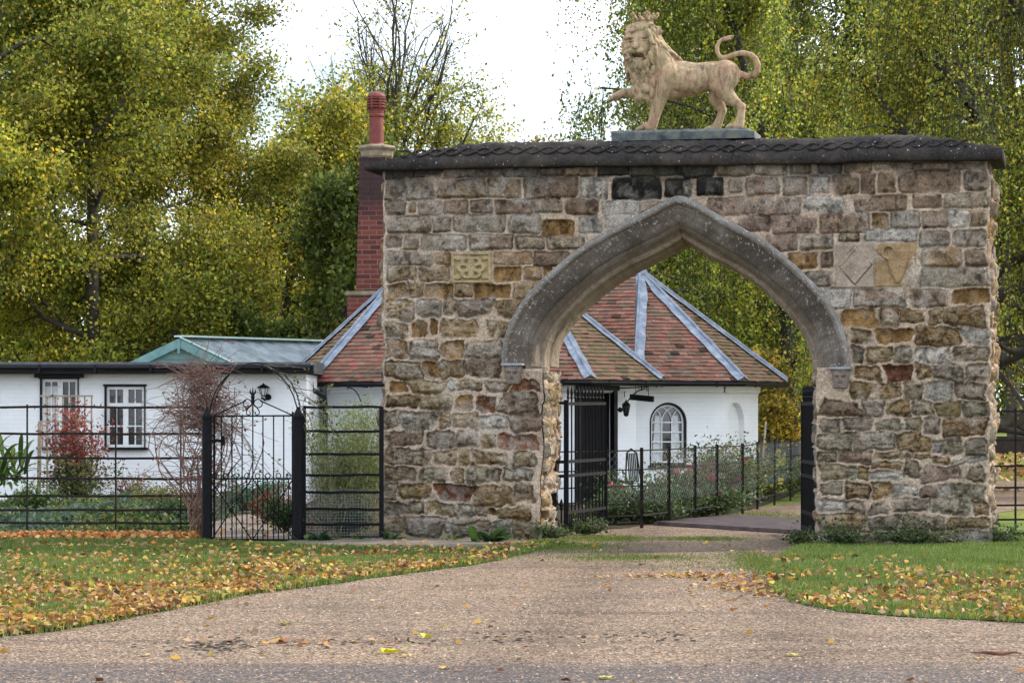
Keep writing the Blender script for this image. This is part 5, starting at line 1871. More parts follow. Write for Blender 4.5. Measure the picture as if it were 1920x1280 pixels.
# the left-hand drive gate leaf, standing open behind the arch
ga_, gb_ = Vector((X(1061, 32.7), 32.7, 0)), Vector((X(1135, 34.4), 34.4, 0))
gd = (gb_ - ga_); GLn = gd.length; gd.normalize()
dg1 = thing('iron_gate', 'black iron gate leaf with spear heads standing open on the left of the drive', 'gate', tuple(ga_), 'drive gate leaves under the arch')
gh = 1.72
R = lambda s, z, k=0: ga_ + gd * s + Vector((0, 0, z))
one(lambda m: m.bar(R(0, .03), R(0, gh + .02), .055), 'stile', IR, dg1); one(lambda m: m.bar(R(GLn, .05), R(GLn, gh), .035), 'stile', IR, dg1)
rails = [.10, .30, .77, .95, gh - .03]
for z in rails: one(lambda m: m.bar(R(0, z), R(GLn, z + (.0 if z < 1.5 else rnd.uniform(-.01, .01))), .030, .040), 'rail', IR, dg1)
for k in range(11):
    s = GLn * (k + .6) / 11.4
    def fb(m, s=s):
        m.tube([R(s, .06), R(s, gh + .04)], .0115, 6); spear(m, R(s, gh + .03), .18, .022)
    one(fb, 'bar', IR, dg1)
for k in range(11):
    s = GLn * (k + 1.1) / 11.4
    one(lambda m, s=s: m.tube([R(s, .06), R(s, .30)], .010, 6), 'dog_bar', IR, dg1)
# its hanging post with a stay back to the jamb
hp = Vector((X(1038, 32.6), 32.6, 0))
post = thing('gate_post', 'black iron gate post with an arrow head tied to the left jamb of the arch', 'gate post', tuple(hp))
one(lambda m: (m.bar(hp, hp + Vector((0, 0, 1.78)), .075, .075, up=(0, 1, 0)), m.lathe(hp + Vector((0, 0, 1.78)), [(.03, 0), (.055, .02), (.03, .05), (.065, .09), (.04, .16), (.005, .27)], 8)), 'shaft', IR, post)
for z in (.77, .95, 1.70): one(lambda m: m.bar(hp + Vector((-.24, -.02, z)), hp + Vector((.16, .02, z)), .028, .04), 'stay', IR, post)
for dx in (-.13, .10):
    def fd(m, dx=dx):
        b0 = hp + Vector((dx, .02, 0)); m.tube([b0, b0 + Vector((0, 0, .36))], .014, 6); spear(m, b0 + Vector((0, 0, .34)), .14, .035)
    one(fd, 'dog_spear', IR, post)
# right-hand leaf, seen edge on against the right jamb
gc = WP(UC + HALF_J - .05, 0, .46); ge_ = Vector((X(1505, gc.y + 1.7), gc.y + 1.7, 0)); gd2 = (ge_ - gc); gd2.z = 0; L2 = gd2.length; gd2.normalize()
dg2 = thing('iron_gate', 'black iron gate leaf seen edge on against the right jamb of the arch', 'gate', tuple(gc), 'drive gate leaves under the arch')
R2 = lambda s, z: gc + gd2 * s + Vector((0, 0, z))
one(lambda m: m.bar(R2(0, .0), R2(0, gh + .06), .07), 'stile', IR, dg2); one(lambda m: m.bar(R2(L2, .05), R2(L2, gh), .045), 'stile', IR, dg2)
for z in rails: one(lambda m: m.bar(R2(0, z), R2(L2, z), .035, .045), 'rail', IR, dg2)
for k in range(13):
    s = L2 * (k + .6) / 13.4
    def fb(m, s=s):
        m.tube([R2(s, .06), R2(s, gh + .04)], .012, 6); spear(m, R2(s, gh + .03), .18, .022)
    one(fb, 'bar', IR, dg2)
rp = gc + Vector((.05, .08, 0))

# ---- garden railings on the left (long flat bars through thin uprights)
def railing(name, label, a, b, hs, uprights, parentgroup=None, rw=.012, rh=.030, mat=IB, upr=.012, sag=0.0, cat='railing'):
    t = thing(name, label, cat, tuple((a + b) / 2))
    d = (b - a)
    for h in hs:
        def f_(m, h=h):
            n = 6
            pts = [a + d * (i / n) + Vector((0, 0, h + rnd.uniform(-.008, .008) * (0 < i < n) - sag * math.sin(pi * i / n))) for i in range(n + 1)]
            for i in range(n): m.bar(pts[i], pts[i + 1], rw, rh)
        one(f_, 'rail', mat, t)
    for s, w, hh in uprights:
        p = a + d * s
        one(lambda m: m.bar(p, p + Vector((0, 0, hh)), w, w), 'upright', mat, t)
    return t


Df = 32.3
fa_ = Vector((X(-90, Df), Df, 0)); fb_ = Vector((X(384, Df), Df, 0))
zz = lambda py, D=Df: Z(py, D)
hl = [zz(763), zz(813), zz(858), zz(897), zz(930), zz(956), zz(980), zz(1002)]
sfr = lambda px: (X(px, Df) - fa_.x) / (fb_.x - fa_.x)
railing('estate_railing', 'rust-brown iron railing with eight flat rails in front of the cottage wing', fa_, fb_, hl,
        [(sfr(-60), .020, zz(758)), (sfr(51), .020, zz(758)), (sfr(217), .020, zz(765)), (sfr(339), .018, zz(768)), (sfr(371), .016, zz(860)), (sfr(358), .016, zz(880))])
# hurdle between the garden gate and the archway
Dh = 31.9
ha, hb_ = Vector((X(571, Dh), Dh, 0)), Vector((X(716, Dh), Dh - .1, 0))
hd = railing('iron_hurdle', 'black iron hurdle panel between the garden gate and the archway', ha, hb_, [Z(763, Dh), Z(808, Dh), Z(851, Dh), Z(890, Dh), Z(922, Dh), Z(954, Dh), Z(982, Dh)],
        [(0, .035, Z(760, Dh)), (1, .055, Z(762, Dh))], mat=IR, rw=.016, rh=.032, cat='fence panel')


def mesh_net(parent, a, b, z0, z1, st, r, name='wire_netting'):
    m = MB(); d = b - a; L = d.length; n = int(L / st); k = int((z1 - z0) / st)
    for i in range(n + 1):
        p = a + d * (i / n); m.bar(p + Vector((0, .01, z0)), p + Vector((0, .01, z1)), r)
    for j in range(k + 1):
        z = z0 + (z1 - z0) * j / k; m.bar(a + Vector((0, .012, z)), b + Vector((0, .012, z)), r)
    return m.build(name, M['leadcap'], parent)


mesh_net(hd, ha, hb_, .02, .62, .035, .0018)

# ---- garden gate
Dg_ = 31.5
q = lambda px, py: P(px, py, Dg_)
gg = thing('garden_gate', 'black wrought iron garden gate with a scrolled pediment and looped dog bars', 'gate', tuple(G(474, 1014)))
bw = .016
one(lambda m: m.bar(q(402, 780), q(402, 1016), .022), 'stile', IR, gg); one(lambda m: m.bar(q(549, 772), q(549, 1013), .026), 'stile', IR, gg)
one(lambda m: m.bar(q(401, 780), q(550, 779), .016, .02), 'rail', IR, gg)
one(lambda m: m.bar(q(401, 897), q(550, 897), .016, .02), 'rail', IR, gg)
one(lambda m: m.bar(q(401, 1014), q(550, 1012), .016, .02), 'rail', IR, gg)
for px in (415, 435, 454, 474, 493, 513, 532):
    one(lambda m, px=px: m.tube([q(px, 1013), q(px, 780)], .0085, 6), 'bar', IR, gg)
for px in (402, 423, 443, 463, 483, 502, 522, 541):
    def fl(m, px=px):
        m.tube([q(px, 1013), q(px, 897)], .008, 6)
        c = q(px, 891.5); m.tube([c + Vector((.030 * math.cos(t), 0, .030 * math.sin(t))) for t in [2 * pi * i / 12 for i in range(13)]], .0065, 5, False)
    one(fl, 'looped_bar', IR, gg)
for a, b in (((396, 902), (471, 1010)), ((471, 898), (396, 1012)), ((474, 898), (549, 1008)), ((549, 898), (474, 1010))):
    one(lambda m, a=a, b=b: m.bar(q(*a) + Vector((0, .02, 0)), q(*b) + Vector((0, .02, 0)), .010, .014), 'brace', IR, gg)
for c in ((433.5, 956), (512, 953)):
    one(lambda m, c=c: m.lathe(q(*c) + Vector((0, -.012, 0)), [(.03, 0), (.032, .01), (.03, .03)], 10, axis=(0, 1, 0)), 'boss', IR, gg)


def pedim(m):
    m.bar(q(402, 778), q(461, 751), .012, .015); m.bar(q(488, 751), q(548, 778), .012, .015)
    for s, cx in ((-1, 464), (1, 484)):
        m.tube([q(cx, 756) + Vector((.052 * math.cos(t), 0, .052 * math.sin(t))) for t in [2 * pi * i / 16 for i in range(17)]], .007, 5, False)
        pts = [(474 + s * 2, 758), (474 + s * 7, 763), (474 + s * 12, 770), (474 + s * 12, 776), (474 + s * 7, 778), (474 + s * 4, 775), (474 + s * 6, 772)]
        m.tube([q(*p_) for p_ in pts], .007, 5)
    m.tube([q(474, 780), q(474, 750)], .010, 6)
    m.lathe(q(474, 758), [(.022, 0), (.02, .06), (.026, .10), (.012, .12)], 8)
    for s in (-1, 0, 1):
        m.tube([q(474, 742), q(474 + s * 5, 735), q(474 + s * 4.5, 729 - (3 if s == 0 else 0))], [.012, .012, .003], 6)
one(pedim, 'pediment', IR, gg)
one(lambda m: (m.box(q(418, 826), (.045, .05, .11), bevel=.01), m.bar(q(396, 826), q(418, 826), .03, .035)), 'latch', IR, gg)
for px, name_, lab in ((388, 'gate_post', 'stout black gate post swamped by bare climber stems'), (559, 'gate_post', 'stout black gate post with a pointed head on the right of the garden gate')):
    t = thing(name_, lab, 'gate post', tuple(G(px, 1016)))
    b0 = G(px, 1016)
    one(lambda m: m.lathe(b0, [(.068, 0), (.064, .2), (.060, 1.50), (.067, 1.51), (.067, 1.54), (.045, 1.58), (.01, 1.65)], 8), 'shaft', IR, t)
    for z in (.35, 1.30): one(lambda m: m.bar(b0 + Vector((0, -.04, z)), b0 + Vector((.09 if px < 500 else -.07, -.02, z)), .03), 'hinge', IR, t)
# hoop over the gate
hoop = thing('rose_hoop', 'thin double iron hoop arching over the garden gate', 'arch', tuple(G(474, 1014)))
for dy, dz in ((0, 0), (.42, .04)):
    def fh(m, dy=dy, dz=dz):
        pts = [Vector((X(393, Dg_), Dg_ + dy, 0)), Vector((X(393, Dg_), Dg_ + dy, 1.5))]
        for i in range(15):
            a = pi - pi * i / 14; pts.append(Vector((X(475.5, Dg_) + .545 * math.cos(a), Dg_ + dy, 1.50 + dz + .66 * math.sin(a))))
        pts.append(Vector((X(558, Dg_), Dg_ + dy, 0)))
        m.tube(pts, .0085, 5)
    one(fh, 'hoop', IR, hoop)

# ---- estate fence behind the arch
fp = [(1136, 34.5), (1203, 34.9), (1254, 36.0), (1303, 37.2), (1344, 38.4), (1392, 39.6), (1420, 41.5), (1452, 43.5), (1482, 45.5), (1506, 47.5)]
fpts = [Vector((X(px, D), D, 0)) for px, D in fp]
ef = thing('estate_fence', 'low iron estate fence with thin rails and wire netting beside the drive', 'fence', tuple(fpts[4]))
for h in (1.06, .80, .58, .38, .18):
    def fr_(m, h=h):
        for i in range(len(fpts) - 1): m.bar(fpts[i] + Vector((0, 0, h)), fpts[i + 1] + Vector((0, 0, h)), .012, .018)
    one(fr_, 'rail', IB, ef)
one(lambda m: [m.bar(Vector((X(1045, 33.6), 33.6, h)), fpts[0] + Vector((0, 0, h)), .012, .018) for h in (1.06, .80, .58, .38)], 'rail', IB, ef)
for i, p in enumerate(fpts):
    one(lambda m: m.bar(p, p + Vector((0, 0, 1.10)), .045 if i < 6 else .035, .05, up=(0, 1, 0)), 'upright', IB, ef)
nm = MB()
for i in range(len(fpts) - 1):
    a, b = fpts[i], fpts[i + 1]; n = int((b - a).length / .10)
    for s in (-1, 1):
        for k in range(-7, n):
            # diagonal strands, clipped to the panel
            x0, x1 = k, k + 7; zlo, zhi = .35, 1.05
            t0 = max(0, -x0 / 7); t1 = min(1, (n - x0) / 7)
            if t1 <= t0: continue
            f_ = lambda t: a.lerp(b, min(max((x0 + 7 * t) / n, 0), 1)) + Vector((0, -.01, (zlo + (zhi - zlo) * t) if s > 0 else (zhi - (zhi - zlo) * t)))
            nm.bar(f_(t0), f_(t1), .0012)
nm.build('wire_netting', M['leadcap'], ef)

# ---- railing to the right of the gateway
ra, rb = WP(UR - .02, 0, .55), Vector((X(2250, 31.6), 31.6, 0))
Dr = 32.2
t = thing('estate_railing', 'thin dark iron railing running off to the right of the archway', 'railing', tuple(ra))
rd_ = (rb - ra)
for py in (771, 823, 870, 909, 941, 967, 992):
    one(lambda m: m.bar(ra + Vector((0, 0, Z(py, Dr))), rb + Vector((0, 0, Z(py, Dr))), .012, .024), 'rail', IB, t)
for px in (1874, 2050, 2230):
    s = (X(px, Dr) - ra.x) / rd_.x
    p = ra + rd_ * s; one(lambda m: m.bar(p, p + Vector((0, 0, Z(765, Dr))), .022), 'upright', IB, t)

# ---- cattle grid on the drive beyond the arch
A, B = Vector((2.0, 35.7, 0)), Vector((3.95, 32.75, 0)); C_, D_ = Vector((5.35, 35.1, 0)), Vector((3.3, 38.2, 0))
cg = thing('cattle_grid', 'rusty brown cattle grid of metal bars set across the drive', 'cattle grid', tuple((A + C_) / 2))
n = 15
for k in range(n):
    t_ = (k + .5) / n
    p, q_ = A.lerp(D_, t_), B.lerp(C_, t_)
    one(lambda m: m.bar(p + Vector((0, 0, .035)), q_ + Vector((0, 0, .035)), .10, .05), 'bar', M['gridmetal'], cg)
for s, t_ in ((A, D_), (B, C_)): one(lambda m: m.bar(s + Vector((0, 0, .025)), t_ + Vector((0, 0, .025)), .08, .04), 'edge_beam', M['gridmetal'], cg)
one(lambda m: m.add([A + Vector((0, 0, .011)), B + Vector((0, 0, .011)), C_ + Vector((0, 0, .011)), D_ + Vector((0, 0, .011))], [(0, 1, 2, 3)]), 'pit', M['mudm'], cg)

# ---- far background things
tw = thing('timber_wall', 'low dark timber wall across the park beyond the lodge', 'wall', (9.5, 93, 0))
one(lambda m: [m.box((6.5 + k * 1.9, 93, .35), (1.88, .2, .66), bevel=.02) for k in range(7)], 'boards', simple('creosoted_timber', (.02, .012, .01), (.05, .03, .025), 3, .9), tw)
for k in range(8): one(lambda m: m.box((5.6 + k * 1.9, 92.85, .4), (.16, .16, .82)), 'post', M['bark'], tw)
# fallow deer, dark, standing in the field
Dd = 150.0
dr = thing('deer', 'dark fallow deer standing side on in the park beyond the lodge', 'deer', (X(1468, Dd), Dd, 0))
dk_ = MB(); dx, s_ = X(1470, Dd), .95
def dch(pts):
    for i in range(len(pts) - 1):
        a, b = Vector(pts[i][:3]), Vector(pts[i + 1][:3]); k = max(2, int((b - a).length / .04))
        for j in range(k + 1):
            t_ = j / k; dk_.ball(Vector((dx, Dd, 0)) + a.lerp(b, t_) * s_, (pts[i][3] + (pts[i + 1][3] - pts[i][3]) * t_) * s_, 8, 6)
dch([(-.42, 0, .72, .17), (-.1, 0, .74, .17), (.2, 0, .74, .15), (.42, 0, .76, .17)])
dch([(-.42, 0, .80, .12), (-.58, 0, 1.0, .075), (-.66, 0, 1.15, .065)]); dch([(-.64, 0, 1.17, .07), (-.74, 0, 1.16, .05), (-.86, 0, 1.11, .03)])
for sy in (-.08, .08):
    dch([(-.42, sy, .66, .10), (-.42, sy * 1.1, .40, .045), (-.43 + sy * .8, sy, .22, .028), (-.42 + sy * .9, sy, .04, .026)])
    dch([(.44, sy, .72, .13), (.40, sy * 1.1, .50, .08), (.52, sy, .34, .038), (.47 + sy, sy, .04, .026)])
    dch([(-.62, sy * .5, 1.22, .03), (-.58, sy * 1.4, 1.33, .012)]); dch([(-.66, sy * .5, 1.22, .016), (-.60, sy * 1.8, 1.42, .012), (-.66, sy * 2.2, 1.58, .010)])
dch([(.56, 0, .82, .04), (.62, 0, .66, .02)])
db_ = dk_.build('body', simple('dark_hide', (.012, .009, .008), (.03, .022, .018), 4, .8), dr, smooth=True)
rm = db_.modifiers.new('remesh', 'REMESH'); rm.mode = 'VOXEL'; rm.voxel_size = .022
sign = thing('park_sign', 'small pale sign on posts at the far edge of the park', 'sign', (X(1487, 175), 175, 0))
one(lambda m: m.box((X(1487, 175), 175, 1.15), (.55, .05, .7)), 'panel', M['curtain'], sign)
for s in (-.2, .2): one(lambda m: m.bar((X(1487, 175) + s, 175, 0), (X(1487, 175) + s, 175, .85), .06), 'leg', M['timber'], sign)
# wooden garden stake propped up right of the lodge
st = thing('garden_stake', 'slender leaning timber stake in the border right of the lodge', 'stake', (X(1427, 46), 46, 0))
one(lambda m: m.tube([P(1424, 940, 45.5), P(1436, 790, 45.8)], .02, 6), 'shaft', M['timber'], st)

# trellis in front of the first window
tz = thing('garden_trellis', 'weathered grey timber trellis standing in front of the left window', 'trellis', (X(130, 43), 43, 0))
Dt = 42.8
one(lambda m: m.bar(P(72, 955, Dt), P(75, 790, Dt), .06, .05), 'post', M['timber'], tz)
for px in (88, 103, 117, 131, 145, 158, 171): one(lambda m: m.bar(P(px, 948, Dt), P(px + 1, 742 if px > 80 else 740, Dt), .028, .02, up=(0, 1, 0)), 'slat', M['timber'], tz)
for py in (742, 790, 838, 884, 909): one(lambda m: m.bar(P(74, py, Dt - .03), P(175, py, Dt - .03), .02, .028), 'crosspiece', M['timber'], tz)

# garden chair half hidden in the border
gcx = thing('garden_chair', 'grey metal garden chair half hidden by plants beside the lodge door', 'chair', (X(1176, 42.5), 42.5, 0))
cx0 = X(1174, 42.5)
one(lambda m: [m.tube([(cx0 + .05 + .16 * k / 5, 42.3 + .07 * k, .42), (cx0 + .0 + .16 * k / 5 + .02, 42.3 + .07 * k + .05, .9)], .012, 5) for k in range(6)], 'backrest', M['iron_brown'], gcx)
one(lambda m: m.tube([(cx0 - .02, 42.25, .42), (cx0 + .0, 42.3, .90), (cx0 + .08, 42.5, .97), (cx0 + .18, 42.68, .90), (cx0 + .26, 42.7, .42)], .016, 6), 'back_frame', M['iron_brown'], gcx)
one(lambda m: m.box((cx0 - .1, 42.5, .42), (.45, .45, .03), bevel=.01), 'seat', M['iron_brown'], gcx)
for sx, sy in ((-.3, .28), (.1, .28), (-.3, -.2), (.1, -.2)): one(lambda m: m.bar((cx0 + sx, 42.5 + sy, 0), (cx0 + sx, 42.5 + sy, .41), .022), 'leg', M['iron_brown'], gcx)

# ------------------------------------------------------------------ trees
class Branches:
    """batched branch skeleton -> tapered tubes"""
    def __init__(s): s.lines = []

    def add(s, pts, rad): s.lines.append((np.array(pts, float), np.array(rad, float)))

    def mesh(s):
        VV = []; FF = []; b = 0
        for pts, rad in s.lines:
            n = len(pts); k = 7 if rad[0] > .09 else (5 if rad[0] > .03 else 3)
            t = np.gradient(pts, axis=0); t /= np.linalg.norm(t, axis=1, keepdims=True) + 1e-9
            ref = np.array([0, 0, 1.0]) if abs(t[0, 2]) < .9 else np.array([1.0, 0, 0])
            x = np.cross(t, ref); x /= np.linalg.norm(x, axis=1, keepdims=True) + 1e-9; y = np.cross(t, x)
            a = 2 * pi * np.arange(k) / k
            ring = pts[:, None] + (x[:, None] * np.cos(a)[None, :, None] + y[:, None] * np.sin(a)[None, :, None]) * rad[:, None, None]
            VV.append(ring.reshape(-1, 3))
            idx = b + np.arange(n * k).reshape(n, k)
            q = np.stack([idx[:-1], np.roll(idx[:-1], -1, 1), np.roll(idx[1:], -1, 1), idx[1:]], -1).reshape(-1, 4)
            FF.append(q); b += n * k
        return np.vstack(VV), np.vstack(FF)


def grow(br, r, p, d, L, rad, lvl, P_, tips):
    n = P_['seg'][lvl]
    pts = [p.copy()]; rads = [rad]; dirs = [d.copy()]
    endr = rad * (.35 if lvl < P_['lv'] else .3)
    for i in range(n):
        d = d + r.normal(size=3) * P_['wob'][lvl] + np.array([0, 0, P_['trop'][lvl]])
        d /= np.linalg.norm(d)
        p = p + d * L / n
        pts.append(p.copy()); dirs.append(d.copy()); rads.append(rad + (endr - rad) * (i + 1) / n)
    br.add(pts, rads)
    if lvl >= P_['lv'] - 1:
        for i in range(1, len(pts)): tips.append((pts[i], dirs[i]))
    if lvl >= P_['lv']: return
    nc = P_['nch'][lvl]
    for c in range(nc):
        t = P_['start'][lvl] + (1 - P_['start'][lvl]) * (c + r.random()) / nc
        f = t * n; i = min(int(f), n - 1); q = pts[i] + (pts[i + 1] - pts[i]) * (f - i)
        dd = dirs[i + 1]
        ax = r.normal(size=3); ax -= dd * ax.dot(dd); ax /= np.linalg.norm(ax) + 1e-9
        if lvl == 0:
            an = c * 2.4 + r.random() * .8; ax = np.array([math.cos(an), math.sin(an), 0])
        ang = math.radians(P_['ang'][lvl] * (1 - .35 * t) + r.normal() * 9)
        nd = dd * math.cos(ang) + ax * math.sin(ang)
        shape = P_['shape'](t) if lvl == 0 else (1 - .45 * t)
        l2 = P_['len'][lvl] * shape * r.uniform(.75, 1.2)
        r2 = max(.006, (rads[i]) * P_['rr'][lvl] * (.6 + .4 * shape))
        grow(br, r, q, nd / np.linalg.norm(nd), l2, r2, lvl + 1, P_, tips)


GREEN = [((.11, .155, .020), 5), ((.17, .205, .026), 5), ((.06, .095, .014), 3), ((.25, .25, .035), 3), ((.36, .30, .04), 1.0)]
YELG = [((.18, .215, .026), 5), ((.27, .28, .036), 5), ((.40, .36, .04), 2.5), ((.10, .135, .018), 3), ((.42, .26, .04), .35)]
DARKG = [((.065, .105, .02), 5), ((.10, .145, .028), 4), ((.15, .18, .03), 2), ((.24, .23, .04), .6)]
WEEP = [((.14, .185, .026), 5), ((.085, .12, .018), 4), ((.22, .26, .04), 3.5), ((.38, .35, .05), 1.6), ((.40, .25, .04), .3), ((.30, .29, .13), .8)]
GOLD = [((.22, .22, .035), 3), ((.40, .34, .05), 4), ((.46, .30, .045), 1.2), ((.10, .12, .02), 2), ((.28, .24, .10), 1.2)]
BROWN = [((.20, .17, .05), 3), ((.26, .19, .07), 3), ((.13, .14, .025), 3), ((.30, .16, .05), 1)]


def tree(name, label, base, H, spread, palette, seed, nleaf, leaf=.11, sparse=.30, start=.12, lean=(0, 0), lv=3, trunk=.28, nch=(18, 8, 6), ang=(72, 48, 45), wob=(.07, .16, .22, .25),
         trop=(.02, .02, .0, -.02), shape=None, group=None, upper_bare=0.0, bare_at=(.50, .85), barkmat=None, cat='tree', low_bare=0):
    r = np.random.default_rng(seed); br = Branches(); tips = []
    shape = shape or (lambda t: max(.25, math.sin(pi * min(1, (t * .85 + .22))) ** .7))
    PP = dict(seg=(9, 6, 4, 3), wob=wob, trop=trop, nch=nch, start=(start, .18, .15), ang=ang, len=(spread, spread * .45, spread * .22), rr=(.50, .55, .55), lv=lv, shape=shape)
    d0 = np.array([lean[0], lean[1], 1.0]); d0 /= np.linalg.norm(d0)
    grow(br, r, np.array([base[0], base[1], -.1]), d0, H, trunk, 0, PP, tips)
    root = thing(name, label, cat, (base[0], base[1], 0), group)
    V, Fq = br.mesh(); meshobj('trunk', V, Fq, barkmat or M['bark'], root, smooth=True)
    T = np.array([t[0] for t in tips]); Dn = np.array([t[1] for t in tips])
    # sun and shade put into the leaf colour, at random per spray
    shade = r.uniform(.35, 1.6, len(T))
    # light and dark, thick and thin parts of the crown
    w = .45 + 1.2 * sstep(.36, .62, fbm(T[:, 0] * .55 + seed, T[:, 2] * .55 + T[:, 1] * .4, 3))
    if upper_bare > 0: w = w * (1 - upper_bare * sstep(bare_at[0], bare_at[1], T[:, 2] / H))
    w /= w.sum()
    i = r.choice(len(T), nleaf, p=w)
    C = T[i] + Dn[i] * r.normal(size=(nleaf, 1)) * sparse * .6 + r.normal(size=(nleaf, 3)) * sparse * np.array([1, 1, .62])
    okz = C[:, 2] > .3; C = C[okz]; i = i[okz]
    tone = fbm(C[:, 0] * .5 + 9 + seed, C[:, 2] * .6 + C[:, 1] * .5, 4)
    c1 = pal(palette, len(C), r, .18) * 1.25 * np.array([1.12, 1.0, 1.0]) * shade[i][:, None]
    # clumps that have turned further than others
    turn = sstep(.50, .68, tone)[:, None] * .6
    c1 = c1 * (1 - turn) + c1 * np.array([1.5, 1.3, 1.0]) * turn
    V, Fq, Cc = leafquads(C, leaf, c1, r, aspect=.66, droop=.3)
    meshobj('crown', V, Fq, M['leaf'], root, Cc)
    return root


def gx(px, D): return (X(px, D), D)


tree('beech_tree', 'tall green beech with dark limbs at the far left edge', gx(-30, 57), 15.5, 5.2, GREEN + YELG[:1], 1, 190000, .10, .28, lean=(.02, 0), trunk=.26, start=.08)
tree('beech_tree', 'tall olive-green beech with fine brown twigs, above the flat-roofed wing', gx(310, 64), 17.0, 4.3, YELG + GREEN[:2] + BROWN[:1], 2, 210000, .095, .27, start=.06, trunk=.15, barkmat=simple('pale_bark', (.06, .05, .035), (.15, .12, .09), 4, .9), upper_bare=.72, nch=(24, 8, 6))
tree('beech_tree', 'green beech filling the gap between the two nearest left-hand trees', gx(190, 59.5), 12.5, 3.8, GREEN + YELG[:2], 23, 110000, .095, .28, start=.06, trunk=.2, nch=(22, 8, 6))
tree('maple_tree', 'yellow-green maple glowing behind the green gabled shed', gx(510, 74), 9.6, 3.4, YELG, 3, 80000, .13, .28, start=.1, trunk=.2)
tree('sycamore_tree', 'dark green bushy sycamore immediately left of the brick chimney', gx(655, 60), 7.2, 2.2, DARKG, 4, 60000, .12, .20, start=.1, trunk=.16, nch=(14, 7, 5), upper_bare=.2)
tree('sycamore_tree', 'tall half-bare sycamore rising behind the chimney pot against the sky', gx(765, 86), 12.6, 6.0, YELG + GREEN[:2], 15, 27000, .12, .20, start=.40, trunk=.26, upper_bare=.95, bare_at=(.86, 1.08), ang=(50, 42, 42), nch=(30, 9, 7), trop=(.02, .10, .05, .02), wob=(.05, .16, .24, .3), shape=lambda t: 1.10 - .30 * t)
tree('ash_tree', 'small bare-twigged tree against the sky above the middle of the coping', gx(1035, 96), 11.8, 2.6, BROWN, 16, 3200, .14, .25, start=.45, trunk=.10, nch=(10, 6, 5), ang=(40, 36, 36), trop=(.02, .06, .04, 0), barkmat=M['bark'])
tree('ash_tree', 'low thin-leaved tree against the sky just right of the half-bare sycamore', gx(965, 98), 10.4, 2.4, YELG, 17, 5200, .14, .25, start=.4, trunk=.10, nch=(10, 6, 5), ang=(46, 36, 36), trop=(.02, .05, .04, 0))
tree('lime_tree', 'dense yellow-green tree seen through the right side of the arch', gx(1420, 66), 10.5, 4.6, YELG[1:] + GREEN[:3], 7, 130000, .10, .28, start=.12, trunk=.14)
tree('hawthorn_tree', 'small golden-leaved tree low behind the right end of the lodge', gx(1455, 52), 2.6, 0.9, GOLD, 8, 9000, .085, .14, start=.35, trunk=.06, nch=(10, 5, 4), ang=(60, 45, 45))
tree('park_oak', 'dark-trunked spreading tree standing in the park right of the archway', gx(1903, 150), 15, 7, GOLD + GREEN[:2], 9, 45000, .20, .55, start=.22, trunk=.50)
tree('park_oak', 'distant broad tree standing in the park behind the deer', gx(1478, 170), 12, 6, YELG, 10, 30000, .22, .5, start=.28, trunk=.4)


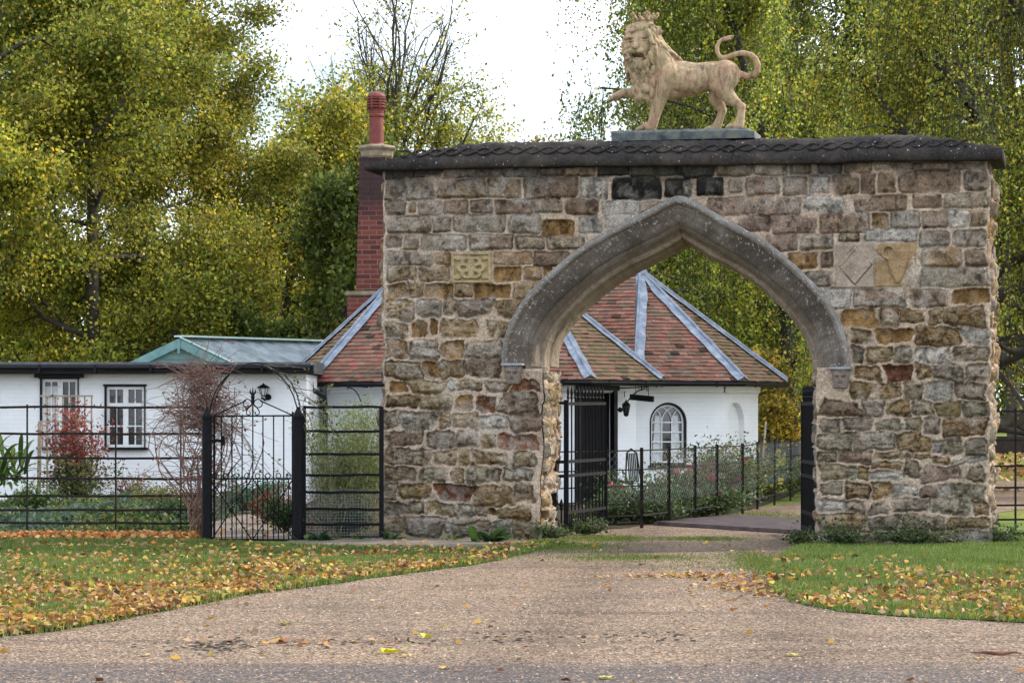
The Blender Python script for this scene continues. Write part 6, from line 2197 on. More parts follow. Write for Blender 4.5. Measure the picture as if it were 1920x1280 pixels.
def weeping(name, label, base, H, spread, palette, seed, nstr, leaf, hang=(1.2, 3.2), per=34, trunk=.4, zmin=1.2, hollow=None):
    r = np.random.default_rng(seed); br = Branches(); tips = []
    PP = dict(seg=(9, 8, 5, 3), wob=(.06, .10, .2, .2), trop=(.0, -.045, -.08, -.2), nch=(24, 9, 3), start=(.10, .15, .2), ang=(64, 44, 40), len=(spread, spread * .42, spread * .2), rr=(.42, .5, .5), lv=2,
              shape=lambda t: max(.3, math.cos((t - .35) * 1.7)))
    grow(br, r, np.array([base[0], base[1], -.1]), np.array([0, 0, 1.0]), H, trunk, 0, PP, tips)
    T = np.array([t[0] for t in tips]); T = T[T[:, 2] > zmin + .8]
    # hanging strands start from outer twigs
    i = r.integers(0, len(T), nstr); S = T[i] + r.normal(size=(nstr, 3)) * .22
    L = r.uniform(hang[0], hang[1], nstr) * (.45 + 1.0 * sstep(.35, .65, fbm(S[:, 0] * .6, S[:, 2] * .5 + seed, 3)))
    L = np.minimum(L, S[:, 2] - zmin * r.uniform(.8, 1.3, nstr)); ok = L > .25; S = S[ok]; L = L[ok]; n = len(S)
    out = S[:, :2] - np.array(base)[None]; out /= np.linalg.norm(out, axis=1, keepdims=True) + 1e-9
    hole_ = fbm(S[:, 0] * .75 + seed * 3, S[:, 2] * .6 + S[:, 1] * .25, 3) > .40
    S = S[hole_]; L = L[hole_]; out = out[hole_]; n = len(S)
    side = r.normal(size=(n, 2)) * .16
    LV = []; tt = []
    for k in range(0, n):
        if k % 3 == 0:
            t = np.linspace(0, 1, 5)
            pts = S[k][None] + np.c_[(out[k] * .25 + side[k])[None] * (t ** .5)[:, None] * L[k] * .6, -t * L[k] + .12 * np.sin(t * pi) * L[k]]
            br.add(pts, .009 - .005 * t)
    t = r.random((n, per)) ** .8
    C = S[:, None] + np.concatenate([(out * .25 + side)[:, None] * (t ** .5)[..., None] * L[:, None, None] * .6, (-t * L[:, None] + .12 * np.sin(t * pi) * L[:, None])[..., None]], -1)
    C = C.reshape(-1, 3) + r.normal(size=(n * per, 3)) * np.array([.075, .075, .05])
    keep = r.random(len(C)) < np.clip(.35 + np.repeat(L, per) * .4, 0, 1)
    C = C[keep]; strand = np.repeat(r.random(n), per)[keep]
    root = thing(name, label, 'tree', (base[0], base[1], 0))
    V, Fq = br.mesh(); meshobj('trunk', V, Fq, M['bark'], root, smooth=True)
    c1 = pal(palette, len(C), r, .2) * 1.3 * np.repeat(r.uniform(.35, 1.55, n), per)[keep][:, None]  # lit and shaded strands painted into the leaf colour
    tone = fbm(C[:, 0] * .6 + seed, C[:, 2] * .5 + C[:, 1] * .3, 4)
    turn = (sstep(.46, .66, tone) * .5 + .35 * (strand > .8))[:, None]
    c1 = c1 * (1 - turn) + (c1 * np.array([1.45, 1.3, 1.0]) + np.array([.025, .024, 0])) * turn
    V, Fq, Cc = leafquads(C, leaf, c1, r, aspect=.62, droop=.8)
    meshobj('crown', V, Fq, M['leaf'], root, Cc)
    return root


weeping('weeping_beech', 'big weeping beech of green and gold leaves directly behind the lion', (X(1490, 58), 58), 13.5, 4.2, WEEP, 31, 6500, .085, trunk=.20, zmin=2.4)
tree('lime_tree', 'tall dark green lime standing behind the weeping beech right of the lion', gx(1620, 74), 16.5, 5.4, DARKG + GREEN[:2], 35, 170000, .12, .30, start=.08, trunk=.3, nch=(24, 8, 6))
tree('lime_tree', 'tall olive lime filling the far right edge behind the golden weeping beech', gx(1960, 68), 15.5, 5.0, DARKG + GREEN, 36, 100000, .12, .30, start=.08, trunk=.3, nch=(22, 8, 6))
weeping('weeping_beech', 'golden weeping beech trailing long strands above the right end of the coping', (X(1800, 50), 50), 12.0, 4.2, WEEP + GOLD[:2], 32, 7500, .075, trunk=.4, zmin=1.8, hang=(1.6, 4.2))

# a far wood closing the view, one mass
r = np.random.default_rng(77)
VV = []; FF = []; CCs = []; b = 0
n = 190000
xs = r.uniform(-46, 60, n); top = 6.5 + 4.0 * (xs > X(1380, 118)) + 4.5 * fbm(xs * .12 + 3, xs * 0 + 1, 3) + 2.0 * fbm(xs * .6, xs * 0, 2)
cut = (xs > X(640, 120)) & (xs < X(1130, 120)); top = np.where(cut, top * .55, top)
ys = 118 + r.uniform(-3, 4, n) + fbm(xs * .3, xs * 0, 2) * 6
ys = np.where((xs > X(1380, 118)) & (xs < 52), ys + 70, ys)
zs = r.random(n) ** .85 * top
C = np.c_[xs + r.normal(size=n) * .3, ys, zs]
cl = fbm(C[:, 0] * .7, C[:, 2] * .9, 3); C = C[cl > .33]
c1 = pal(GREEN + YELG, len(C), r, .25) * 1.0
V, Fq, Cc = leafquads(C, .40, c1, r, aspect=.8)
tag(meshobj('far_wood', V, Fq, M['leaf'], None, Cc), 'distant mixed autumn wood closing the view behind the gardens', 'wood', None, 'stuff')

# ------------------------------------------------------------------ shrubs and plants
def shrub(name, label, c, rad, palette, n, leaf, seed, cat='shrub', stems=14, stemmat=None, flowers=None, group=None, up=0.0, aspect=.5, shell=.45):
    r = np.random.default_rng(seed); root = thing(name, label, cat, (c[0], c[1], 0), group)
    br = Branches(); tips = []
    for k in range(stems):
        a = r.uniform(0, 2 * pi); t = np.linspace(0, 1, 6); e = r.uniform(.2, 1) ** .6
        ex, ey, ez = math.cos(a) * rad[0] * e, math.sin(a) * rad[1] * e, rad[2] * 2 * r.uniform(.55, 1.0) * (1.1 - .35 * e)
        pts = np.c_[c[0] + ex * t ** 1.3 + r.normal(size=6) * .015, c[1] + ey * t ** 1.3, t * ez]
        br.add(pts, .010 - .007 * t)
        for j in range(2, 6): tips.append(pts[j])
        for s in range(4):
            j = r.integers(2, 6); q = pts[j]; d = r.normal(size=3) * rad[0] * .3; d[2] = abs(d[2])
            pp = np.array([q, q + d * .5, q + d]); br.add(pp, [.005, .004, .002]); tips.append(pp[1]); tips.append(pp[2])
    V, Fq = br.mesh(); meshobj('stems', V, Fq, stemmat or M['twig'], root)
    T = np.array(tips); i = r.integers(0, len(T), n)
    C = T[i] + r.normal(size=(n, 3)) * np.array([rad[0], rad[1], rad[2] * .9]) * .19; C[:, 2] = np.maximum(C[:, 2], .03)
    V, Fq, Cc = leafquads(C, leaf, pal(palette, n, r, .25), r, aspect=aspect)
    meshobj('leaves', V, Fq, M['leaf'], root, Cc)
    if flowers:
        col, m, sz = flowers
        i = r.integers(0, len(T), m); hi = T[i]; C = hi + r.normal(size=(m, 3)) * rad[0] * .15 + np.array([0, -rad[1] * .3, .05])
        C = np.repeat(C, 5, 0) + r.normal(size=(m * 5, 3)) * sz * .3
        V, Fq, Cc = leafquads(C, sz, pal([(col, 1)], m * 5, r, .2), r, aspect=.9)
        meshobj('flowers', V, Fq, M['litter'], root, Cc)
    return root


def blades(name, label, c, n, L, w, palette, seed, spread=.15, cat='plant', arch=.6, width_root=.1, group=None, fold=True, tilt=(0.1, .9)):
    """clump of arching strap or broad leaves"""
    r = np.random.default_rng(seed); root = thing(name, label, cat, (c[0], c[1], 0), group)
    V = []; Fq = []; Cc = []; b = 0
    for k in range(n):
        a = r.uniform(0, 2 * pi); l = L * r.uniform(.6, 1.1); ti = r.uniform(*tilt); S = 7
        d = np.array([math.cos(a), math.sin(a)]); s = np.array([-d[1], d[0]]); p0 = np.array(c[:2]) + r.normal(size=2) * spread
        z0 = c[2] if len(c) > 2 else 0.01
        if len(c) > 3: z0 = z0 + r.random() * c[3]
        col = pal(palette, 1, r, .2)[0]
        x = 0; z = z0; an = pi / 2 - ti
        for i in range(S + 1):
            t = i / S; ww = w * (math.sin(pi * min(1, .12 + t * .88)) ** .7) * (1 if t < .99 else .1) / 2
            q = p0 + d * x
            V.append([q[0] - s[0] * ww, q[1] - s[1] * ww, max(z + ww * .35, .01)]); V.append([q[0], q[1], max(z, .006)]); V.append([q[0] + s[0] * ww, q[1] + s[1] * ww, max(z + ww * .35, .01)])
            Cc += [col * .9, col * 1.15, col * .95]
            if i < S:
                Fq += [(b, b + 1, b + 4, b + 3), (b + 1, b + 2, b + 5, b + 4)]
            b += 3
            x += math.cos(an) * l / S; z += math.sin(an) * l / S; an -= arch * 2.2 / S * (.4 + t)
    meshobj('leaves', np.array(V), np.array(Fq), M['leaf'], root, np.array(Cc))
    return root


DKG = [((.02, .045, .018), 4), ((.04, .075, .02), 3), ((.065, .10, .03), 2)]
MIDG = [((.05, .10, .02), 4), ((.09, .15, .03), 3), ((.14, .19, .05), 2), ((.03, .06, .015), 2)]
REDL = [((.24, .04, .035), 4), ((.33, .07, .05), 3), ((.14, .03, .025), 3), ((.38, .15, .10), 1.5), ((.07, .07, .02), 1.5)]
OLIVE = [((.16, .17, .04), 3), ((.22, .22, .07), 2), ((.09, .11, .03), 3), ((.30, .22, .09), 1)]
BLUEG = [((.12, .17, .13), 2), ((.08, .13, .08), 2), ((.06, .10, .04), 3)]

# left garden
blades('cordyline', 'big glossy green strap-leaved plant cut off by the left edge', (X(0, 39), 39, .45, .45), 80, .62, .075, MIDG, 41, .16, tilt=(.2, 1.5), arch=.7)
shrub('red_shrub', 'crimson-leaved climbing shrub tied to the timber trellis', (X(142, 42.3), 42.3), (.50, .28, .98), REDL, 2300, .07, 42, stems=22)
shrub('evergreen_shrub', 'dull green shrub growing at the foot of the trellis', (X(145, 42.0), 42.0), (.52, .30, .42), OLIVE + DKG, 2600, .06, 43, stems=16)
shrub('flowering_shrub', 'small reddish shrub low in front of the second window', (X(243, 42.4), 42.4), (.42, .3, .30), REDL + OLIVE, 500, .05, 44, stems=22)
# ground cover in the left bed
r = np.random.default_rng(45)
n = 26000
xs = r.uniform(X(-60, 38), X(395, 38) + .3, n); ys = r.uniform(32.9, 42.5, n)
hgt = .05 + .22 * sstep(.42, .66, fbm(xs * 1.3, ys * .9, 4))
C = np.c_[xs, ys, r.random(n) * hgt]
cp_ = pal(DKG + MIDG + OLIVE, n, r, .3); bl = (fbm(xs * 1.1 + 30, ys * .8, 3) > .56)[:, None]
cp_ = np.where(bl, pal(BLUEG, n, r, .2), cp_)
V, Fq, Cc = leafquads(C, .085, cp_, r, aspect=.5)
tag(meshobj('ground_cover', V, Fq, M['leaf'], None, Cc), 'tangled green ground cover filling the bed behind the left railing', 'ground cover', None, 'stuff')
# straw-coloured grass tufts in that bed
for k, (px, D, lab) in enumerate(((175, 37.5, 'straw-coloured grass tuft below the red shrub'), (232, 37.0, 'pale variegated grass tuft right of the straw-coloured tuft'))):
    blades('grass_tuft', lab, (X(px, D), D), 150, .34, .012, [((.42, .36, .20), 3), ((.30, .30, .12), 2), ((.20, .22, .08), 1)], 50 + k, .22, 'grass', .9, tilt=(.2, 1.2))

for k, (px, D, w_, h_, pl_, lab) in enumerate(((60, 38.0, .35, .22, MIDG, 'rounded green clump in the bed at the far left'), (205, 36.5, .30, .16, BLUEG, 'grey-green clump in the middle of the left bed'), (290, 38.5, .35, .24, OLIVE, 'olive clump in the bed below the second window'), (325, 35.5, .28, .15, DKG, 'dark clump in the bed close to the bare climber'))):
    shrub('bed_clump', lab, (X(px, D), D), (w_, .3, h_), pl_, 1500, .06, 140 + k, stems=14)
# bare climber over the gate post
cl = thing('bare_climber', 'tangle of bare pinkish-brown climber stems sprawling over the left gate post', 'climber', (X(378, 32), 32, 0))
r = np.random.default_rng(60); br = Branches()
for k in range(26):
    x0 = X(r.uniform(352, 392), 32); pts = [np.array([x0, 32 + r.uniform(-.15, .3), 0])]; d = np.array([r.normal() * .10, 0, 1.0])
    Hh = r.uniform(1.4, 2.15)
    for i in range(12):
        d = d + r.normal(size=3) * np.array([.30, .12, .05]); d[0] += (X(382, 32) - pts[-1][0]) * .5; d /= np.linalg.norm(d); pts.append(pts[-1] + d * Hh / 12)
    br.add(pts, np.linspace(.013, .006, 13))
for k in range(760):
    a = r.uniform(-.9, pi + .5); c0 = np.array([X(r.normal(375, 16), 32), 32 + r.uniform(-.2, .3), r.choice([r.uniform(1.35, 2.1), r.uniform(.5, 1.6)], p=[.72, .28])])
    d = np.array([math.cos(a), r.normal() * .25, math.sin(a) * .7 + .15]); d /= np.linalg.norm(d); L = r.uniform(.2, .85) * (1.0 if abs(math.cos(a)) > .4 else .7)
    if c0[2] > 1.6: L *= .75
    pts = [c0]; m = 6
    for i in range(m):
        d = d + r.normal(size=3) * .22 + np.array([0, 0, -.10]); d /= np.linalg.norm(d); pts.append(pts[-1] + d * L / m)
    br.add(pts, np.linspace(.0055, .0025, m + 1))
V, Fq = br.mesh(); meshobj('stems', V, Fq, M['twig_red'], cl)
Tt = np.array([l[0][-1] for l in br.lines[26:]]); i = r.integers(0, len(Tt), 260)
V, Fq, Cc = leafquads(Tt[i] + r.normal(size=(260, 3)) * .05, .045, pal(OLIVE + REDL[:1], 260, r), r); meshobj('leaves', V, Fq, M['leaf'], cl, Cc)
# strands over the hoop and into the hurdle on the right
cl2 = thing('climbing_rose', 'sparse thorny stems trailing over the hoop and the black hurdle panel', 'climber', (X(585, 32), 32, 0))
br = Branches()
for k in range(12):
    a0 = r.uniform(.1, 1.5); c0 = np.array([X(475.5, 31.6) + .56 * math.cos(a0), 31.7, 1.5 + .68 * math.sin(a0)]); d = np.array([.8, 0, -.3]); pts = [c0]
    for i in range(7):
        d = d + r.normal(size=3) * .3 + np.array([0, 0, -.06]); d /= np.linalg.norm(d); pts.append(pts[-1] + d * r.uniform(.06, .12))
    br.add(pts, np.linspace(.006, .003, 8))
for k in range(16):
    c0 = np.array([X(r.uniform(575, 640), 32), 32.1, 0]); d = np.array([r.uniform(-.45, .15), 0, 1.0]); pts = [c0]; m = 12; L = r.uniform(1.0, 1.9)
    for i in range(m):
        d = d + r.normal(size=3) * .2; d[2] += .03; d /= np.linalg.norm(d); pts.append(pts[-1] + d * L / m)
    br.add(pts, np.linspace(.008, .003, m + 1))
V, Fq = br.mesh(); meshobj('stems', V, Fq, M['twig'], cl2)
Tt = np.vstack([l[0][3:] for l in br.lines]); i = r.integers(0, len(Tt), 300)
V, Fq, Cc = leafquads(Tt[i] + r.normal(size=(300, 3)) * .04, .045, pal(MIDG + OLIVE, 300, r), r); meshobj('leaves', V, Fq, M['leaf'], cl2, Cc)

# tall grassy plant behind the hurdle
r = np.random.default_rng(63); tp = thing('tall_perennial', 'tall pale green feathery perennial growing up behind the black hurdle panel', 'plant', (X(655, 34), 34, 0))
br = Branches(); T = []
for k in range(150):
    x0 = X(r.uniform(606, 716), 34.0); y0 = 33.6 + r.random() * .9; Hh = r.uniform(.9, 1.75) * (1 - .25 * abs(x0 - X(665, 34)))
    d = np.array([r.normal() * .12, r.normal() * .08, 1.0]); pts = [np.array([x0, y0, 0.0])]
    for i in range(7):
        d = d + r.normal(size=3) * .05; d /= np.linalg.norm(d); pts.append(pts[-1] + d * Hh / 7)
    br.add(pts, np.linspace(.006, .0025, 8)); T += pts[3:]
V, Fq = br.mesh(); meshobj('stems', V, Fq, simple('straw_stem', (.22, .19, .09), (.36, .32, .16), 8), tp)
T = np.array(T); i = r.integers(0, len(T), 15000)
V, Fq, Cc = leafquads(T[i] + r.normal(size=(15000, 3)) * np.array([.06, .06, .08]), .06, pal([((.13, .20, .06), 3), ((.22, .28, .10), 3), ((.30, .30, .15), 2), ((.08, .12, .03), 2)], 15000, r), r, aspect=.2); meshobj('leaves', V, Fq, M['leaf'], tp, Cc)
shrub('low_conifer', 'dark mossy mound of foliage at the foot of the black hurdle panel', (X(640, 32.5), 32.5), (.42, .25, .20), DKG + MIDG[:1], 3600, .035, 64, stems=20)
shrub('fern_bush', 'green feathery bush seen through the bars of the garden gate', (X(478, 39.5), 39.5), (.40, .3, .28), [((.05, .13, .07), 3), ((.09, .19, .10), 3), ((.04, .08, .05), 2)], 2600, .055, 65, stems=16)
shrub('heather_clump', 'reddish heather clump low behind the right half of the garden gate', (X(515, 36), 36), (.42, .3, .20), REDL[:4] + DKG, 2200, .045, 66, stems=18)
shrub('evergreen_clump', 'dark leafy clump against the right-hand post of the garden gate', (X(535, 33.4), 33.4), (.30, .25, .22), DKG + MIDG, 1600, .06, 67, stems=14)
# broad-leaved clumps against the wall foot
blades('dock_plant', 'largest broad-leaved dark green clump at the foot of the left pier', (G(922, 1018).x, G(922, 1018).y), 34, .34, .10, DKG + MIDG[:1], 71, .10, tilt=(.5, 1.35), arch=.5)
blades('dock_plant', 'small broad-leaved clump at the foot of the black hurdle, near the gate post', (G(600, 1016).x, G(600, 1016).y), 20, .24, .085, DKG + MIDG[:2], 72, .07, tilt=(.5, 1.35), arch=.5)
blades('dock_plant', 'small broad-leaved clump at the left corner of the left pier', (G(736, 1014).x, G(736, 1014).y), 14, .18, .07, DKG, 73, .06, tilt=(.5, 1.35), arch=.5)
for k, (px, py, lab) in enumerate(((676, 1014, 'little weed on the path beneath the black hurdle'), (845, 1016, 'little weed at the middle of the left pier foot'))):
    blades('weed', lab, (G(px, py).x, G(px, py).y), 16, .13, .045, MIDG, 74 + k, .06, tilt=(.4, 1.4))
r = np.random.default_rng(80)
# weeds along the right pier and the gate feet
for k, (px, py, w_, lab) in enumerate(((1030, 1012, .22, 'nettle patch where the open gate meets the left pier'), (1100, 1003, .26, 'nettle patch beneath the open gate leaf'), (1500, 1022, .20, 'nettle patch beneath the edge-on gate leaf'),
                                      (1600, 1024, .35, 'ivy and weeds along the left half of the right pier foot'), (1730, 1024, .45, 'ivy and weeds along the right half of the right pier foot'), (1880, 1020, .30, 'weeds under the railing right of the archway'))):
    shrub('weed_patch', lab, (G(px, py).x, G(px, py).y), (w_, .14, .085), MIDG + DKG, int(2600 * w_), .045, 81 + k, 'weeds', stems=12, group=None)
# border between the fence and the lodge
BORD = [((.06, .10, .03), 3), ((.10, .15, .05), 3), ((.16, .19, .08), 2), ((.035, .055, .02), 2)]
bl = [(1150, 36.0, .45, .22, BORD + DKG, 'dark leafy clump in the border behind the gate leaf', None, 2200),
      (1185, 37.0, .50, .30, MIDG + DKG, 'broad green border clump dotted with magenta spikes', ((.45, .03, .12), 16, .045), 2600),
      (1240, 37.8, .55, .24, BORD, 'silvery green clump in the middle of the border', None, 3200),
      (1290, 38.8, .55, .42, BORD + [((.22, .11, .06), 3)], 'rusty brown seed-headed bush in front of the arched window', ((.50, .04, .14), 14, .07), 3600),
      (1335, 40.0, .60, .52, BORD + [((.20, .12, .06), 2)], 'tallest border bush with crimson flowers below the bright wall', ((.55, .03, .12), 13, .075), 3800),
      (1375, 41.5, .55, .48, OLIVE + MIDG, 'yellow-green border bush at the corner of the lodge', ((.62, .03, .14), 8, .08), 3200),
      (1320, 38.6, .60, .18, BORD, 'low grey-green mound spilling through the fence', None, 3000),
      (1440, 45.5, .6, .42, OLIVE + MIDG, 'pale green perennials right of the lodge wall', ((.55, .48, .03), 12, .09), 2600),
      (1485, 47.5, .6, .38, OLIVE + MIDG, 'pale green perennials beside the right jamb', ((.55, .48, .03), 6, .09), 2400),
      (1225, 36.3, .42, .14, DKG + BORD, 'low dark mound by the second fence post', None, 2200)]
for k, (px, D, w_, h_, pl_, lab, fl, n) in enumerate(bl):
    shrub('border_shrub', lab, (X(px, D), D), (w_, .35, h_), pl_, n, .06, 100 + k, stems=20, flowers=fl)
blades('sword_fern', 'bright green fern clump in front of the studded door', (X(1168, 40), 40), 26, .55, .08, MIDG, 120, .12, tilt=(.3, 1.2))

# ------------------------------------------------------------------ grass blades and fallen leaves
def poly_pts(poly, n, r):
    p = np.array(poly); lo, hi = p.min(0), p.max(0); out = []
    tot = 0
    while tot < n:
        q = lo + r.random((n * 2, 2)) * (hi - lo); q = q[inpoly(q, poly)]; out.append(q); tot += len(q)
        if len(q) == 0: break
    return np.vstack(out)[:n]


LL = [(max(x, -6.6), y) for x, y in LAWN_L]
LRR = [(min(x, 9.5), y) for x, y in LAWN_R]


def grass(name, poly, n, seed, label):
    r = np.random.default_rng(seed); p = poly_pts(poly, n, r) + r.normal(size=(n, 2)) * np.array([.05, .10]) * (fbm(np.arange(n) * .37, np.arange(n) * 0, 1) > .5)[:, None]
    h = .022 + .030 * r.random((n, 1)) + .03 * (sstep(.5, .7, fbm(p[:, 0] * 2, p[:, 1] * 2, 3)))[:, None]
    a = r.random((n, 1)) * 2 * pi; w = .0035 + .003 * r.random((n, 1))
    s = np.c_[np.cos(a), np.sin(a)]; lean = r.normal(size=(n, 2)) * .018
    V = np.zeros((n, 3, 3)); V[:, 0, :2] = p - s * w; V[:, 1, :2] = p + s * w; V[:, 2, :2] = p + lean; V[:, :2, 2] = .012; V[:, 2, 2] = (.012 + h[:, 0])
    tone = fbm(p[:, 0] * 1.5, p[:, 1] * 1.5, 4)[:, None]
    c = pal([((.07, .135, .018), 4), ((.11, .19, .026), 3), ((.17, .22, .05), 2.5), ((.26, .25, .10), 1.8)], n, r, .2) * (.75 + .5 * tone)
    o = meshobj(name, V.reshape(-1, 3), np.arange(3 * n).reshape(n, 3), M['leaf'], None, np.repeat(c, 3, 0))
    return tag(o, label, 'grass', None, 'stuff')


grass('grass', LL, 190000, 5, 'mown green grass of the lawn left of the drive')
grass('grass', LRR, 150000, 6, 'mown green grass of the lawn right of the drive')
# moss and grass creeping over the drive
r = np.random.default_rng(8)
def patch(px, py, rx, ry, n):
    c = G(px, py); q = r.normal(size=(n, 2)) * np.array([rx, ry]); return np.c_[c.x + q[:, 0], c.y + q[:, 1]]
pp = np.vstack([patch(1320, 1011, .30, .25, 2200), patch(1180, 1046, .5, .35, 2500), patch(1130, 1010, .30, .4, 4000), patch(1040, 1025, .4, .6, 6000), patch(1440, 1060, .18, 1.2, 6000), patch(1420, 970, .5, 1.0, 5000), patch(1300, 1060, .6, .8, 900)])
n = len(pp); V = np.zeros((n, 3, 3)); a = r.random((n, 1)) * 2 * pi; s = np.c_[np.cos(a), np.sin(a)] * .006
V[:, 0, :2] = pp - s; V[:, 1, :2] = pp + s; V[:, 2, :2] = pp + r.normal(size=(n, 2)) * .012; V[:, :2, 2] = .008; V[:, 2, 2] = .012 + .022 * r.random(n)
tag(meshobj('moss_patches', V.reshape(-1, 3), np.arange(3 * n).reshape(n, 3), M['leaf'], None, np.repeat(pal([((.12, .17, .02), 3), ((.07, .12, .02), 2), ((.20, .19, .06), 1)], n, r), 3, 0)), 'thin moss and grass creeping over the gravel', 'moss', None, 'stuff')

LIT = [((.42, .24, .04), 4), ((.48, .33, .08), 3), ((.36, .15, .035), 4), ((.22, .09, .035), 3.5), ((.42, .27, .15), 5), ((.38, .33, .05), 1.5), ((.12, .06, .03), 2.5)]


def litter(name, P2, size, seed, label, z=.03, zr=.03, palette=LIT, flat=.55):
    r = np.random.default_rng(seed); n = len(P2); C = np.c_[P2, z + r.random(n) * zr]
    V, Fq, Cc = leafquads(C, size, pal(palette, n, r, .25), r, flat=flat, aspect=.85)
    V[:, 2] = np.maximum(V[:, 2], .012)
    return tag(meshobj(name, V, Fq, M['litter'], None, Cc), label, 'fallen leaves', None, 'stuff')


r = np.random.default_rng(9)
# left lawn: thick drift along the drive edge, thinner towards the railings
edge = np.array([g2(*p) for p in ((-60, 1200), (0, 1195), (110, 1184), (200, 1168), (340, 1140), (480, 1114), (600, 1098), (700, 1084), (800, 1072), (900, 1057), (960, 1045))])
p = poly_pts(LL, 80000, r)
ey = np.interp(p[:, 0], edge[:, 0], edge[:, 1]); dd = p[:, 1] - ey
den = np.exp(-np.maximum(dd - .2, 0) / (2.3 - .25 * p[:, 0] * 0)) * (.30 + .9 * sstep(.35, .6, fbm(p[:, 0] * 1.2, p[:, 1] * .9, 4)))
left = sstep(1.0, -5.5, p[:, 0]); den = den * (.30 + .75 * left) * (.25 + .75 * sstep(29.5, 24, p[:, 1])) + .03
keep = r.random(len(p)) < np.clip(den, 0, 1) * (.80 + .5 * left)
litter('fallen_leaves', p[keep], .062, 10, 'yellow and orange fallen leaves strewn over the left lawn')
# drift of russet leaves under the railings
q = np.c_[r.uniform(X(-60, 31.8), X(372, 31.8), 4200), 31.55 + r.normal(size=4200) * .26]
q = q[(fbm(q[:, 0] * 2, q[:, 1] * 3, 3) > .36)]
litter('fallen_leaves', q, .085, 11, 'russet drift of leaves heaped along the foot of the left railing', .02, .07, [((.42, .17, .05), 4), ((.50, .24, .07), 3), ((.30, .12, .04), 2), ((.55, .38, .15), 2)])
q = np.vstack([np.c_[r.uniform(X(400, 33), X(545, 33), 60), r.uniform(31.9, 37, 60)], np.c_[r.uniform(-1.6, 1.0, 50), r.uniform(29.6, 31.4, 50)]])
litter('fallen_leaves', q, .06, 14, 'odd leaves lying on the path beside the gate and pier', .034, .02)
# right lawn
p = poly_pts(LRR, 26000, r)
edge = np.array([g2(*v) for v in ((1440, 1100), (1500, 1133), (1570, 1147), (1700, 1158), (1920, 1169), (2000, 1171))])
ey = np.interp(p[:, 0], edge[:, 0], edge[:, 1]); dd = p[:, 1] - ey; dl = p[:, 0] - 2.2
den = np.maximum(np.exp(-np.maximum(dd - .1, 0) / 3.0), .9 * np.exp(-np.abs(dl - .2) / .25) * (p[:, 1] > 20)) * (.2 + .9 * sstep(.38, .6, fbm(p[:, 0] * 1.3 + 4, p[:, 1], 4))) * (p[:, 1] < 27.8)
keep = r.random(len(p)) < np.clip(den * 1.5, 0, 1) * .75
litter('fallen_leaves', p[keep], .062, 12, 'yellow and tan fallen leaves strewn over the right lawn')
# scattered on the gravel, with two small drifts
q = np.vstack([np.c_[r.uniform(-7, 7, 330), r.uniform(14.5, 31, 330)],
               np.c_[G(1290, 1082).x + r.normal(size=200) * .28, G(1290, 1082).y + r.normal(size=200) * .16],
               np.c_[G(1415, 1100).x + r.normal(size=330) * .30, G(1415, 1100).y + r.normal(size=330) * .9],
               np.c_[G(620, 1205).x + r.normal(size=60) * .45, G(620, 1205).y + r.normal(size=60) * .10]])
litter('fallen_leaves', q, .060, 13, 'brown and yellow leaves scattered over the gravel drive', .012, .012, LIT + [((.28, .13, .07), 5)], .3)
# leaves and rough grass in the park beyond
q = np.c_[r.uniform(3, 26, 9000), r.uniform(48, 110, 9000)]; q = q[fbm(q[:, 0] * .3, q[:, 1] * .2, 3) > .5]
litter('fallen_leaves', q, .16, 15, 'orange leaf litter lying over the park grass beyond the archway', .02, .05)

# a few single leaves lying on the gravel
def leafshape(name, label, c, size, col, rot, curl=.25):
    m = MB(); N = 14; pts = []
    for i in range(N):
        a = 2 * pi * i / N; rr = size * (.5 + .12 * math.cos(3 * a) + .07 * math.cos(5 * a))
        x, y = rr * math.cos(a), rr * .8 * math.sin(a)
        pts.append(c + Vector((x * math.cos(rot) - y * math.sin(rot), x * math.sin(rot) + y * math.cos(rot), .012 + curl * abs(y) * .9 + .10 * size * math.sin(a * 2) ** 2)))
    m.add([c + Vector((0, 0, .012))] + pts, [(0, 1 + i, 1 + (i + 1) % N) for i in range(N)])
    m.bar(c + Vector((-size * .45 * math.cos(rot), -size * .45 * math.sin(rot), .012)), c + Vector((-size * .9 * math.cos(rot), -size * .9 * math.sin(rot), .02)), .004)
    m.C = [col] * len(m.V)
    o = m.build(name, M['litter'], None, loc=tuple(c)); return tag(o, label, 'leaf')


leafshape('fallen_leaf', 'bright yellow lobed leaf lying on the gravel, the largest in the foreground', G(731, 1226), .115, (.62, .56, .02), .4, .5)
leafshape('fallen_leaf', 'cream folded leaf beside the bright yellow leaf', G(760, 1233), .08, (.60, .47, .18), 2.8)
leafshape('fallen_leaf', 'pale tan leaf near the lower left of the gravel', G(272, 1231), .085, (.58, .42, .20), 1.9)
leafshape('fallen_leaf', 'yellowish leaf upright beyond the bright yellow leaf', G(800, 1197), .085, (.60, .52, .06), .9, .8)
leafshape('fallen_leaf', 'pale yellow leaf right of the centre foreground', G(1484, 1231), .085, (.62, .52, .14), 2.2)
leafshape('fallen_leaf', 'olive green leaf in the middle of the gravel', G(535, 1173), .09, (.22, .22, .03), .2)
leafshape('fallen_leaf', 'orange leaf near the bottom edge right of the yellow one', G(834, 1255), .075, (.58, .36, .05), 1.2)
leafshape('fallen_leaf', 'pale leaf at the bottom edge below the centre', G(1133, 1274), .09, (.55, .50, .16), 2.5)
leafshape('fallen_leaf', 'small brown leaf beside the curled bark', G(1840, 1237), .06, (.45, .30, .12), .5)
m = MB(); c = G(1868, 1229)
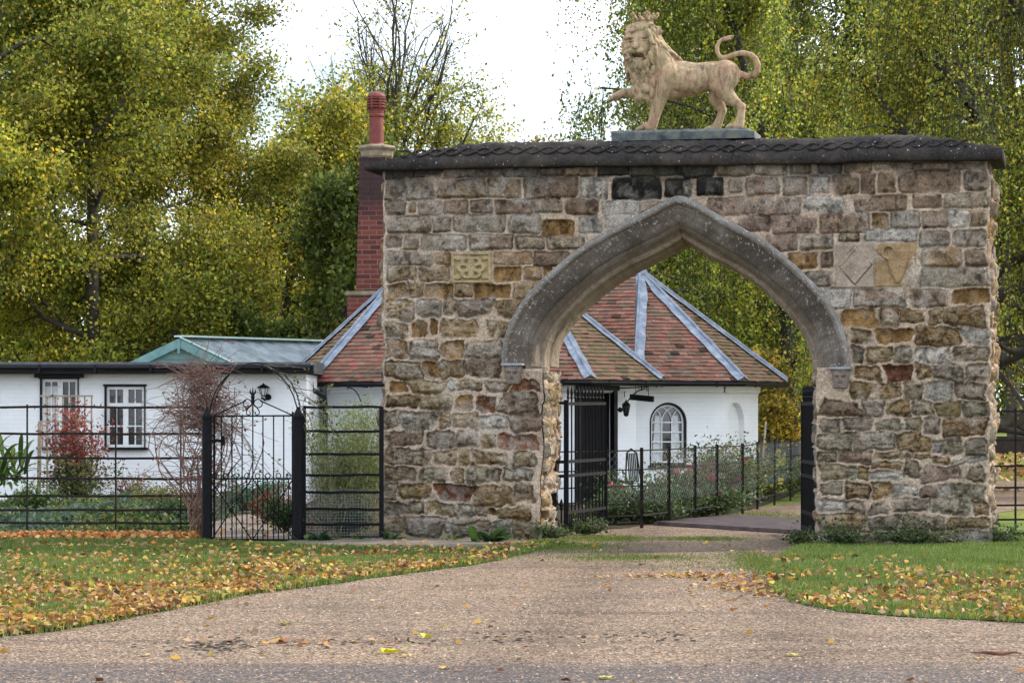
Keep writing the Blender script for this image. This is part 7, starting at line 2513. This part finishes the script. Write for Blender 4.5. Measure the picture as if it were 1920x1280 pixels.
m.tube([c + Vector((-.16, .02, .02)), c + Vector((-.07, .03, .022)), c + Vector((.03, -.02, .016)), c + Vector((.12, .01, .026)), c + Vector((.17, .01, .015))], [.004, .011, .013, .009, .003], 7)
tag(m.build('bark_curl', simple('brown_bark', (.10, .04, .02), (.2, .09, .05), 20, .9, .4, 60), None, True, loc=tuple(c)), 'curled strip of red-brown bark lying on the gravel at lower right', 'bark')
# churned clods along the verge of the drive
r = np.random.default_rng(30); m = MB()
for k in range(330):
    px = r.choice([r.uniform(230, 980), r.normal(410, 30), r.uniform(980, 1300)], p=[.5, .3, .2]); py = 1213 - (px - 400) * .022 + r.normal() * 7 if px < 980 else 1196 + r.normal() * 5
    c = G(px, py); s = r.uniform(.004, .017)
    m.ball(c + Vector((0, 0, s * .3)), s, 6, 4, sc=(1.5, 1.0, .7))
V = np.array(m.V); V += (fbm(V[:, 0] * 60, V[:, 1] * 60, 2)[:, None] - .5) * .012
m.V = [tuple(v) for v in V]
tag(m.build('mud_clods', M['mudm'], None), 'line of dark churned clods pressed into the gravel', 'mud', None, 'stuff')
# fine loose stones near the viewer
n = 16000; P2 = np.c_[r.uniform(-5.4, 5.4, n), r.uniform(14.6, 26, n)]
P2 = P2[~inpoly(P2, LAWN_L) & ~inpoly(P2, LAWN_R)]; n = len(P2)
s = r.uniform(.0035, .009, n); base = np.array([[1, 0, 0], [0, 1, 0], [-1, 0, 0], [0, -1, 0], [0, 0, .8]])
V = base[None] * s[:, None, None] * r.uniform(.7, 1.4, (n, 5, 1)); V[:, :, :2] += P2[:, None]; V[:, :, 2] += .006
Fq = (np.array([[0, 1, 4], [1, 2, 4], [2, 3, 4], [3, 0, 4]])[None] + (np.arange(n) * 5)[:, None, None]).reshape(-1, 3)
c1 = pal([((.40, .28, .19), 3), ((.42, .33, .25), 3), ((.20, .13, .09), 3), ((.55, .48, .40), .6), ((.10, .08, .07), 1)], n, r, .2)
tag(meshobj('loose_gravel', V.reshape(-1, 3), Fq, M['stone_v'], None, np.repeat(c1, 5, 0)), 'loose small stones scattered on the drive', 'gravel', None, 'stuff')
